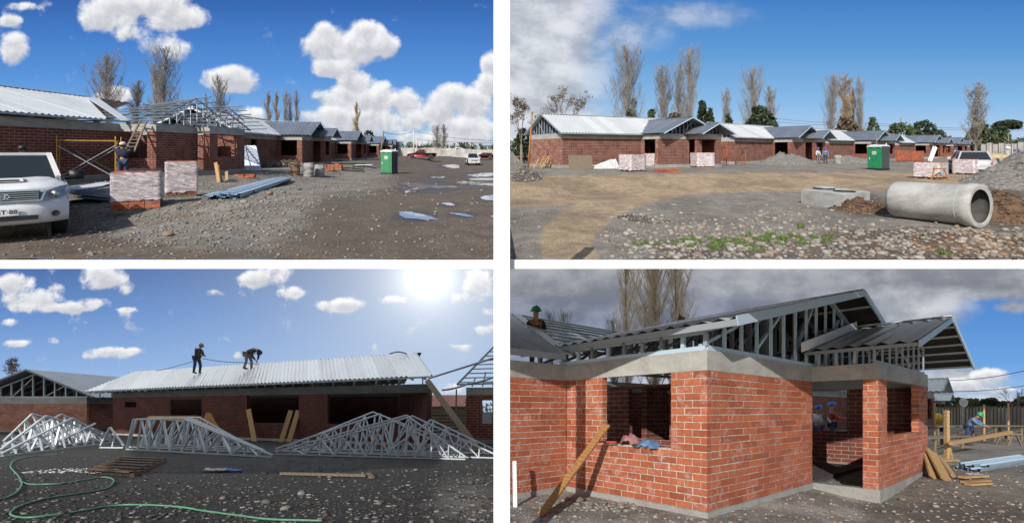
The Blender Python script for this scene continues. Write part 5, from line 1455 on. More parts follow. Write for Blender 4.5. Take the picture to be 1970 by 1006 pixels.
def std(**k):
    d = dict(W=8.15, D=5.6, P=3.25, Q=2.76, B1=2.16, B2=1.1, ze=2.82, zr=4.5, roof='zinc', roof2='zinc_blue', mat='brick_dk', end_mat='brick', front_mat='brick_dk',  # left-facing walls lighter, fronts darker: sun and shade put into the brick colour
             g1=dict(xl=7.9, xc=11.15, xr=14.7, ze=2.86, za=4.25, yf=-2.95, yb=2.6, frame_y=-2.1, fa=8.3, fb=14.1),
             g2=dict(xl=10.9, xc=12.85, xr=15.0, ze=2.80, za=3.72, yf=-4.15, yb=-.9, frame_y=-3.2, fa=11.4, fb=14.1))
    d.update(k); return d
def by_apex(ax_, ay_, a):
    l = math.hypot(*a); ax, ay = a[0] / l, a[1] / l; bx, by = ay, -ax
    return ax_ - ax * 11.15 - bx * 2.95, ay_ - ay * 11.15 - by * 2.95
for lab, (x, y), pp in (('second brick house of the left row, blue-grey gabled roof, behind the three drums', (-19.1, 44.0), {}),
                    ('third brick house of the left row, behind the second one', (-22.2, 65.0), dict(mat='brick')),
                    ('fourth brick house of the left row, just left of the green toilet', (-25.7, 89.6), {}),
                    ('farthest brick house of the left row, mostly hidden by the fourth', (-29.2, 112.0), {})):
    o = by_apex(x, y, a2); house(lab, o[0], o[1], a2[0], a2[1], std(wing_op=[(2.5, 3.6, 1, 2.3)], **pp), 'brick houses of the left row')

GP = 'bare poplars behind the left row of houses'
for i, (px, py, w, Y, v, mi, lab) in enumerate([(203, 102, 54, 78, 2, 0, 'bare poplar with a mistletoe clump, left of the others behind the roof frame'), (265, 146, 34, 84, 1, None, 'short bare poplar between two taller ones above the open roof'),
        (300, 112, 26, 80, 1, None, 'thin bare poplar touching the tallest one on its left'), (318, 82, 48, 78, 0, None, 'tallest bare poplar above the open steel roof'),
        (424, 135, 32, 88, 1, None, 'bare poplar in front of the small white cloud'), (515, 168, 17, 92, 3, None, 'tan narrow poplar, first of the cluster over the second house'), (531, 168, 15, 92, 3, 1, 'narrow poplar thick with ivy over the second house'),
        (549, 165, 13, 92, 1, None, 'thin grey poplar in the middle of the cluster over the second house'), (558, 172, 12, 95, 1, None, 'smallest grey poplar in the cluster over the second house'), (569, 166, 13, 92, 1, None, 'thin grey poplar, last of the cluster over the second house'),
        (687, 190, 17, 100, 3, 1, 'ivy-clad poplar standing alone above the third house'), (840, 240, 20, 118, 2, None, 'bare grey poplar above the white car, left one of the pair'), (853, 235, 16, 118, 1, None, 'bare grey poplar above the white car, right one of the pair')]):
    poplar(px, py, w, Y, v, lab, GP, mi)
poplar(397, 172, 9, 110, 1, 'very thin bare poplar left of the small white cloud', GP)

def bushy(label, px, py, wpx, Y, mat, seed, n=1800, cat='tree', lobes=None, name='leafy_tree', group=None, size=None, flat=1.0):
    p = at(px, py, Y); g = gz(p.x, Y); h = (p.z - g); w = wpx / F * Y / 2
    lobes = lobes or [(0, 0, .62, .62, .6, .36), (-.5, .1, .45, .5, .5, .30), (.52, -.1, .48, .46, .5, .30), (.1, 0, .30, .8, .7, .26), (-.25, 0, .78, .36, .4, .2)]
    lb = [(a * w, b * w, c * h, d * w, e * w, f_ * h * flat) for a, b, c, d, e, f_ in lobes]
    cm = leaf_mesh(seed, lb, int(n * 1.9), size or max(.12, h * .036), mat)
    return tree(name, label, (p.x, Y, g), trunk_mesh(h * .6, .05 * h * .5, .1, 4, seed, w * .5), cm, cat, group)
bushy('round dark green tree rising behind the third and fourth roofs', 711, 249, 34, 105, 'leaf_dark', 31)
bushy('olive green bush behind the fence right of the toilet', 766, 278, 26, 125, 'leaf_mid', 32, 900)
bushy('spring green tree by the two pale poles', 790, 272, 26, 128, 'leaf_spring', 33, 1100)
bushy('low dark green tree between the poles and the poplar pair', 818, 276, 34, 124, 'leaf_dark', 34, 1100)
def treeline(name, label, Y, x0, x1, hmin, hmax, mat, n, seed, size):
    rs = np.random.RandomState(seed); lobes = []
    x = x0
    while x < x1:
        w = rs.uniform(2.5, 6.5) * Y / 150; h = rs.uniform(hmin, hmax); yy = Y + rs.uniform(-8, 8); g = gz(x, yy)
        lobes.append((x, yy, g + h * .5, w, w * .8, h * .52)); x += w * rs.uniform(.7, 1.2)
    V = leaf_mesh(seed, lobes, n, size, mat); V.name = name
    o = link(name, V); tag(o, label, None, None, 'stuff'); return o
treeline('far_woods', 'low line of dark woods along the horizon', 300, -330, 10, 5, 9, 'leaf_mid', 9000, 41, .9)
treeline('far_woods', 'low line of woods along the horizon behind the right row', 260, 10, 420, 5, 10, 'leaf_mid', 11000, 42, .8)

# far fence of pale sheets, shed, poles, cars
def sheet_fence(label, px0, px1, Y0, Y1, h, n, mat='fence_sheet', group=None, z_off=0):
    p0 = at(px0, 0, Y0); p1 = at(px1, 0, Y1); o = thing('sheet_fence', label, 'fence', on(p0.x, Y0), 0, group)
    rs = random.Random(n)
    for i in range(n):
        a = p0.lerp(p1, i / n); b = p0.lerp(p1, (i + 1) / n); ga, gb = gz(a.x, a.y) - o.location.z, gz(b.x, b.y) - o.location.z
        a2_ = Vector((a.x - p0.x, a.y - p0.y, 0)); b2_ = Vector((b.x - p0.x, b.y - p0.y, 0)); hh = h * rs.uniform(.93, 1.05)
        mb = MB(); m = 8; vs = []; nn = Vector((-(b2_ - a2_).y, (b2_ - a2_).x, 0)).normalized()
        for k in range(m + 1):
            q = a2_.lerp(b2_, k / m * .985); d = nn * (.05 if k % 2 else 0)
            vs += [q + d + Vector((0, 0, ga + .05)), q + d + Vector((0, 0, ga + hh))]
        mb.add(vs, [(2 * k, 2 * k + 2, 2 * k + 3, 2 * k + 1) for k in range(m)]); part('fence_sheet', mb, M[mat], o)
        mb = MB(); mb.box((a2_.x, a2_.y + .1, ga + h * .5), (.1, .1, h * 1.1)); part('post', mb, M['timber'], o)
    return o
M['fence_sheet'] = simple('pale_fence_sheet', (0.48, 0.47, 0.44), 0.7, 0, .2, .5, 0, (.25, .2, .16), .6, .3)
M['fence_wood'] = simple('grey_fence_boards', (0.52, 0.49, 0.44), 0.9, 0, .3, .6, 0, None, 0, .4)
sheet_fence('pale corrugated sheet fence behind the red pickup', 765, 957, 112, 106, 2.05, 20)
def shed(label, px, py_apex, py_eave, wpx, Y, wall='white', roof='zinc'):
    p = at(px, py_apex, Y); g = gz(p.x, Y); H = p.z - g; he = at(px, py_eave, Y).z - g; w = wpx / F * Y
    o = thing('gabled_shed', label, 'shed', (p.x, Y, g)); D_ = 9
    mb = MB(); mb.add([(-w / 2, 0, 0), (w / 2, 0, 0), (w / 2, 0, he), (0, 0, H), (-w / 2, 0, he), (-w / 2, D_, 0), (w / 2, D_, 0), (w / 2, D_, he), (0, D_, H), (-w / 2, D_, he)], [(0, 1, 2, 3, 4), (9, 8, 7, 6, 5), (1, 6, 7, 2), (5, 0, 4, 9)])
    part('wall', mb, M[wall], o)
    for s in (-1, 1):
        mb = MB(); mb.slab([(0, -.5, H + .08), (s * (w / 2 + .4), -.5, he - .05), (s * (w / 2 + .4), D_ + .3, he - .05), (0, D_ + .3, H + .08)], (s * .3, 0, 1), .08); part('roof', mb, M[roof], o)
    mb = MB(); mb.box((0, -.02, he * .42), (w * .35, .06, he * .8)); part('door', mb, M['zinc'], o)
    return o
shed('white gabled shed beyond the fence, under the grey poplar pair', 880, 284.5, 291, 38, 118)
def pole(label, px, ptop, Y, r=.09, mat='pole', arm=True, lean=0.0, name='utility_pole', cat='pole', group=None):
    p = at(px, ptop, Y); g = gz(p.x, Y) - .3; H = p.z - g
    o = thing(name, label, cat, (p.x, Y, g), 0, group); mb = MB(); mb.sm = True; mb.tube([(lean, 0, 0), (0, 0, H)], [r * 1.2, r * .85], 8); part('shaft', mb, M[mat], o)
    if arm:
        mb = MB(); mb.box((0, 0, H - .35), (1.3, .08, .09)); part('cross_arm', mb, M[mat], o)
        for k in (-.5, 0, .5): mb = MB(); mb.tube([(k, 0, H - .3), (k, 0, H - .12)], .04, 6); part('insulator', mb, M['white'], o)
    return o
pole('leaning dark wooden pole behind the green toilet', 738, 252, 60, .11, 'pole', False, -.55)
pole('pale concrete pole with cross arm, the taller one of the pair by the red pickup', 796, 250, 100, .16, 'pole_white')
pole('slim pale pole with a lamp, right neighbour of the tall concrete pole', 802, 264, 102, .10, 'pole_white')
wire('overhead_cable', 'overhead cable from the leaning pole to the concrete pole', [at(739, 255, 60), at(796, 252, 100), at(955, 271, 90)], .035, sag=.5)
wire('overhead_cable', 'lower overhead cable crossing above the fence and white shed', [at(802, 268, 102), at(957, 275, 98)], .03, sag=.3)
p = hit(812, 306.5); car('red pickup parked by the pale fence, side on', (p.x, p.y, p.z), R(184), 'pickup', 'paint_red')
p = hit(909, 317.5); car('white car parked in the open yard among the puddles, nose to the viewer', (p.x, p.y, p.z), R(-78), 'suv', 'paint_white')
p = hit(942, 308); car('brown car mostly cut off at the end of the pale fence', (p.x - 1.2, p.y, p.z), R(180), 'sedan', 'paint_red')
o = thing('traffic_cone', 'small orange cone standing right of the red pickup', 'traffic cone', hit(825, 308)); mb = MB(); mb.lathe([(.36, 0), (.36, .06), (.2, .07), (.04, .85), (0, .86)], 12); part('cone', mb, M['orange_rust'], o); mb = MB(); mb.lathe([(.15, .33), (.11, .50)], 12); part('band', mb, M['white'], o)

# portable toilet
p = hit(749, 335); toilet_cabin('green portable toilet with pale bowed roof standing beside the muddy road', (p.x, p.y, p.z - .02), R(-14))

# drums
def drum(label, px, py, mat, hgt=.9, r=.30, tilt=0, group='steel drums on the gravel bank', lid=True):
    p = hit(px, py); o = thing('steel_drum', label, 'drum', p, 0, group, rot=(0, tilt, random.uniform(0, 6)))
    mb = MB(); mb.sm = True; mb.lathe([(r, 0), (r, .02), (r, hgt * .32), (r * 1.035, hgt * .335), (r, hgt * .35), (r, hgt * .65), (r * 1.035, hgt * .665), (r, hgt * .68), (r, hgt), (r * .93, hgt), (r * .93, hgt * .85), (0, hgt * .85)], 24); part('shell', mb, M[mat], o)
    mb = MB(); mb.tube([(r * math.cos(a), r * math.sin(a), hgt) for a in [2 * PI * k / 20 for k in range(21)]], .015, 5, False); part('rim', mb, M[mat], o)
    return o
M['drum_rust'] = simple('rusty_drum', (0.20, 0.12, 0.075), .85, .1, .3, 4, 0, (.30, .27, .23), .7)
M['drum_grey'] = simple('cement_grey_drum', (0.30, 0.30, 0.29), .8, .1, .3, 4, 0, (.16, .13, .10), .8)
drum('rusty brown drum, leftmost of the three on the gravel', 568, 337, 'drum_rust', 1.0, .31)
drum('grey cement-stained drum, middle one of the three', 594, 340, 'drum_grey', .98, .34)
drum('grey cement-stained drum, right one of the three', 615, 340, 'drum_grey', .90, .34)
# loose brick stacks and boards by the second house
def brick_stack(label, px, py, nx, ny, nz, rz=0, seed=0, bl=.29, bd=.14, bh=.10, group=None, neat=.02, name='brick_stack'):
    p = hit(px, py); rs = random.Random(seed); o = thing(name, label, 'stack of bricks', p, rz, group)
    m_ = MB(); m_.box((0, 0, 0), (bl - .012, bd - .01, bh - .008)); me = m_.mesh('brick', M['brick_pack'])
    for k in range(nz):
        for i in range(nx):
            for j in range(ny):
                if rs.random() < .1 * k: continue
                part('brick', me, None, o, ((i - (nx - 1) / 2) * bl + rs.uniform(-neat, neat), (j - (ny - 1) / 2) * bd + rs.uniform(-neat, neat), bh * (k + .5)), (0, 0, rs.uniform(-neat, neat) * 3))
    return o
brick_stack('small orange brick stack, first one right of the drums', 632, 328, 3, 3, 5, .2, 1)
brick_stack('small orange brick stack, farther one right of the drums', 650, 326, 3, 3, 5, -.1, 2)
for k, (a, b, l) in enumerate((((655, 328), (700, 331), 'weathered board lying on the gravel, nearest of three past the brick stacks'), ((660, 324), (698, 327), 'weathered board lying on the gravel, middle of three past the brick stacks'), ((676, 321), (702, 323), 'weathered board lying on the gravel, shortest of three past the brick stacks'))):
    plank(l, hit(*a) + Vector((0, 0, .08)), hit(*b) + Vector((0, 0, .08)), .25, .06, 'timber', (0, 0, 1), group='boards past the brick stacks')
p = hit(690, 318); mb = MB(); mb.box((0, 0, .04), (3.0, 1.2, .05), .1); solo('steel_sheet', mb, M['steel_blue'], 'flat blue-grey steel sheet lying before the third house', 'sheet', p)
# rubble and planks at the second house's wing
stones_o = thing('rubble_heap', 'low heap of broken brick and planks in front of the second house', 'heap', hit(530, 322)); P_ = NP.uniform(-1, 1, (90, 3)) * [2.2, .8, 0] ; P_[:, 2] = .1 + .3 * np.clip(1 - np.abs(P_[:, 0]) / 2.2, 0, 1) * NP.uniform(0, 1, 90)
stones('rubble', P_, NP.uniform(.08, .2, 90), M['gravel_grey'], None, parent=stones_o)
for k in range(5):
    mb = MB(); mb.bar((-1.4 + k * .4, -.2, .25), (-.2 + k * .5, .1, .62), .2, .04); part('board', mb, M['timber'], stones_o)

# leaning white board and planks at the porch of the nearest house
p = hit(482, 328); mb = MB(); mb.slab([(-.75, 0, 0), (.75, 0, 0), (.1, .5, 1.75), (-.7, .5, 1.75)], (0, -1, .3), .03); solo('white_board', mb, M['pale_blue'] if 'pale_blue' in M else M['white'], 'large pale blue-white board leaning against the nearest house past its porch', 'board', p)
for a, b, l in (((421, 351), (415, 313), 'pale plank leaning on the porch corner, left one of two'), ((426, 350), (418, 318), 'pale plank leaning on the porch corner, right one of two'), ((437, 347), (436, 330), 'short stub of timber standing against the porch wall')):
    q = hit(*a); t_ = at(b[0], b[1], q.y + .25); plank(l, q, t_, .17, .04, 'pine', (0, -1, 0), group='planks against the porch corner')
brick_stack('few loose orange bricks at the foot of the pale board', 471, 342, 4, 2, 2, .1, 4)

# long folded metal profiles on the gravel
def profiles(label, a, b, n, w, mat, seed=0, name='metal_profiles'):
    p = hit(*a); q = hit(*b); o = thing(name, label, 'metal profiles', p); rs = random.Random(seed); d = (q - p); sd = Vector((d.y, -d.x, 0)).normalized()
    for k in range(n):
        off = sd * ((k % 3) - 1) * w * .8 + Vector((0, 0, .05 + .07 * (k // 3) + rs.uniform(0, .03))); sh = d.normalized() * rs.uniform(-.5, .3); wd = w / 2; e = Vector((0, 0, 1))
        prof = [(-wd, -.05), (-wd, .02), (-wd * .5, .02), (-wd * .42, -.02), (wd * .42, -.02), (wd * .5, .02), (wd, .02), (wd, -.05)]
        vs = [off + sh + sd * x + e * z for x, z in prof] + [off + sh + d * rs.uniform(.93, 1.0) + sd * x + e * z for x, z in prof]
        m = len(prof); mb = MB(); mb.add(vs, [(i, i + 1, i + 1 + m, i + m) for i in range(m - 1)]); mb.add([v - e * .006 for v in vs], [(i + m, i + 1 + m, i + 1, i) for i in range(m - 1)])
        part('profile', mb, M[mat], o)
    return o
profiles('long bundle of folded steel profiles lying on the gravel between pallets and drums', (430, 383), (547, 345), 6, .34, 'steel_blue', 1)
# stack of wide sheets behind the pallet
p = hit(118, 392); q = hit(202, 392)
o = thing('roof_sheet_stack', 'stack of wide roofing sheets lying between the white pickup and the brick pallet', 'stack of sheets', p)
d = (q - p) * 1.15; up = Vector((0, 0, 1)); bk = Vector((-.1, 1.25, 0))
for k in range(9):
    z = .06 + k * .035; sg = 10; vs = []
    for i in range(sg + 1):
        t = i / sg; off = Vector((0, 0, z + .05 * math.sin(t * 3.2 + k * .2) + (.25 if k > 6 else 0) * t * t)) + d * t
        vs += [off + Vector((0, -.06 * (k % 3), 0)), off + bk * (.55 + .45 * (1 - t * .2)) + Vector((0, 0, .10 * (k > 6)))]
    mb = MB(); mb.add(vs, [(2 * i, 2 * i + 2, 2 * i + 3, 2 * i + 1) for i in range(sg)]); part('sheet', mb, M['steel_blue' if k < 7 else 'zinc'], o)
mb = MB(); mb.bar(Vector((0, .3, .03)), Vector((0, 1.2, .03)), .1, .06); mb.bar(d * .9 + Vector((0, 0, .03)), d * .9 + Vector((0, 1.2, .03)), .1, .06); part('bearer', mb, M['timber'], o)

# the two wrapped pallets
p = hit(252, 409); brick_pallet('nearest wrapped brick pallet in front of the unfinished house, dark jacket on top', (p.x - .1, p.y + .35, p.z - .02), R(34), .96, .84, 1.04, seed=1, bare=.22)
PAL1 = Vector((p.x - .1, p.y + .35, p.z - .02))
p = hit(333, 381); brick_pallet('second wrapped brick pallet, right behind the nearest one', (p.x - .05, p.y + .4, p.z - .02), R(38), .76, .72, 1.10, seed=2, bare=.08)
mb = MB(); mb.sm = True
rs = random.Random(4); vs = []
for i in range(13):
    for j in range(6):
        u, v = i / 12 - .5, j / 5 - .5; vs.append((u * .75, v * .28, .06 + .05 * math.sin(u * 17) * math.cos(v * 9) + rs.uniform(0, .04) - .05 * (abs(u) > .45) - .06 * (abs(v) > .4)))
mb.add(vs, [(i * 6 + j, (i + 1) * 6 + j, (i + 1) * 6 + j + 1, i * 6 + j + 1) for i in range(12) for j in range(5)])
solo('jacket', mb, M['dark'], 'crumpled dark jacket lying on the nearest brick pallet', 'jacket', PAL1 + Vector((.12, .1, 1.03)), (0, 0, .5))

# yellow scaffold before the long wall
def scaffold_frame(parent, p, q, H, mat='yellow', rungs=5, w=.022):
    p, q = Vector(p), Vector(q); up = Vector((0, 0, 1)); f = thing_part('end_frame', parent, (0, 0, 0), 0)
    for s in (p, q): mb = MB(); mb.tube([s, s + up * H], w, 6); part('upright', mb, M[mat], f)
    for z in (.12 * H, .52 * H, .90 * H):
        mb = MB(); mb.tube([p + up * z, q + up * z], w * .85, 6); part('cross_tube', mb, M[mat], f)
    for k in range(rungs):
        z = H * (.2 + .13 * k); mb = MB(); mb.tube([p.lerp(q, .28) + up * z, p + up * z], w * .6, 5); part('rung', mb, M[mat], f)
    mb = MB(); mb.tube([p.lerp(q, .28) + up * .12 * H, p.lerp(q, .28) + up * H * .9], w * .7, 5); part('inner_tube', mb, M[mat], f)
a = hit(109, 355); b = hit(222, 352); 
S = thing('scaffold', 'yellow tube scaffold with crossed braces before the long brick wall', 'scaffold', a)
off = Vector((-.95, 1.35, 0)); d = b - a; d.z = 0; H = 2.0
scaffold_frame(S, (0, 0, 0), off, at(109, 261, a.y).z - a.z); scaffold_frame(S, d, d + off, at(109, 261, a.y).z - a.z)
Hs = at(109, 261, a.y).z - a.z
for k, o_ in enumerate((Vector(), off)):
    mb = MB(); mb.tube([o_ + Vector((0, 0, .12 * Hs)), o_ + d + Vector((0, 0, .80 * Hs))], .018, 5); part('cross_brace', mb, M['steel'], S)
    mb = MB(); mb.tube([o_ + Vector((0, 0, .80 * Hs)), o_ + d + Vector((0, 0, .12 * Hs))], .018, 5); part('cross_brace', mb, M['steel'], S)
mb = MB(); mb.slab([Vector((-.3, .3, Hs * .91)), d + Vector((-.3, .3, Hs * .91)), d + Vector((-.6, .8, Hs * .91)), Vector((-.6, .8, Hs * .91))], (0, 0, 1), .05); part('platform_board', mb, M['timber'], S)
for o_ in (Vector(), off): mb = MB(); mb.tube([o_ + Vector((0, 0, Hs * .9)), o_ + d + Vector((0, 0, Hs * .9))], .02, 5); part('guard_tube', mb, M['yellow'], S)

# ladder and the man holding it
foot = at(249, 292, 20.6); top = at(275, 235, 22.2)
L_ = thing('ladder', 'grey wooden ladder leaning on the beam beside the window', 'ladder', foot); v = top - foot; sd = Vector((.21, -.04, 0))
for s in (-1, 1): mb = MB(); mb.bar(sd * s * 1.25, v + sd * s * .9, .06, .09); part('rail', mb, M['timber'], L_)
for k in range(9): t = (k + .5) / 9; mb = MB(); mb.bar(v * t - sd * 1.2, v * t + sd * 1.2, .05, .035); part('rung', mb, M['timber'], L_)
LADP = dict(elbow_l=(.34, -.22, 1.45), hand_l=(.30, -.42, 1.62), elbow_r=(-.30, -.25, 1.40), hand_r=(-.12, -.45, 1.55))
q = at(236, 290, 19.3); person('man in grey cap and dark vest holding the ladder behind the brick pallet', (q.x, q.y, gz(q.x, q.y)), R(-150), pose(**LADP), 'navy', 'denim', ('cap', 'pale_cloth'), scale=1.02)
q = at(38, 290, 15); person('man in black cap looking over the white pickup', (q.x, q.y, gz(q.x, q.y)), R(60), pose(chest=(0, -.12, 1.22), neck=(0, -.2, 1.41), head0=(0, -.26, 1.49), head1=(0, -.29, 1.59), shoulder_l=(.19, -.15, 1.33), shoulder_r=(-.19, -.15, 1.33), elbow_l=(.26, -.4, 1.05), hand_l=(.1, -.6, .98), elbow_r=(-.26, -.4, 1.05), hand_r=(-.1, -.6, .98)), 'dark', 'dark', ('cap', 'black'), scale=.95)

# near white pickup
near_pickup('white pickup with plate GT 88, its front cut by the left edge of the yard', (at(5, 0, 8.35).x, 8.35, gz(at(5, 0, 8.35).x, 8.35)), R(-43))

# puddles: flat water in the road
def puddle(label, pts, seed=0, group='puddles on the muddy road'):
    P0 = hit(*pts[0]); rs = random.Random(seed); poly = [hit(*p_) for p_ in pts]; c = sum(poly, Vector()) / len(poly); out = []
    n = len(poly)
    for i in range(n):
        p0, p1, p2, p3 = poly[i - 1], poly[i], poly[(i + 1) % n], poly[(i + 2) % n]
        for k in range(6):
            u = k / 6; q = .5 * ((2 * p1) + (p2 - p0) * u + (2 * p0 - 5 * p1 + 4 * p2 - p3) * u * u + (3 * p1 - p0 - 3 * p2 + p3) * u ** 3); q = q + (q - c) * rs.uniform(-.13, .10); out.append(q)
    zt = min(gz(q.x, q.y) for q in out + [c]) + .012
    mb = MB(); m = len(out); mb.add([Vector((q.x, q.y, max(zt, 0 * zt + gz(q.x, q.y) + .012))) - Vector((c.x, c.y, 0)) for q in out] + [Vector((0, 0, gz(c.x, c.y) + .012))], [(i, (i + 1) % m, m) for i in range(m)])
    return solo('puddle', mb, M['water'], label, 'puddle', (c.x, c.y, 0), group=group)
def water_mat():
    t = NT('puddle_water'); t.set('Base Color', (0.035, 0.03, 0.025)); t.set('Roughness', 0.04); t.b.inputs['Specular IOR Level'].default_value = 1.0
    n = t.noise(t.new('ShaderNodeNewGeometry').outputs['Position'], 5, 3, .5); t.bump(n, .004, .3); t.set('Metallic', 0.22); t.set('Base Color', (0.36, 0.36, 0.37)); return t.mat
M['water'] = water_mat()
puddle('pale puddle nearest the viewer on the muddy road', [(766, 410), (790, 409), (815, 414), (840, 424), (800, 423), (775, 420)], 1)
puddle('small bright puddle, second row of the road', [(850, 392), (866, 391), (874, 396), (860, 396)], 2)
puddle('thin puddle right of the nearest pale one', [(864, 411), (890, 412), (912, 418), (890, 417)], 3)
puddle('long pale puddle across the middle of the road', [(768, 353), (800, 352), (840, 357), (876, 358), (870, 362), (830, 362), (800, 369), (774, 370), (790, 362)], 4)
puddle('wide shallow puddle reaching the right end of the road', [(880, 351), (910, 349), (956, 353), (956, 359), (920, 357), (890, 355)], 5)
puddle('far puddle right of the white car', [(900, 338), (930, 333), (954, 334), (950, 338), (925, 341)], 6)
puddle('long far puddle left of the white car', [(850, 318), (880, 317), (884, 324), (866, 323)], 7)
puddle('thin far puddle beyond the middle of the road', [(830, 341), (856, 340), (852, 343), (836, 343)], 8)
puddle('narrow puddle before the far right one', [(905, 344), (946, 343), (950, 347), (912, 347)], 9)
puddle('brownish puddle at the right border of the left yard', [(925, 380), (955, 376), (958, 388), (935, 386)], 10)

# single larger rocks one could pick up
def rocks(spots, mat, group, lab, rmin=.09, rmax=.16):
    for i, (px, py, r, l) in enumerate(spots):
        p = hit(px, py); rs = random.Random(i * 7 + int(px)); mb = MB(); v = ICO_V * np.array([r * rs.uniform(.9, 1.4), r * rs.uniform(.8, 1.1), r * .65]) * NP.uniform(.82, 1.15, (12, 1))
        mb.sm = False; mb.add(v.tolist(), [tuple(f) for f in ICO_F.tolist()]); o = solo('rock', mb, M[mat], l or lab, 'rock', p + Vector((0, 0, r * .3)), (0, 0, rs.uniform(0, 6)), group)
        b_ = o.modifiers.new('rounding', 'SUBSURF'); b_.levels = b_.render_levels = 1
rocks([(519, 375, .17, 'pale rock on the gravel just past the end of the steel profiles'), (323, 454, .10, 'pale rock lying alone in front of the second pallet'), (175, 490, .05, 'small pale rock at the front edge of the left yard'), (490, 372, .13, None), (545, 372, .12, None), (506, 383, .11, None), (575, 366, .12, None), (600, 372, .10, None), (470, 390, .10, None), (380, 396, .10, None), (345, 402, .09, None), (560, 388, .09, None), (625, 360, .12, None), (640, 380, .10, None)],
      'stone', 'rocks on the gravel of the left yard', 'grey rock lying on the gravel between the pallets and the muddy road')
# ================================================================ upper right yard
a3 = (.82, .572)
house('first brick house of the right row, limed brick end wall and open gables', 3.9, 35.0, .901, .433,
      std(D=5.4, end_mat='brick_lit', zr=4.5), 'brick houses of the right row')
for lab, (x, y), kw in (('second brick house of the right row, scaffold before its wing', (34.3, 50.6), {}), ('third brick house of the right row, behind the green toilet', (52.9, 62.6), {}), ('fourth brick house of the right row, brick stacks before it', (78.1, 80.7), {}),
                    ('fifth brick house of the right row, small and far', (96.8, 95.0), {}), ('last brick house of the right row, at the far fence', (118.9, 113.0), {})):
    o = by_apex(x, y, a3); house(lab, o[0], o[1], a3[0], a3[1], std(W=11.5, g1=dict(xl=7.9 + 0, xc=11.15, xr=14.7, ze=2.86, za=4.25, yf=-2.95, yb=2.6, frame_y=-2.1, fa=8.3, fb=14.1)) if False else std(**kw), 'brick houses of the right row')

GP = 'bare poplars behind the right row of houses'
for px, py, w, Y, v, mi, lab in [(1210, 83, 64, 85, 2, 0, 'tall wide bare poplar with mistletoe, leftmost over the first house'), (1277, 120, 46, 90, 0, None, 'bare poplar standing left of the paired tall one over the first house'),
        (1306, 112, 24, 90, 1, None, 'slim bare poplar pressed against its tall neighbour over the first house'), (1325, 85, 46, 88, 0, None, 'tall bare poplar right of centre over the first house roof'),
        (1396, 160, 20, 95, 1, None, 'thin pale poplar alone over the second wing'), (1446, 125, 42, 92, 0, None, 'bare poplar behind the dark round evergreen'), (1482, 157, 28, 96, 1, None, 'light bare poplar right of the dark round evergreen'),
        (1600, 138, 34, 92, 0, None, 'grey bare poplar, left of the trio over the second house'), (1627, 133, 32, 92, 3, 1, 'brown ivy-clad poplar, middle of the trio'), (1655, 137, 18, 92, 1, 1, 'narrow poplar, right of the trio'), (1642, 160, 18, 94, 3, None, 'low brown poplar tucked inside the trio'),
        (1876, 150, 36, 105, 1, 1, 'single ivy-clad poplar near the right edge')]:
    poplar(px, py, w, Y, v, lab, GP, mi)
# bare spreading trees at the left
def spreading(label, px, py, wpx, Y, seed, leaves='leaf_brown', n=700, group=None):
    p = at(px, py, Y); g = gz(p.x, Y); h = p.z - g; w = wpx / F * Y / 2; rs = random.Random(seed); segs = []
    def grow(q, d, L, r, k):
        q2 = q + d * L; segs.append((*q, *q2, r, r * .7))
        if k == 0: return
        for _ in range(3 if k > 1 else 4):
            dd = (d + Vector((rs.uniform(-1, 1), rs.uniform(-1, 1), rs.uniform(-.25, .75))) * .75).normalized(); grow(q2, dd, L * rs.uniform(.6, .85), r * .6, k - 1)
    grow(Vector((0, 0, -.2)), Vector((0, 0, 1)), h * .28, h * .02, 5)
    V, Fc = tri_tubes(segs); sc_ = h / max(V[:, 2].max(), 1); V[:, 2] *= sc_; m_ = np.abs(V[:, 0]).max(); V[:, :2] *= w / max(m_, .1)
    t_ = MB(); t_.tube([(0, 0, -.3), (0, 0, h * .27)], [h * .022, h * .018], 7)
    o = thing('bare_tree', label, 'tree', (p.x, Y, g), 0, group); part('trunk', t_, M['bark'], o); c = link('crown', np_mesh('crown', V, Fc, M['twig']), o)
    if leaves:
        lv = V[NP.choice(len(V), n)]; lobes = [(x, y, z, .5, .5, .35) for x, y, z in lv[lv[:, 2] > h * .35][:60]]; c2 = link('leaves', leaf_mesh(seed, lobes, n, .10, leaves), o)
    return o
spreading('dark bare tree with a few brown leaves at the left edge of the right yard', 1003, 180, 48, 48, 3, 'leaf_brown', 1100)
spreading('bare spreading tree above the left end of the first house', 1082, 160, 110, 62, 4, 'leaf_brown', 1300)
spreading('small bare tree just left of the long roof', 1044, 205, 60, 66, 8, 'leaf_dark', 700)
bushy('dark hedge-like shrubs low at the left of the first house', 1008, 245, 48, 50, 'leaf_dark', 51, 2200, 'shrub', name='shrub')
bushy('dark round evergreen tree over the wing of the second house', 1464, 199, 62, 84, 'leaf_dark', 52, 2600)
bushy('dark slender evergreen cluster right of the tall poplar', 1352, 190, 30, 92, 'leaf_dark', 53, 1100)
bushy('small dark conical evergreen right of the slender cluster', 1368, 203, 16, 94, 'leaf_dark', 54, 600)
bushy('low dark tree at the foot of the wide bare poplar', 1215, 205, 40, 84, 'leaf_dark', 55, 900)
bushy('low green shrub before the first tall pair of poplars', 1255, 205, 30, 86, 'leaf_mid', 56, 700)
bushy('dark undergrowth at the foot of the tall paired poplars', 1300, 214, 60, 88, 'leaf_brown', 68, 1400)
bushy('dark undergrowth at the foot of the poplar trio', 1630, 222, 56, 90, 'leaf_brown', 69, 1300)
bushy('small evergreen over the second wing', 1402, 215, 22, 90, 'leaf_dark', 57, 700)
bushy('thin green tree right of the poplar trio', 1680, 222, 28, 100, 'leaf_mid', 58, 900)
bushy('broad olive tree over the third house, left one', 1735, 232, 70, 112, 'leaf_mid', 59, 2000)
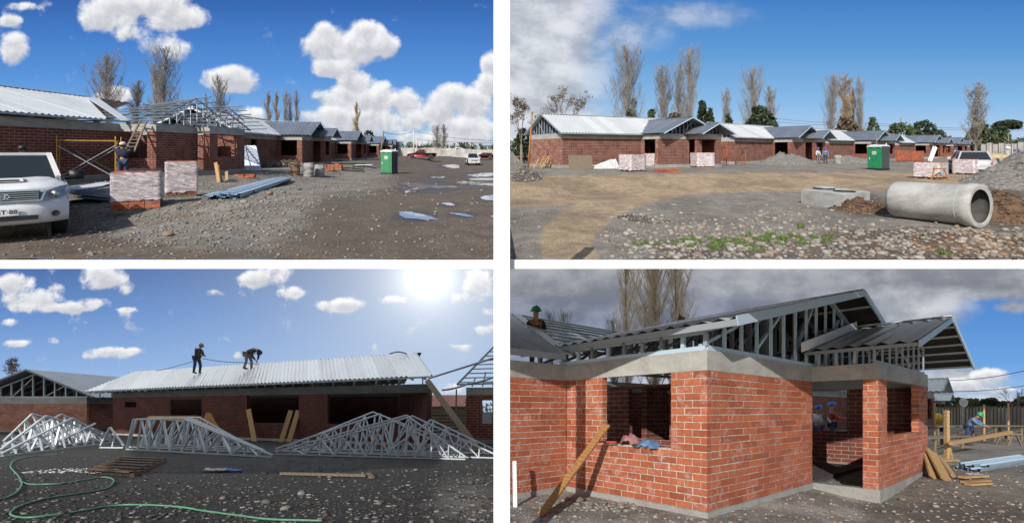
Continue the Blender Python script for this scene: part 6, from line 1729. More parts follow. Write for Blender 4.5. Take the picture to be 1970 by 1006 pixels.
bushy('broad dark tree over the third house, right one', 1780, 229, 66, 112, 'leaf_dark', 60, 2000)
bushy('green tree left of the single ivy-clad poplar', 1856, 262, 50, 120, 'leaf_mid', 61, 1200)
bushy('leafy green tree at the foot of the ivy-clad poplar', 1885, 228, 44, 112, 'leaf_mid', 62, 1800)
bushy('bright green shrub above the far right fence', 1905, 268, 40, 110, 'leaf_spring', 63, 1200, 'shrub', name='shrub')
bushy('tall green tree at the right edge behind the fence', 1920, 232, 40, 116, 'leaf_mid', 64, 1700)
bushy('dark umbrella-shaped pine near the right edge', 1940, 230, 44, 104, 'leaf_dark', 65, 1500, lobes=[(0, 0, .88, .9, .8, .10), (-.5, 0, .78, .5, .5, .07), (.5, 0, .80, .5, .5, .07)], name='pine_tree')
bushy('green tree cut by the right edge of the yard', 1975, 262, 60, 110, 'leaf_mid', 66, 1500)
bushy('dark tree behind the fourth and fifth roofs', 1820, 258, 40, 125, 'leaf_mid', 67, 1100)

pole('tall thin wooden stake left of the first house end wall', 1024, 217, 33.5, .06, 'pine_or', False, -.35, 'timber_post', 'post')
mb = MB(); mb.box((0, 0, 0), (.34, .1, .1)); solo('stake_cap', mb, M['pine'], 'short cross piece nailed on top of the tall stake', 'board', at(1024, 216, 33.4))
sheet_fence('pale sheet fence closing the right yard at its far corner', 1888, 1985, 100, 92, 3.0, 8)
pole('street lamp with a round pale head by the far right fence', 1939, 286, 82, .07, 'pole_white', False, 0, 'street_lamp', 'street lamp')
mb = MB(); mb.sm = True; mb.lathe([(0, -.3), (.28, -.2), (.4, 0), (.28, .2), (0, .3)], 14); solo('lamp_globe', mb, M['white'], 'round pale globe on the street lamp by the far right fence', 'lamp', at(1939, 285, 82))
wire('overhead_cable', 'long overhead cable over the last houses of the right row', [at(1490, 228, 120), at(1690, 238, 120), at(1975, 248, 110)], .035, sag=.5)
wire('overhead_cable', 'lower overhead cable over the last houses of the right row', [at(1480, 233, 122), at(1690, 242, 122), at(1975, 251, 112)], .03, sag=.5)
pole('thin post behind the green toilet of the right yard', 1685, 258, 58, .05, 'pole', False, .3)
pole('far pole between the trees over the third house', 1733, 226, 118, .12, 'pole', False)

p = hit(1690, 327.5); toilet_cabin('green portable toilet on the bare ground before the third house', (p.x, p.y, p.z), R(-68))
M['film_thin'] = M['film'].copy(); M['film_thin'].name = 'thin_stretch_film'
# brick pallets
for px, py, rz, w, d, hg, s, lab in [(1220, 331, 30, 1.35, 1.1, 1.15, 3, 'film-wrapped brick pallet, leftmost before the first house'), (1262, 322, 30, 1.2, 1.1, 1.15, 4, 'film-wrapped brick pallet, just behind the leftmost one'), (1282, 321, 30, 1.2, 1.0, 1.15, 5, 'film-wrapped brick pallet, right one of the three clustered together')]:
    p = hit(px, py); brick_pallet(lab, (p.x, p.y + .5, p.z), R(rz), w, d, hg, seed=s, bare=.02, group='brick pallets before the first house of the right row')
p = hit(1356, 323); brick_pallet('brick pallet standing alone at the porch of the first house', (p.x, p.y + .5, p.z), R(8), 1.5, 1.1, 1.22, seed=6, bare=.02, film_mat='film_thin')
brick_stack('low stack of loose orange bricks before the clustered pallets', 1281, 331, 5, 5, 2, .2, 7, neat=.03)
brick_stack('tiny stack of loose bricks right of the low stack', 1296, 332, 3, 4, 1, .0, 8, neat=.03)
for px, lab in ((1746, 'orange brick stack, left one before the fourth house'), (1768, 'orange brick stack, right one before the fourth house')):
    p = hit(px, 311.5); brick_pallet(lab, (p.x, p.y + .5, p.z), R(30), 1.7, 1.2, 1.35, film=False, seed=px, group='unwrapped brick stacks before the fourth house')
p = hit(1808, 345); brick_pallet('brick pallet with a plastic hood, alone on the dirt before the silver car', (p.x, p.y + .6, p.z), R(28), 1.35, 1.25, 1.02, seed=9, bare=.02)
BP = p
tr = thing('road_barrier', 'low red and white trestle standing before the hooded pallet', 'barrier', hit(1809, 347))
for s in (-1, 1): mb = MB(); mb.bar((s * .55, 0, 0), (s * .28, .1, .75), .06, .06); part('leg', mb, M['pine_or'], tr)
for z in (.25, .7): mb = MB(); mb.bar((-.5 + z * .2, .05, z), (.5 - z * .2, .05, z), .05, .09); part('rail', mb, M['pine_or'], tr)
p = hit(1868, 336.5); car('silver estate car parked beside the wrapped pallets, seen from behind', (p.x + 1.6, p.y + 1.7, p.z), R(52), 'suv', 'paint_grey', plate=True)
for px, py, w, s, lab in [(1883, 337, 1.7, 11, 'pale wrapped pallet right behind the silver car'), (1908, 333, 1.7, 12, 'pale wrapped pallet, second in the line at the gravel heap'), (1928, 330, 1.7, 13, 'pale wrapped pallet, third in the line at the gravel heap'), (1946, 327, 1.6, 14, 'bare orange-topped pallet, last in the line at the gravel heap')]:
    p = hit(px, py); brick_pallet(lab, (p.x, p.y + .7, p.z), R(24), w, 1.2, 1.12, seed=s, bare=.02, film=s < 14, group='pallets in a line by the gravel heap')
mb = MB(); mb.sm = True; mb.lathe([(0, 0), (1.5, .02), (1.3, .3), (.7, .42), (0, .48)], 14); p = hit(1915, 332); solo('sand_bags', mb, M['sack'] if 'sack' in M else M['pale_cloth'], 'pale tarpaulin mound lying on top of the wrapped pallets', 'tarpaulin', (p.x + .3, p.y + .9, p.z + 1.1))
for px, py, rz, jk, hat, lab in ((1952, 318, 20, 'blue_cloth', 'blue_helmet', 'worker in blue at the end of the pallet line, left one'), (1960, 318, -30, 'pale_cloth', 'blue_helmet', 'worker in pale shirt and blue helmet at the very right edge')):
    p = hit(px, py); person(lab, p, R(rz), pose(), jk, 'denim', ('helmet', hat))
for px, py, rz, jk, tr_, hat, lab in ((1574, 315, 10, 'pale_cloth', 'grey_cloth', 'blue_helmet', 'worker in pale clothes standing at the porch of the second house'), (1588, 315, -40, 'blue_cloth', 'denim', 'blue_helmet', 'worker in blue standing at the porch of the second house'),
                            (1838, 307, 30, 'pale_cloth', 'denim', 'blue_helmet', 'far worker in a pale shirt before the fourth house')):
    p = hit(px, py); person(lab, p, R(rz), pose(), jk, tr_, ('helmet', hat))
p = hit(1612, 311); drum('pale cement drum before the second house', 1612, 315, 'drum_grey', .95, .36, 0, None)
for k, (x0, x1) in enumerate(((1787, 1797), (1790, 1801))):
    q = hit(x0, 311); plank(('white board leaning before the fourth house, left one', 'white board leaning before the fourth house, right one')[k], q, at(x1, 283, q.y + 1.2), .35, .05, 'white', group='white boards leaning before the fourth house')
# scaffolds at the second and fourth houses
for px0, px1, py, ptop, lab in ((1398, 1436, 319, 280, 'rusty scaffold before the wing of the second house'), (1822, 1846, 306, 284, 'small scaffold before the fourth house')):
    a = hit(px0, py); b = hit(px1, py); b = Vector((b.x, a.y + 1.0, b.z)); S = thing('scaffold', lab, 'scaffold', a); d = b - a; d.z = 0; Hs = at(px0, ptop, a.y).z - a.z
    for o_ in (Vector(), d): scaffold_frame(S, o_, o_ + Vector((-.3, 1.2, 0)), Hs, 'orange_rust', 4, .035)
    for z in (.5, .92): mb = MB(); mb.bar(Vector((0, 0, Hs * z)), d + Vector((0, 0, Hs * z)), .35 if z > .9 else .05, .05); part('board', mb, M['timber'], S)
q = hit(1404, 313); plank('long white pipe leaning against the rusty scaffold', q, at(1395, 280, q.y + 1), .08, .08, 'white', cat='pipe', name='white_pipe')
# planks, frames and sheets at the first house
fr = thing('leaning_rack', 'pine rack like a short ladder leaning on the limed end wall', 'frame', hit(1026, 324)); v = Vector((.62, .55, .95))
for s in (0, .5, 1): mb = MB(); mb.bar(Vector((.62 * s, 0, 0)), Vector((.62 * s, 0, 0)) + v, .09, .05); part('rail', mb, M['pine'], fr)
for k in range(5): mb = MB(); mb.bar(v * (k / 4), v * (k / 4) + Vector((.62, 0, 0)), .08, .03); part('slat', mb, M['pine'], fr)
fr2 = copy_thing(fr, hit(1036, 323.5) + Vector((.25, .25, 0)), .25, 'second pine rack leaning just right of the first on the end wall')
q = hit(1114, 326); mb = MB(); mb.slab([(-.75, 0, 0), (1.1, .5, 0), (1.1, .85, 1.05), (-.75, .35, 1.05)], (.2, -1, .2), .03); solo('panel', mb, M['timber'], 'grey-brown sheet leaning against the long wall of the first house', 'panel', q)
mb = MB(); rs = random.Random(2)
vs = [(-1.2, -.3, 0), (-.5, -.5, .02), (.5, -.4, .03), (1.0, -.1, .0), (.9, .5, .05), (.8, .6, .75), (.3, .5, .7), (-.4, .3, .45), (-1.1, .3, .15), (.1, -.1, .32)]
mb.add(vs, [(0, 1, 9, 8), (1, 2, 9), (2, 3, 6, 9), (3, 4, 5, 6), (9, 6, 7), (8, 9, 7)]); solo('tarpaulin', mb, M['pale_cloth'], 'crumpled pale blue tarpaulin against the foot of the first house', 'tarpaulin', hit(1168, 325))
wb = thing('work_bench', 'small plank bench left of the first house end wall', 'bench', hit(1008, 314))
mb = MB(); mb.box((0, 0, .75), (2.2, .4, .05)); part('top', mb, M['pine'], wb)
for x in (-.8, .8): mb = MB(); mb.bar((x, 0, .72), (x - .25, 0, 0), .07, .05); part('leg', mb, M['pine'], wb); 
for x in (-.8, .8): mb = MB(); mb.bar((x, .1, .72), (x + .25, .1, 0), .07, .05); part('leg', mb, M['pine'], wb)
# heaps
p = hit(1008, 345); spoil('soil_heap', 'dark stony soil heap at the left edge of the right yard', p.x, p.y + .5, 1.2, 1.5, .60, M['soil_dark'], 700, 1, M['stone'], cat='heap', smax=.10)
p = hit(1525, 318); spoil('gravel_heap', 'low dark gravel heap before the second house', p.x, p.y + 1, 3.4, 2.0, .95, M['gravel_grey'], 200, 2, cat='heap', smax=.12)
p = hit(1650, 314); spoil('gravel_heap', 'smaller gravel heap behind the green toilet', p.x, p.y + 1, 3.0, 1.6, .7, M['gravel_grey'], 100, 3, cat='heap', smax=.12)
p = hit(1970, 366); spoil('gravel_heap', 'big grey gravel heap at the right edge beside the pallets', p.x + 2.6, p.y + 1.4, 3.9, 2.6, 1.55, M['gravel_grey'], 1500, 4, M['stone'], cat='heap', smax=.08, rough=.05)
p = hit(1665, 408); spoil('soil_heap', 'dug brown soil heap between the concrete box and the big pipe', p.x + .1, p.y + .3, 1.05, .9, .52, M['soil_brown'], 900, 5, M['lump_brown'], cat='heap', smax=.09)
p = hit(1925, 425); spoil('soil_heap', 'dug brown soil heap behind the open end of the pipe', p.x + .6, p.y + 1.0, 2.0, 1.7, .75, M['soil_brown'], 1500, 6, M['lump_brown'], cat='heap', smax=.10)
p = hit(1900, 480); spoil('soil_heap', 'low brown earth bank with cobbles at the bottom right corner', p.x + .4, p.y + .5, 2.4, 1.1, .30, M['soil_brown'], 1200, 7, M['stone_pale'], cat='heap', smax=.09)
p = hit(1240, 428); spoil('soil_heap', 'low rim of cobbles and earth along the tyre tracks', p.x, p.y + .2, 1.1, .5, .22, M['soil_dark'], 300, 8, M['stone_pale'], cat='heap', smax=.08)

# the concrete pipe
pa = at(1712, 384, 15.0); 
c0 = Vector((at(1888, 395, 12.6).x, 12.6, at(1888, 397, 12.6).z)); c1 = Vector((at(1722, 385, 14.6).x, 14.6, at(1722, 384, 14.6).z))
ax = (c1 - c0); ax.z *= .3; Lp = ax.length
Pp = thing('concrete_pipe', 'large pale concrete pipe lying on the dug earth, socket end to the viewer', 'pipe', c0)
Pp.rotation_euler = ax.to_track_quat('Z', 'Y').to_euler()
Ro = .60
mb = MB(); mb.sm = True; mb.lathe([(Ro * .80, 0.02), (Ro * 1.0, 0.0), (Ro * 1.06, .02), (Ro * 1.07, .22), (Ro * 1.0, .34), (Ro * .985, Lp * .5), (Ro * .985, Lp - .12), (Ro * .92, Lp - .02), (Ro * .80, Lp), (Ro * .76, Lp)], 48, cap=False)
part('barrel', mb, M['concrete_lt'], Pp)
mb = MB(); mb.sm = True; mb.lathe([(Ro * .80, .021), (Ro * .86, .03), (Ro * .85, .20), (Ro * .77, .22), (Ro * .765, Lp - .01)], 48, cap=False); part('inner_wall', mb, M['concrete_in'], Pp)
mb = MB(); mb.sm = True; mb.tube([(Ro * .995 * math.cos(a), Ro * .995 * math.sin(a), .36) for a in [2 * PI * k / 40 for k in range(41)]], .012, 6, False); part('collar_ring', mb, M['concrete_lt'], Pp)
mb = MB(); mb.box((0, 0, 0), (.035, .035, .02)); o = part('red_mark', mb, M['red_cloth'], Pp, (-Ro * .25, Ro * .95, Lp - .45))
# concrete box with its two round covers
q = hit(1541, 391); q2 = hit(1622, 405)
CB = thing('concrete_box', 'low square concrete chamber with two round manholes beside the pipe', 'concrete chamber', q2)
fx = (q - q2); fx.z = 0; W_ = fx.length; fxn = fx.normalized(); gx = Vector((2.0, 1.25, 0)); Hh = .58
mb = MB(); pts = [Vector(), fx, fx + gx, gx]; mb.slab([v_ + Vector((0, 0, Hh)) for v_ in pts][::-1], (0, 0, 1), Hh + .3); part('box', mb, M['concrete_lt'], CB)
for k, t_ in enumerate((.76, .27)):
    c_ = fx * t_ + gx * .5 + Vector((0, 0, Hh + .002))
    if k == 0:
        mb = MB(); mb.sm = False; mb.lathe([(.38, 0), (.38, .07), (0, .07)], 28, c=c_); part('black_ring', mb, M['black'], CB); mb = MB(); mb.lathe([(.385, .071), (.385, .105), (0, .11)], 28, c=c_); part('lid', mb, M['concrete_lt'], CB)
    else: mb = MB(); mb.lathe([(.37, 0), (.37, .03), (.33, .03), (.33, .004), (0, .004)], 28, c=c_); part('open_manhole', mb, M['black'], CB)
# grass
def grass(label, spots, n, seed):
    rs = np.random.RandomState(seed); V = []; 
    for (px, py, rx, ry, k) in spots:
        for _ in range(int(n * k)):
            a = rs.uniform(0, 6.28); r = rs.uniform(0, 1) ** .6; x, y = px + rx * r * math.cos(a), py + ry * r * math.sin(a)
            if float(vnoise(x * 1.0, y * 2.4, .09, 77)) < .06: continue
            Y_ = 2.2 * F / (y - HYU); X_ = (x - CX) / F * Y_; z = float(ground_u(X_, Y_)); hgt = rs.uniform(.03, .09); b = rs.uniform(0, 3.14); w = .010
            ln = rs.uniform(-.03, .03, 2)
            V += [(X_ - w * math.cos(b), Y_ - w * math.sin(b), z), (X_ + w * math.cos(b), Y_ + w * math.sin(b), z), (X_ + ln[0], Y_ + ln[1], z + hgt)]
    V = np.array(V); o = link('grass', np_mesh('grass', V, np.arange(len(V)).reshape(-1, 3), M['grass'], 3)); tag(o, label, None, None, 'stuff')
grass('short green grass growing among the cobbles', [(1350, 468, 75, 13, 1), (1475, 460, 70, 14, 1), (1560, 462, 50, 10, .4), (1245, 470, 30, 6, .12), (1825, 482, 26, 9, .2), (1540, 437, 8, 5, .05), (1420, 478, 60, 8, .3)], 5200, 3)
rocks([(1795, 448, .17, 'flat pale slab of stone lying in front of the pipe'), (1745, 475, .14, 'pale oval cobble on the bare earth below the pipe'), (1476, 421, .12, None), (1462, 417, .10, None), (1655, 452, .13, None), (1560, 443, .11, None), (1205, 452, .12, None), (1222, 480, .12, None), (1300, 440, .11, None), (1262, 420, .12, None), (1460, 472, .12, None), (1900, 448, .13, 'pale cobble under the open end of the pipe'), (1850, 468, .10, None), (1625, 488, .10, None)],
      'stone_pale', 'larger cobbles of the right yard', 'pale cobble among the smaller stones of the right yard')
# ================================================================ lower left yard
GRADE = DOWN
def on_plane(px, py, P0, n):
    d = Vector(((px - CX) / F, 1, (hy() - py) / F)); return d * (P0.dot(n) / d.dot(n))
E0, E1, R1 = at(165, 752, 28.5), at(831, 722, 19.2), at(800, 678, 22.0)
h3 = thing('brick_house', 'long dark brick house with bright corrugated roof, two roofers on it', 'house', (0, 0, -EYE_3))
A_, B_ = Vector((-25.3, 28.0)), Vector((-3.67, 19.5)); dv = (B_ - A_); LW = dv.length; dv.normalize()
def s3(px):
    r = (px - CX) / F; return (r * A_.y - A_.x) / (dv.x - r * dv.y)
ops = [(s3(240), s3(262), 1.75, 2.1), (s3(328), s3(388), .84, 2.2), (s3(475), s3(575), .92, 2.35), (s3(630), s3(822), .92, 2.35)]
wall(h3, A_, B_, .12, 2.37, ops, 'brick_shaded')
back = Vector((-1.29, 2.8)) * 2.2
def W2(p, q): return (p.x, p.y), (q.x, q.y)
wall(h3, *W2(B_ + dv * .0 + Vector((.02, .16)), B_ + back), .12, 2.37, (), 'brick_shaded')
wall(h3, *W2(B_ + back, A_ + back), .12, 2.37, (), 'brick_shaded'); wall(h3, *W2(A_ + back, A_ + Vector((.02, .16))), .12, 2.37, (), 'brick_shaded')
for px in (410, 600):
    m_ = A_ + dv * s3(px); wall(h3, *W2(m_ + Vector((0, .2)), m_ + back), .12, 2.37, (), 'brick_dk', 'partition_wall')
for nm, z0, z1, e, mt in (('ring_beam', 2.372, 2.75, .006, 'concrete_shaded'), ('plinth', -.4, .12, .03, 'plinth')):
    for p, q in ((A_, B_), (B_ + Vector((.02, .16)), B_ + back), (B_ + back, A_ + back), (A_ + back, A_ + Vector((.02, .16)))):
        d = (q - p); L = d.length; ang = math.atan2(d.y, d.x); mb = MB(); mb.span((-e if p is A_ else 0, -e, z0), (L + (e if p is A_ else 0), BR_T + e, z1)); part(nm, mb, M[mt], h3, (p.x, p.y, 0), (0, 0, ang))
mb = MB(); mb.add([(p.x, p.y, .10) for p in (A_ + Vector((.3, .3)), B_ + Vector((-.1, .3)), B_ + back, A_ + back)], [(0, 1, 2, 3)]); part('floor_slab', mb, M['floor'], h3)
up3 = Vector((0, 0, EYE_3))
u3 = R1 - E1
M['zinc_bright'] = zinc_mat('wet_bright_zinc', (0.88, 0.90, 0.92), 0.5, 0.28, 0.2)
slope(h3, E0 + up3, E1 + up3, E0 + u3 + up3, R1 + up3, 'zinc_bright', .26, .045, .9, cut=lambda s: (0, min(1, .02 + s / 3.4)))
slope(h3, E0 + u3 * 1 + Vector((-1.6, 3.0, -1.4)) + up3 + Vector((3, -1.1, 0)), R1 + Vector((-1.3, 3.0, -1.4)) + up3, E0 + u3 + up3 + Vector((3, -1.1, 0)), R1 + up3, 'zinc_bright', .42, .028, 1.8)
ev = (E1 - E0)
mb = MB(); mb.bar(E0 + up3 - Vector((0, 0, .06)), E1 + up3 - Vector((0, 0, .06)), .03, .08); part('eave_trim', mb, M['steel'], h3)
mb = MB(); mb.bar(E1 + up3 + Vector((.02, 0, -.05)), R1 + up3 + Vector((.02, 0, -.05)), .03, .10); part('verge_trim', mb, M['steel_dk'], h3)
k = 40
for i in range(k):                                    # rafter tails under the eave
    p = E0.lerp(E1, (i + .5) / k) + up3 - Vector((0, 0, .14)); mb = MB(); mb.bar(p + Vector((0, .05, 0)), p + Vector((-.3, .75, .12)), .05, .09); part('rafter_tail', mb, M['steel'], h3)
    if i % 2: mb = MB(); mb.bar(p + Vector((-.25, .62, -.32)), p + Vector((-.25, .62, .1)), .05, .05); part('strut', mb, M['steel'], h3)

# neighbour with the open gable at the left
hl = thing('brick_house', 'brick house at the left with an open gable of dark steel studs', 'house', (-34.3, 32, -EYE_3))
def LW_(p0, p1, **k): wall(hl, p0, p1, .1, 2.05, **k)
LW_((-6, 0), (3.5, 0), mat='brick_pale'); LW_((3.5, .16), (3.5, 8)); LW_((3.5, 8), (-6, 8)); LW_((-6, 8), (-6, .16))
mb = MB(); mb.span((-6.01, -.01, 2.052), (3.51, .17, 2.47)); mb.span((3.34, .171, 2.052), (3.51, 8, 2.47)); part('ring_beam', mb, M['concrete'], hl)
mb = MB(); mb.span((-6.03, -.03, -.6), (3.53, .19, .1)); part('plinth', mb, M['plinth'], hl)
fl = roofline(2.50, 4.40, -4.9, 0, 4.75)
g = thing_part('front_gable', hl, (0, .08, 0), 0); gable_frame(g, -4.4, 3.5, fl, 0, 2.474, .10, .78, 'truss_steel', xc=0)
for yy in (2.5, 5): g_ = thing_part('inner_truss', hl, (0, yy, 0), 0); gable_frame(g_, -4.4, 3.5, fl, 0, 2.474, .10, 1.1, 'steel_dk', xc=0)
for s, xe in ((-1, -4.9), (1, 4.75)):
    slope(hl, (xe, -.8, 2.53), (xe, 8.5, 2.53), (0, -.8, 4.46), (0, 8.5, 4.46), 'zinc_blue', .25, .02, 1.3)
    mb = MB(); mb.bar((xe, -.82, 2.5), (0, -.82, 4.42), .03, .12); part('verge_trim', mb, M['steel_dk'], hl)

# corner of the unfinished house at the right end
hr = thing('unfinished_house', 'corner of a brick house with bare roof battens, right of the leaning pole', 'house', (-2.17, 21.0, -EYE_3), R(-8))
Lr = 1.52
wall(hr, (0, 0), (Lr, 0), .2, 2.3, [(.62, Lr, .95, 2.05)], 'brick'); wall(hr, (Lr - .15, .16), (Lr - .15, 3), .2, 2.3, (), 'brick'); wall(hr, (0, 3), (0, .16), .2, 2.3, (), 'brick')
mb = MB(); mb.span((-.01, -.01, 2.302), (Lr, .17, 2.66)); mb.span((-.01, .171, 2.302), (.16, 3, 2.66)); part('ring_beam', mb, M['concrete'], hr)
mb = MB(); mb.span((-.03, -.03, -.5), (Lr, .19, .2)); part('plinth', mb, M['plinth'], hr)
e0, r0 = Vector((-.35, -.4, 2.78)), Vector((1.25, .8, 4.75)); e1, r1 = Vector((Lr, -.4, 2.9)), Vector((Lr, .8, 4.75))
mb = MB(); mb.bar(e0, r0, .06, .09); part('hip_rafter', mb, M['steel'], hr)
mb = MB(); mb.bar((-.35, -.4, 2.78), (Lr, -.4, 2.82), .06, .08); part('eave_beam', mb, M['steel'], hr)
for i in range(9):
    t = i / 9; p = e0.lerp(r0, t + .05); q = Vector((Lr, p.y, p.z + .02)); mb = MB(); mb.bar(p, q, .07, .05); part('batten', mb, M['steel'], hr)
for x in (.3, .8, 1.3): mb = MB(); mb.bar((x, -.1, 2.7), (x + .1, .2, 3.0 + x * .5), .05, .05); part('web', mb, M['steel'], hr)

# poles leaning and reaching between the houses
a = at(823, 733, 18.9); b = at(893, 828, 17.2); b2 = a + (b - a) * 1.35
plank('thick squared timber propped diagonally against the eave at the right end of the house', a, b2, .22, .2, 'timber', name='timber_prop', cat='timber')
wire('long_pole', 'long thin pole reaching from the eave up to the right above the leaning timber', [at(826, 727, 18.6), at(957, 686, 17.0)], .045, 'steel', 'pole')
wire('long_pole', 'lower pair of thin poles reaching the bare battens at the right', [at(850, 750, 18.2), at(900, 738, 18.0), at(957, 722, 17.4)], .04, 'steel_dk', 'pole', .05)
# seen between the houses at the right
o = thing('low_shed', 'low shed with reddish tiled roof far behind the leaning timber', 'shed', (at(862, 0, 46).x, 46, gz(-6, 46)))
mb = MB(); mb.box((0, 1.4, 1.0), (5.6, 2.6, 2.0)); part('wall', mb, M['timber'], o)
mb = MB(); n = 26
for i in range(n): mb.span((-2.9 + i * 5.8 / n, -.25, 0), (-2.9 + (i + .9) * 5.8 / n, 2.0, .08))
mb.v = [(x, y, z + 1.9 + (y + .25) * .55) for x, y, z in mb.v]; part('tiled_roof', mb, M['roof_red'] if 'roof_red' in M else M['brick_lit'], o)
rk = thing('timber_rack', 'stacked boards and posts between the long house and the right corner', 'timber stack', (at(862, 0, 27).x, 27, gz(-4, 27)))
for i in range(7): mb = MB(); mb.box((0, .1 * (i % 2), .25 + i * .2), (2.2 + .2 * (i % 3), .5, .09)); part('board', mb, M['brick' if i % 2 else 'timber'], rk)
for x in (-1.0, -.4, .5, 1.1): mb = MB(); mb.bar((x, -.3, 0), (x + .05, -.3, 2.6 + .4 * math.sin(x * 5)), .08, .08); part('post', mb, M['timber'], rk)
# seen between the houses at the left
o = house('small far brick house in the gap between the two left houses', at(185, 0, 70).x - 6, 70, .93, -.37, std(base=-EYE_3))
sheet_fence('pale sheet fence glimpsed between the two left houses', 168, 220, 44, 46, 1.7, 6)
spreading('bare tree at the far left behind the open gable', 22, 684, 44, 60, 12, 'leaf_brown', 500)
bushy('low bush far behind the right corner house', 850, 765, 50, 80, 'leaf_mid', 70, 700)
treeline('far_woods', 'low dark woods on the horizon behind the lower yards', 200, -260, 260, 3, 5, 'leaf_mid', 6000, 43, .7)

# trusses lying in three piles
def truss_thing(label, A, B, apex, fl_, hgt, n, tilt=-.22, group=None, shape='tri', y=0.0, seed=0, w=.075, mat='truss_steel'):
    """A, B ground points; apex at fraction fl_; hgt metres"""
    rs = random.Random(seed); d = B - A; L = math.hypot(d.x, d.y); ang = math.atan2(d.y, d.x)
    o = thing('roof_truss', label, 'roof truss', A + Vector((0, y, .03)), 0, group, rot=(tilt, 0, ang))
    ax_ = L * fl_
    if shape == 'tri': top = [(0, .08), (ax_, hgt), (L, .08)]
    else: top = [(0, .05), (.18, hgt * .96), (ax_ * .62, hgt * .98), (ax_, hgt), (L, .06)]
    chords = [((0, 0), (L, 0), 'bottom_chord')] + [(top[i], top[i + 1], 'top_chord') for i in range(len(top) - 1)]
    f = lambda x: np.interp(x, [p[0] for p in top], [p[1] for p in top])
    webs = []
    for i in range(1, n):
        x = L * i / n; webs.append(((x, 0), (x, f(x))))
        if i < n - 1: x2 = L * (i + 1) / n; webs.append(((x, 0), (x2, f(x2))) if (x < ax_) == (i % 2 == 0) else ((x, f(x)), (x2, 0)))
    truss(o, chords, webs, mat, w, .05); return o
G3 = 'steel roof trusses lying in the dark yard'
A, B = hit(530, 874.5), hit(896, 885)
truss_thing('front truss of the right pile, its apex right of the middle', A, B, 0, .70, 1.40, 12, -.12, G3, seed=1)
B2 = hit(958, 884); A2 = hit(560, 871)
truss_thing('second truss of the right pile, its right end behind the white upright', A2, B2, 0, .60, 1.38, 12, -.18, G3, y=.22, seed=2)
truss_thing('third truss of the right pile, shifted left of the front one', hit(524, 869), hit(880, 877), 0, .57, 1.46, 11, -.22, G3, y=.25, seed=3)
truss_thing('rearmost truss of the right pile, leaning lowest at the left', hit(545, 865), hit(905, 872), 0, .46, 1.55, 12, -.28, G3, y=.3, seed=4)
truss_thing('truss at the right end lying behind the pile before the rubble', hit(745, 872), hit(958, 876), 0, .35, 1.25, 8, -.3, G3, y=.5, seed=5)
truss_thing('front half truss of the middle pile, square at its left end', hit(244, 865), hit(524, 880), 0, .40, 1.24, 12, -.12, G3, 'half', seed=6)
truss_thing('second half truss of the middle pile', hit(240, 861), hit(505, 873), 0, .42, 1.25, 9, -.2, G3, 'half', y=.15, seed=7)
truss_thing('third half truss of the middle pile, leaning inward', hit(258, 860), hit(490, 868), 0, .36, 1.30, 8, -.28, G3, 'half', y=.3, seed=8)
truss_thing('rearmost half truss of the middle pile', hit(262, 857), hit(470, 864), 0, .46, 1.30, 9, -.34, G3, 'half', y=.4, seed=12)
truss_thing('small triangular truss end between the left and middle piles', hit(193, 862), hit(238, 862), 0, .25, .85, 2, -.2, G3, seed=9)
for i, (a, b, f_, h_, l) in enumerate((((4, 878), (213, 852), .62, 1.25, 'front truss of the left pile, running away from the viewer'), ((2, 870), (214, 846), .40, 1.35, 'second truss of the left pile, apex nearer its left end'),
                                    ((6, 862), (213, 842), .55, 1.4, 'third truss of the left pile'), ((8, 852), (214, 838), .30, 1.45, 'rearmost truss of the left pile against the left house'))):
    truss_thing(l, hit(*a), hit(*b), 0, f_, h_, 10 + i, -.15 - .07 * i, G3, seed=20 + i, w=.09)
for i in range(3):
    a = hit(20 + 30 * i, 872 - 4 * i); b = at(120 + 32 * i, 822 - 4 * i, hit(150 + 10 * i, 858).y); plank(('galvanised stud lying loose across the left truss pile, lowest one', 'galvanised stud lying loose across the left truss pile, middle one', 'galvanised stud lying loose across the left truss pile, highest one')[i], a, b, .09, .05, 'steel', name='steel_stud', cat='steel stud')

# leaning planks and boards at the wall
for i, (a, b, y, w) in enumerate((((492, 858), (478, 787), .0, .26), ((536, 862), (560, 789), .0, .24), ((553, 857), (574, 789), .1, .24))):
    q = A_ + dv * s3(a[0]); Yb = q.y - .75; plank(('pine plank leaning between the two middle windows, left one', 'pine plank leaning into the middle window, crossing its pair', 'pine plank leaning into the middle window, right one')[i], at(a[0], a[1] + 2, Yb), at(b[0], b[1], Yb + .62), w, .04, 'pine', group='pine planks leaning at the window of the long house')
q = A_ + dv * s3(350)
mb = MB(); mb.slab([(-1.9, 0, 0), (.9, .1, -.35), (2.3, .4, -.62), (1.9, .5, .0), (.6, .4, .12), (-1.9, .3, .10)], (0, -.4, 1), .03); solo('plywood_board', mb, M['pine'], 'bent plywood board lying across the sill of the left window', 'board', at(345, 803, q.y - .5))
mb = MB(); mb.slab([(-.5, 0, 0), (.6, 0, 0), (.9, .3, .8), (-.3, .3, .95)], (0, -1, .2), .03); solo('plywood_board', mb, M['pine_or'], 'square plywood offcut standing behind the middle truss pile', 'board', at(400, 826, q.y - 1.2))

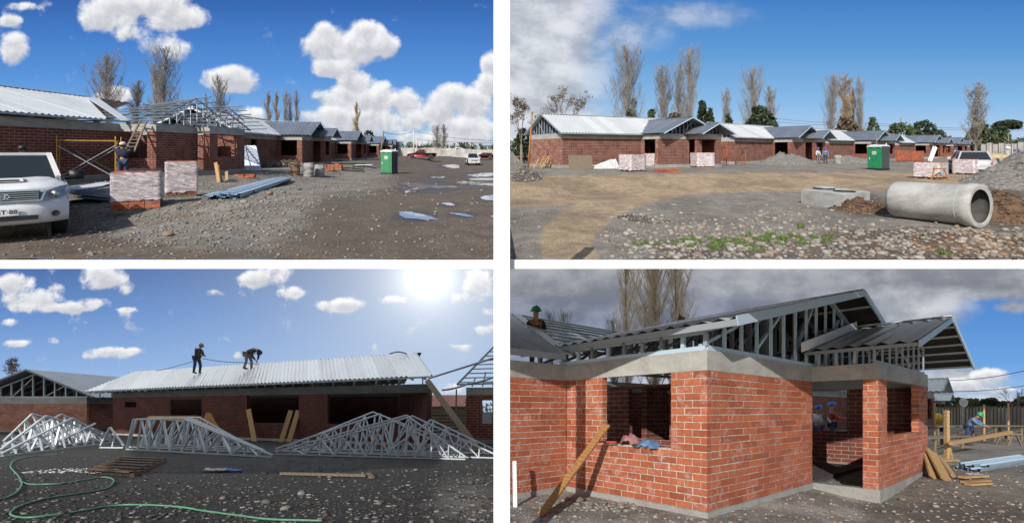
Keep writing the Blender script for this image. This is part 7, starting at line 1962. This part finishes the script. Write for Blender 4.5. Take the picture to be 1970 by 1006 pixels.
# the pallet frame on the ground
P4 = [hit(174, 911), hit(254, 918), hit(318, 889), hit(232, 886)]
pf = thing('wooden_pallet', 'brown slatted wooden frame lying flat on the wet ground', 'pallet', P4[0]); Q = [p - P4[0] for p in P4]
for a, b in ((Q[0], Q[3]), (Q[1], Q[2])): mb = MB(); mb.bar(a + Vector((0, 0, .05)), b + Vector((0, 0, .05)), .08, .10); part('rail', mb, M['timber_wet'] if 'timber_wet' in M else M['timber'], pf)
for k in range(6):
    t = (k + .1) / 5.3; a, b = Q[0].lerp(Q[3], t), Q[1].lerp(Q[2], t); mb = MB(); mb.bar(a + Vector((0, 0, .125)), b + Vector((0, 0, .125)), .16, .03); part('slat', mb, M['timber_wet'], pf)
# bag, timber, hose
mb = MB(); rs = random.Random(9); vs = []
for i in range(11):
    for j in range(5): u, v = i / 10 - .5, j / 4 - .5; vs.append((u * .95, v * .30 * (1 - abs(u) * .5), .05 + .06 * math.sin(u * 11 + v * 6) * (1 - 2 * abs(v)) + rs.uniform(0, .03)))
mb.add(vs, [(i * 5 + j, (i + 1) * 5 + j, (i + 1) * 5 + j + 1, i * 5 + j + 1) for i in range(10) for j in range(4)])
for k, f_ in enumerate(mb.f): mb.m[k] = 1 if k // 4 >= 6 else 0
M['blue_bag'] = simple('bright_blue_plastic', (0.03, 0.16, 0.62), .4)
solo('plastic_bag', mb, [M['pale_cloth'], M['blue_bag']], 'crumpled white and blue plastic bag on the dark ground', 'bag', hit(430, 907))
plank('long pine stick lying on the ground before the right truss pile', hit(540, 914) + Vector((0, 0, .05)), hit(704, 918) + Vector((0, 0, .05)), .07, .06, 'timber', (0, 0, 1), 'timber_stick')
plank('short offcut at the right end of the long pine stick', hit(708, 914) + Vector((0, 0, .04)), hit(716, 921) + Vector((0, 0, .04)), .1, .06, 'timber', (0, 0, 1), 'timber_offcut')
def hose(label, pts, r=.016):
    w_ = [hit(*p) + Vector((0, 0, r)) for p in pts]; out = []
    for i in range(len(w_) - 1):
        p0, p1, p2, p3 = w_[max(i - 1, 0)], w_[i], w_[i + 1], w_[min(i + 2, len(w_) - 1)]
        for k in range(8):
            t = k / 8; q = .5 * ((2 * p1) + (p2 - p0) * t + (2 * p0 - 5 * p1 + 4 * p2 - p3) * t * t + (3 * p1 - p0 - 3 * p2 + p3) * t ** 3); out.append(q)
    out.append(w_[-1]); out = [Vector((q.x, q.y, gz(q.x, q.y) + r * 1.2)) for q in out]
    mb = MB(); mb.sm = True; mb.tube([q - out[0] for q in out], r, 7); return solo('garden_hose', mb, M['hose'], label, 'hose', out[0])
M['hose'] = simple('green_hose', (0.10, 0.27, 0.17), .38, 0, .15)
hose('green garden hose looping across the foreground of the dark yard', [(111, 875), (70, 878), (35, 884), (20, 897), (34, 915), (42, 930), (34, 946), (14, 958), (-20, 966)])
hose('long green garden hose winding from the left pile to the front edge', [(38, 926), (60, 933), (113, 932), (160, 925), (197, 919), (218, 924), (214, 934), (197, 943), (150, 951), (99, 959), (50, 971), (25, 983), (22, 993), (49, 998), (95, 993), (148, 986), (237, 973), (345, 977), (430, 990), (500, 999), (620, 1004)])
p = hit(140, 906); P_ = NP.uniform(-1, 1, (160, 3)) * [1.0, .45, 0]; P_[:, 2] = .015; o = thing('rubble_patch', 'scatter of pale broken plaster before the wooden frame', 'rubble', p); stones('chips', P_, NP.uniform(.015, .05, 160), M['pale_cloth'], None, parent=o, flat=.35)
rocks([(301 - 190, 964, .06, None), (580, 906, .05, None), (575, 862 + 50, .04, None), (511, 911, .11, 'flat wet stone left of the long pine stick'), (580, 952, .10, 'flat pale wet stone below the long pine stick'), (513, 968, .09, None), (551, 980, .09, None), (770, 940, .09, None), (660, 926, .06, None), (862, 975, .07, None), (120, 990, .08, None), (430, 960, .08, None), (340, 930, .06, None), (300, 935, .06, None), (730, 970, .07, None), (800, 905, .07, None), (840, 915, .07, None), (905, 930, .08, None)],
      'stone_dark', 'flat stones of the dark lower yard', 'flat wet stone trodden into the dark lower yard')

# roofers and their rope
nr = (E1 - E0).cross(u3).normalized()
f1 = on_plane(380, 719, E1, nr); f2 = on_plane(481, 711, E1, nr)
P1 = pose(pelvis=(0, .05, .97), chest=(0, -.06, 1.28), neck=(0, -.15, 1.46), head0=(0, -.22, 1.53), head1=(0, -.27, 1.63), face=(0, -.8, -.6), shoulder_l=(.19, -.08, 1.38), elbow_l=(.24, -.14, 1.10), hand_l=(.10, -.38, 1.04), shoulder_r=(-.19, -.08, 1.38), elbow_r=(-.24, -.16, 1.10), hand_r=(-.08, -.40, 1.02),
          hip_l=(.09, .04, .92), knee_l=(.12, -.08, .50), ankle_l=(.12, -.02, .09), toe_l=(.13, -.17, .05), hip_r=(-.09, .04, .92), knee_r=(-.12, .06, .50), ankle_r=(-.13, .12, .10), toe_r=(-.14, -.03, .05))
person('roofer standing on the corrugated roof looking down at the rope in his hands', f1, R(80), P1, 'dark', 'navy', ('cap', 'timber'), vest='orange_rust', scale=1.06)
P2 = pose(pelvis=(0, .18, .88), chest=(0, -.22, 1.02), neck=(0, -.44, 1.0), head0=(0, -.52, .96), head1=(0, -.61, .93), face=(0, -.2, -1), shoulder_l=(.18, -.32, 1.0), elbow_l=(.22, -.34, .72), hand_l=(.10, -.36, .50), shoulder_r=(-.18, -.32, 1.0), elbow_r=(-.20, -.30, .72), hand_r=(-.06, -.40, .48),
          hip_l=(.09, .16, .84), knee_l=(.13, .02, .46), ankle_l=(.15, .05, .09), toe_l=(.16, -.10, .05), hip_r=(-.09, .16, .84), knee_r=(-.13, .10, .46), ankle_r=(-.15, .22, .10), toe_r=(-.16, .06, .05))
person('roofer bending forward over the corrugated roof with both hands down', f2, R(78), P2, 'dark', 'grey_cloth', ('cap', 'dark'), vest='orange_rust', scale=1.08)
wire('safety_rope', 'rope sagging from the standing roofer down to the left roof edge', [at(300, 713, f1.y + .8), at(345, 702, f1.y + .1), at(383, 690, f1.y - .25)], .018, 'black', 'rope', .04)
wire('safety_rope', 'rope running from the standing roofer to beyond the bending one', [at(388, 689, f1.y - .25), at(465, 697, f2.y), at(520, 699, f2.y + .9)], .018, 'black', 'rope', .06)
p = on_plane(783, 681, E1, nr); wire('loose_strap', 'loose dark strap curled on the ridge at the right end', [p, p + Vector((-.4, -.1, .1)), p + Vector((-.9, .1, .02))], .03, 'black', 'strap', -.02)
# ================================================================ lower right yard
GRADE = DOWN
W4 = 1.6; O4 = (-.07, 8.59); a4 = Vector((.783, .622)); b4 = Vector((.622, -.783))
def H4(x, y, z=0): return Vector((O4[0] + a4.x * x - b4.x * y, O4[1] + a4.y * x - b4.y * y, z - EYE_4))
M['partition'] = M['brick']
h4 = house('near brick house with concrete ring beam, open windows and two overhanging steel gables', O4[0], O4[1], .783, .622,
    dict(base=-EYE_4, W=W4, D=3.2, P=4.7, Q=5.1, B1=3.15, B2=1.19, pl=.10, zb=2.39, zt=2.72, x_start=.001, laid=(.56, .1205), laid_side=(.29, .1205),
         side_op=[(1.0, 2.5, 1.10, 2.39)], door_op=[(0.0, .92, .10, 2.39)], front_op=[(.52, 3.77, 1.185, 2.39)], wing_roof=False, roof='zinc', roof2='zinc',
         x_back=2.5, partitions=[((W4 + 3.0, -1.9), (W4 + 3.0, 3.0), [(1.2, 2.4, 1.0, 2.3)]), ((W4 + 3.2, .2), (W4 + 9.6, .2), [(1.0, 2.2, 1.0, 2.3)])],
         pitch=.27, amp=.028,
         g1=dict(xl=W4 - .3, xc=W4 + 6.2, xr=W4 + 11.4, ze=3.10, za=4.57, yf=-3.75, yb=1.3, frame_y=-3.07, fa=W4 + .1, fb=W4 + 9.7, sp=.62, w=.085, dep=.04, stud='steel_blue', shade_sheet=False, under=True, trim=.15, purlins=5, purlin_back=.9),
         g2=dict(xl=W4 + 4.1, xc=W4 + 7.9, xr=W4 + 11.7, ze=3.03, za=3.96, yf=-5.05, yb=-2.62, frame_y=-4.26, fa=W4 + 4.75, fb=W4 + 9.75, sp=.62, w=.06, dep=.03, stud='steel', shade_sheet=False, under=True, trim=.13, purlins=6, purlin_back=.9)), name='brick_house')
lay_bricks(296)
# right wall: cut the opening through which two workers show (replace the blind wall by one with a window)
for c in list(h4.children):
    if c.name.startswith('brick_wall') and abs(c.location.x - (W4 + 9.8)) < .01 and abs(c.rotation_euler.z - PI / 2) < .01:
        bpy.data.objects.remove(c)
wall(h4, (W4 + 9.8, -4.34 + .151), (W4 + 9.8, 3.05), .10, 2.39, [(1.66, 2.62, 1.09, 2.36)], 'brick')
# wing roof: sheets up to the valley, bare battens beyond
M['zinc_wing'] = zinc_mat('dull_wing_zinc', (0.52, 0.56, 0.60), .5, .4, .3)
def wcut(s):
    x = s - .30; return (max(0, (x - 1.12) / 1.36), min(1, max(0, (.61 + 1.26 * x) / 3.4)))
slope(h4, (-.30, -.4, 2.88), (2.5, -.4, 2.88), (-.30, 3.0, 4.45), (2.5, 3.0, 4.45), 'zinc_wing', .17, .02, .9, cut=wcut)
for i in range(9):
    t = .12 + .88 * i / 8; y = -.4 + 3.4 * t; z = 2.88 + 1.57 * t; x0 = 1.12 + 1.36 * t
    mb = MB(); mb.bar((x0, y, z), (x0 + 3.4 + 1.2 * t, y, z), .085, .05, (0, -.42, 1)); part('batten', mb, M['truss_steel'], h4)
for x in (2.2, 3.4, 4.6):
    mb = MB(); mb.bar((x, .1 + (x - 2) * .4, 2.9 + (x - 2) * .2), (x, 3.0, 4.38), .05, .09); part('rafter', mb, M['steel'], h4)
mb = MB(); mb.slab([(1.05, -.42, 2.90), (1.35, -.42, 2.90), (2.75, 2.95, 4.46), (2.42, 2.95, 4.46)], (-.2, -.4, 1), .015); part('valley_flashing', mb, M['zinc'], h4)
mb = MB(); mb.bar((-.28, -.41, 2.82), (1.15, -.41, 2.82), .03, .12); part('eave_trim', mb, M['steel'], h4)
# framing between beam and eave along the left flank of the bay
fr = roofline(3.07, 4.54, W4 - .3, W4 + 6.2, W4 + 11.4)
for k, y in enumerate((-2.3, -1.5, -.7, .1, .9)):
    g_ = thing_part('roof_truss', h4, (0, y, 0), 0); gable_frame(g_, W4 + .05, W4 + 9.6, fr, 0, 2.726, .075, .85, 'steel_dk', xc=W4 + 6.2)  # inner trusses in darker steel, attic shade put into the colour
for x, z in ((W4 + .06, 2.76), (W4 + .06, 3.02)):
    mb = MB(); mb.bar((x, -3.1, z), (x, .2, z), .07, .07); part('rail', mb, M['steel_blue'], h4)
for i in range(9):
    y = -3.1 + i * .4; mb = MB(); mb.bar((W4 + .06, y, 2.79), (W4 + .06, y, 3.0), .07, .06, (0, 1, 0)); part('heel_stud', mb, M['steel_blue' if i % 3 else 'steel'], h4)
    if i % 2: mb = MB(); mb.bar((W4 + .09, y, 2.8), (W4 + 1.2, y + .35, 3.25), .05, .05); part('brace', mb, M['steel_dk'], h4)
mb = MB(); mb.bar((W4 - .29, -3.76, 3.03), (W4 - .29, 1.2, 3.03), .03, .10); part('eave_trim', mb, M['steel'], h4)
mb = MB(); mb.bar((W4 + 4.12, -5.04, 2.97), (W4 + 4.12, -3.2, 2.97), .03, .07); part('eave_trim', mb, M['steel_dk'], h4)
for i in range(4):
    y = -4.25 + i * .33; mb = MB(); mb.bar((W4 + 4.78, y, 2.73), (W4 + 4.78, y, 3.12), .04, .05, (0, 1, 0)); part('heel_stud', mb, M['steel'], h4)
mb = MB(); mb.bar((W4 + 3.6, -3.30, 3.0), (W4 + 7.5, -3.30, 3.93), .012, .20)
part('flashing', mb, M['white'], h4, (0, 0, .05))

# board leaning on the window wall, clothes on the sill, white lath
plank('long weathered orange board leaning up to the window sill of the brick house', hit(1040, 994) + Vector((0, 0, .03)), at(1168, 817, 8.30), .13, .04, 'pine_or', (-.6, -.8, .5), 'leaning_board', cat='board')
plank('red handled tool lying on the window sill beside the clothes', at(1152, 849, 8.55), at(1186, 850, 8.33), .03, .03, 'red_cloth', cat='tool', name='hand_tool')
def cloth(label, px, py, Y, w, d, hgt, mat, seed, name='garment', cat='clothes'):
    rs = random.Random(seed); mb = MB(); mb.sm = True; n, m = 14, 9; vs = []
    for i in range(n):
        for j in range(m):
            u, v = i / (n - 1) * 2 - 1, j / (m - 1) * 2 - 1; r = max(0, 1 - (u * u * .9 + v * v * .8)); z = hgt * (r ** .5) * (.6 + .4 * math.sin(u * 5 + seed) * math.cos(v * 6 + seed * 2)) + rs.uniform(-.012, .012); vs.append((u * w, v * d, z))
    mb.add(vs, [(i * m + j, (i + 1) * m + j, (i + 1) * m + j + 1, i * m + j + 1) for i in range(n - 1) for j in range(m - 1)])
    return solo(name, mb, M[mat], label, cat, at(px, py, Y), (0, 0, math.atan2(-b4.y, -b4.x)))
cloth('dusty pink sweater bunched on the window sill', 1213, 852, 8.25, .20, .13, .21, 'pink_cloth' if 'pink_cloth' in M else 'red_cloth', 1)
cloth('blue work trousers bunched on the window sill right of the sweater', 1248, 860, 8.0, .24, .15, .17, 'blue_cloth', 2)
mb = MB(); mb.slab([(0, 0, 0), (.075, 0, 0), (.06, .12, .82), (-.01, .12, .82)], (0, -1, .1), .025); solo('white_lath', mb, M['white'], 'short white lath standing at the very left of the brick house', 'lath', hit(987, 975))
p = at(1031, 601, 11.3); person('roofer with green helmet and dark glasses looking over the ridge', (p.x, p.y, p.z - 1.66 * .95), R(12), pose(face=(0, -1, -.05)), 'dark', 'denim', ('helmet', 'green_helmet'), vest='orange_rust', glasses=True, scale=.98)
for px, py, Y, rz, jk, hat, lab in ((1574, 784, 17.2, 120, 'pale_cloth', 'blue_helmet', 'worker in white shirt and blue helmet seen through the doorway, left one'), (1600, 778, 17.6, 60, 'red_cloth', 'blue_helmet', 'worker in red and blue helmet seen through the doorway, right one')):
    p = at(px, py, Y); person(lab, (p.x, p.y, p.z - 1.66), R(rz), pose(elbow_l=(.3, -.2, 1.12), hand_l=(.2, -.45, 1.1), elbow_r=(-.3, -.2, 1.12), hand_r=(-.2, -.45, 1.12)), jk, 'denim', ('helmet', hat))

# second and third houses of the row
for lab, (px, py), Yh in (('second brick house of the lower row, its gable showing under the porch roof', (1822, 727), 30.0), ('third brick house of the lower row, only its small gable tip showing', (1832, 757), 58.0)):
    ap = at(px, py, Yh); O = Vector((ap.x, ap.y)) - a4 * 12.85 - b4 * 4.1
    house(lab, O.x, O.y, .783, .622, std(base=ap.z - 3.72, mat='brick', end_mat='brick', roof2='zinc', D=3, g1=dict(xl=7.9, xc=11.15, xr=14.7, ze=2.80, za=3.5, yf=-2.5, yb=1.6, frame_y=-2.1, fa=8.3, fb=14.1)), 'far houses of the lower row')

# yard at the right
sheet_fence('pale vertical board fence along the back of the lower right yard', 1770, 1990, 52, 40, 2.0, 34, 'fence_wood')
p = hit(1950, 818); car('white car with dark wheels parked by the fence at the right edge', (p.x + .6, p.y + .8, p.z), R(176), 'sedan', 'paint_white')
for i, (px, py, w, Y, m_, sd_, lab) in enumerate([(1800, 764, 60, 75, 'leaf_spring', 81, 'spring green tree just right of the porch roof'), (1838, 762, 50, 80, 'leaf_mid', 82, 'mid green tree behind the fence, second from the roof'), (1872, 764, 60, 72, 'leaf_spring', 83, 'pale green tree behind the worker in blue'), (1905, 763, 40, 66, 'leaf_dark', 84, 'dark green tree between two pale ones behind the fence'), (1935, 770, 50, 76, 'leaf_brown', 85, 'brownish tree behind the white car'), (1975, 760, 50, 80, 'leaf_mid', 86, 'green tree at the right edge behind the fence')]):
    bushy(lab, px, py, w * 1.3, Y, m_, sd_, 3800, size=.17)
spreading('leafless tree rising over the fence near the right edge', 1952, 742, 46, 70, 14, None)
POP.append(poplar_meshes(9, 20, 5.0, 64, 'twig_pale', 1.0, .86, .06, 1.1)); POP.append(poplar_meshes(10, 20, 3.6, 46, 'twig_pale', .9, .9, .06, 1.1))
GP = 'poplars rising behind the brick house roof'
for px, py, w, Y, v, lab in [(1206, 440, 52, 46, 5, 'pale grey poplar, leftmost of the big ones over the roof'), (1258, 400, 96, 50, 4, 'wide tan poplar, tallest over the roof'), (1302, 450, 60, 48, 5, 'tan poplar, right one over the roof')]: poplar(px, py, w, Y, v, lab, GP)
for px, w, lab in ((1060, 26, 'faint small poplar far left behind the roofer'), (1086, 30, 'small far poplar above the bare battens'), (1180, 34, 'small bare tree at the foot of the pale grey poplar')): poplar(px, 592 if px < 1100 else 605, w, 70, 0, lab, GP)
bushy('dark ivy clump at the foot of the tan poplar', 1313, 604, 26, 44, 'leaf_brown', 90, 900)
wire('overhead_cable', 'overhead cable leaving the porch roof towards the right', [at(1775, 731, 40), at(1990, 708, 40)], .03, sag=.4)
wire('overhead_cable', 'lower overhead cable over the yard fence', [at(1800, 752, 45), at(1990, 738, 45)], .03, sag=.3)

# work tables, posts, timber
def table(label, A, B, d, hgt, n=3, mat='timber', seed=0):
    o = thing('work_table', label, 'work table', A); v = B - A; v.z = 0; sd = Vector((-v.y, v.x, 0)).normalized(); rs = random.Random(seed)
    for k in range(4): mb = MB(); off = sd * (d * k / 4) + Vector((0, 0, hgt)); mb.bar(off - v.normalized() * rs.uniform(0, .2), off + v + v.normalized() * rs.uniform(0, .2), d / 4.3, .05, (0, 0, 1)); part('board', mb, M[mat], o)
    for k in range(n):
        for s in (.05, .8): q = v * ((k + .15) / (n - .7)) + sd * d * s; mb = MB(); mb.bar(q, q + Vector((rs.uniform(-.08, .08), 0, hgt)), .09, .09); part('leg', mb, M[mat], o)
    for k in range(n - 1): mb = MB(); mb.bar(v * ((k + .15) / (n - .7)) + Vector((0, 0, .15)), v * ((k + 1.15) / (n - .7)) + Vector((0, 0, hgt * .8)), .08, .03); part('brace', mb, M[mat], o)
    return o
table('rough timber work table behind the upright post, planks on it', hit(1800, 851), hit(1918, 846) + Vector((0, -1.5, 0)), 1.3, .85, 4, 'timber', 1)
table('lower trestle table right behind the porch corner', hit(1792, 868), hit(1860, 861), .9, .55, 2, 'timber', 2)
p = at(1862, 816, 22.0); person('worker in blue jacket and green helmet bending over the work table', (p.x, p.y, gz(p.x, p.y)), R(30), pose(chest=(0, -.18, 1.22), neck=(0, -.30, 1.38), head0=(0, -.38, 1.44), head1=(0, -.44, 1.53), face=(0, -.7, -.7), shoulder_l=(.2, -.22, 1.32), shoulder_r=(-.2, -.22, 1.32), elbow_l=(.3, -.4, 1.1), hand_l=(.15, -.62, .98), elbow_r=(-.3, -.4, 1.1), hand_r=(-.15, -.62, .98)), 'blue_cloth', 'denim', ('helmet', 'green_helmet'))
p = hit(1822, 884); plank('upright pine post standing before the work table', p, at(1821, 789, p.y), .10, .12, 'pine', (0, -1, 0), 'timber_post', cat='post')
plank('board nailed across the foot of the upright post', hit(1806, 889) + Vector((0, 0, .06)), hit(1843, 888) + Vector((0, 0, .06)), .1, .08, 'pine', (0, 0, 1))
plank('short stake bracing the upright post', hit(1832, 884), at(1822, 840, p.y), .07, .05, 'pine', (0, -1, 0))
plank('long squared timber lying slanted from the table to the small trestle', at(1830, 852, 15.0), at(1944, 831, 17.2), .14, .12, 'pine', (0, 0, 1), 'timber_beam', cat='timber')
tr = thing('trestle', 'small wooden trestle under the right end of the slanted timber', 'trestle', hit(1944, 856))
for s in (-1, 1):
    for k in (-1, 1): mb = MB(); mb.bar((s * .3 - .1, k * .3, 0), (s * .1 - .1, k * .25, .55), .07, .05); part('leg', mb, M['timber'], tr)
mb = MB(); mb.box((-.1, 0, .56), (.5, .7, .07)); part('top', mb, M['timber'], tr)
for i, (a, b, w, l) in enumerate((((1800, 921), (1783, 861), .34, 'wide pine board leaning on the right end of the porch, left one'), ((1822, 925), (1790, 866), .30, 'wide pine board leaning on the right end of the porch, right one'), ((1836, 918), (1808, 878), .22, 'short pine board behind the two leaning ones'))):
    q = hit(*a); plank(l, q, at(b[0], b[1], q.y + 1.1), w, .04, 'pine', (0, -1, .3), group='pine boards leaning at the porch corner')
for i, (a, b, l) in enumerate((((1855, 931), (1900, 927), 'pine offcut on the ground, lowest of the small pile'), ((1850, 925), (1896, 922), 'pine offcut on the ground, middle of the small pile'), ((1862, 935), (1903, 933), 'pine offcut on the ground, front of the small pile'))):
    plank(l, hit(*a) + Vector((0, 0, .05 + .05 * (i == 1))), hit(*b) + Vector((0, 0, .05 + .05 * (i == 1))), .16, .05, 'pine', (0, 0, 1), group='small pile of pine offcuts')
profiles('bundle of blue-grey folded steel profiles lying on the right of the yard', (1866, 903), (1985, 884), 6, .26, 'steel_blue', 3)
plank('bluish sheet offcut lying before the steel profiles', hit(1856, 911) + Vector((0, 0, .02)), hit(1892, 913) + Vector((0, 0, .02)), .25, .01, 'steel_blue', (0, 0, 1), 'sheet_offcut', cat='sheet')
mx = thing('concrete_mixer', 'yellow machine with a round drum behind the porch corner', 'mixer', hit(1800, 830))
mb = MB(); mb.sm = True; mb.lathe([(.0, -.42), (.25, -.4), (.42, -.1), (.42, .12), (.24, .42), (.22, .42), (.38, .1)], 18, M=Matrix.Translation((0, 0, 1.05)) @ Matrix.Rotation(.9, 4, 'Y')); part('drum', mb, M['mixer_yellow'], mx)
for s in (-1, 1): mb = MB(); mb.bar((s * .5, 0, 0), (s * .35, 0, 1.0), .06, .06); mb.bar((s * .5, .5, 0), (s * .35, 0, 1.0), .06, .06); part('leg', mb, M['mixer_yellow'], mx)
mb = MB(); mb.tube([(.45, -.03, .2), (.45, .06, .2)], .2, 14); part('wheel', mb, M['rubber'], mx)
for k, (px, Y) in enumerate(((1786, 36), (1893, 24), (1940, 26), (1768 + 30, 28))):
    p = at(px, 788, Y); pole(('thin pine stake by the second house', 'thin pine stake right of the worker in blue', 'thin pine stake before the white car', 'thin pine stake behind the yellow machine')[k], px, 775 if k != 1 else 778, Y, .05, 'pine', False, 0, 'timber_stake', 'stake', 'thin stakes in the yard')
sg = thing('round_sign', 'pale round sign on a thin post above the work table', 'sign', (at(1852, 0, 30).x, 30, gz(at(1852, 0, 30).x, 30)))
zz = at(1852, 774, 30).z - sg.location.z
mb = MB(); mb.tube([(0, 0, 0), (0, 0, zz)], .03, 6); part('post', mb, M['pole_white'], sg)
mb = MB(); mb.lathe([(0, -.02), (.30, -.02), (.30, .02), (0, .02)], 20, M=Matrix.Translation((0, -.05, zz)) @ Matrix.Rotation(PI / 2, 4, 'X')); part('disc', mb, M['pale_cloth'], sg)
rocks([(1158, 970, .13, 'flat pale rock at the foot of the wall right of the leaning board'), (1112, 966, .16, 'broad flat grey rock beside the leaning board'), (1180, 975, .08, None), (1190, 985, .07, None), (1092, 962, .09, None), (1135, 978, .08, None), (1850, 960, .08, None), (1890, 950, .08, None), (1910, 935, .07, None), (1800, 975, .07, None), (1760, 985, .06, None), (1700, 985, .06, None), (1735, 962, .09, 'grey stone under the front of the porch'), (1925, 985, .07, None), (1600, 985, .06, None)],
      'stone', 'stones round the foot of the near brick house', 'grey stone lying in the gravel round the near brick house')
P_ = NP.uniform(-1, 1, (260, 3)) * [.9, .35, 0]; P_[:, 2] = .02; o = thing('rubble_patch', 'broken mortar and pebbles at the foot of the leaning board', 'rubble', hit(1130, 975)); stones('chips', P_, NP.uniform(.015, .06, 260), M['stone'], None, parent=o, flat=.5)
# ---------------------------------------------------------------- grade the terraces
def grade_all():
    cache = {}
    def world(o, pm): return pm @ o.matrix_basis
    def go(o, W, pW2, r, S):
        kids = list(o.children)
        Ws = [(k, world(k, W)) for k in kids]
        Rm = W.to_3x3()
        new = Matrix.Translation(S @ W.translation) @ Rm.to_4x4()
        loc, q, sc = new.decompose()
        if o.data is not None and o.type == 'MESH':
            q3 = W.to_3x3(); inv = q3.inverted()
            Lm = inv @ S.to_3x3() @ q3
            key = (o.data.name, tuple(round(v, 3) for row in Lm for v in row))
            if key not in cache:
                d = o.data
                if (d.name in used): d = o.data.copy()
                else: used.add(d.name)
                src = base.setdefault(o.data.name, None)
                cache[key] = (d, Lm)
            o.data = cache[key][0]
        nb = pW2.inverted() @ new
        o.matrix_parent_inverse = Matrix.Identity(4)
        o.matrix_basis = nb
        for k, w in Ws: go(k, w, new, r, S)
    used = set(); base = {}
    for o, r in ROOTS:
        if r == 0.0: continue
        S = Matrix.Identity(4); S[2][1] = r
        go(o, o.matrix_basis.copy(), Matrix.Identity(4), r, S)
    for d, Lm in cache.values():
        d.transform(Lm.to_4x4()); d.update()
grade_all()
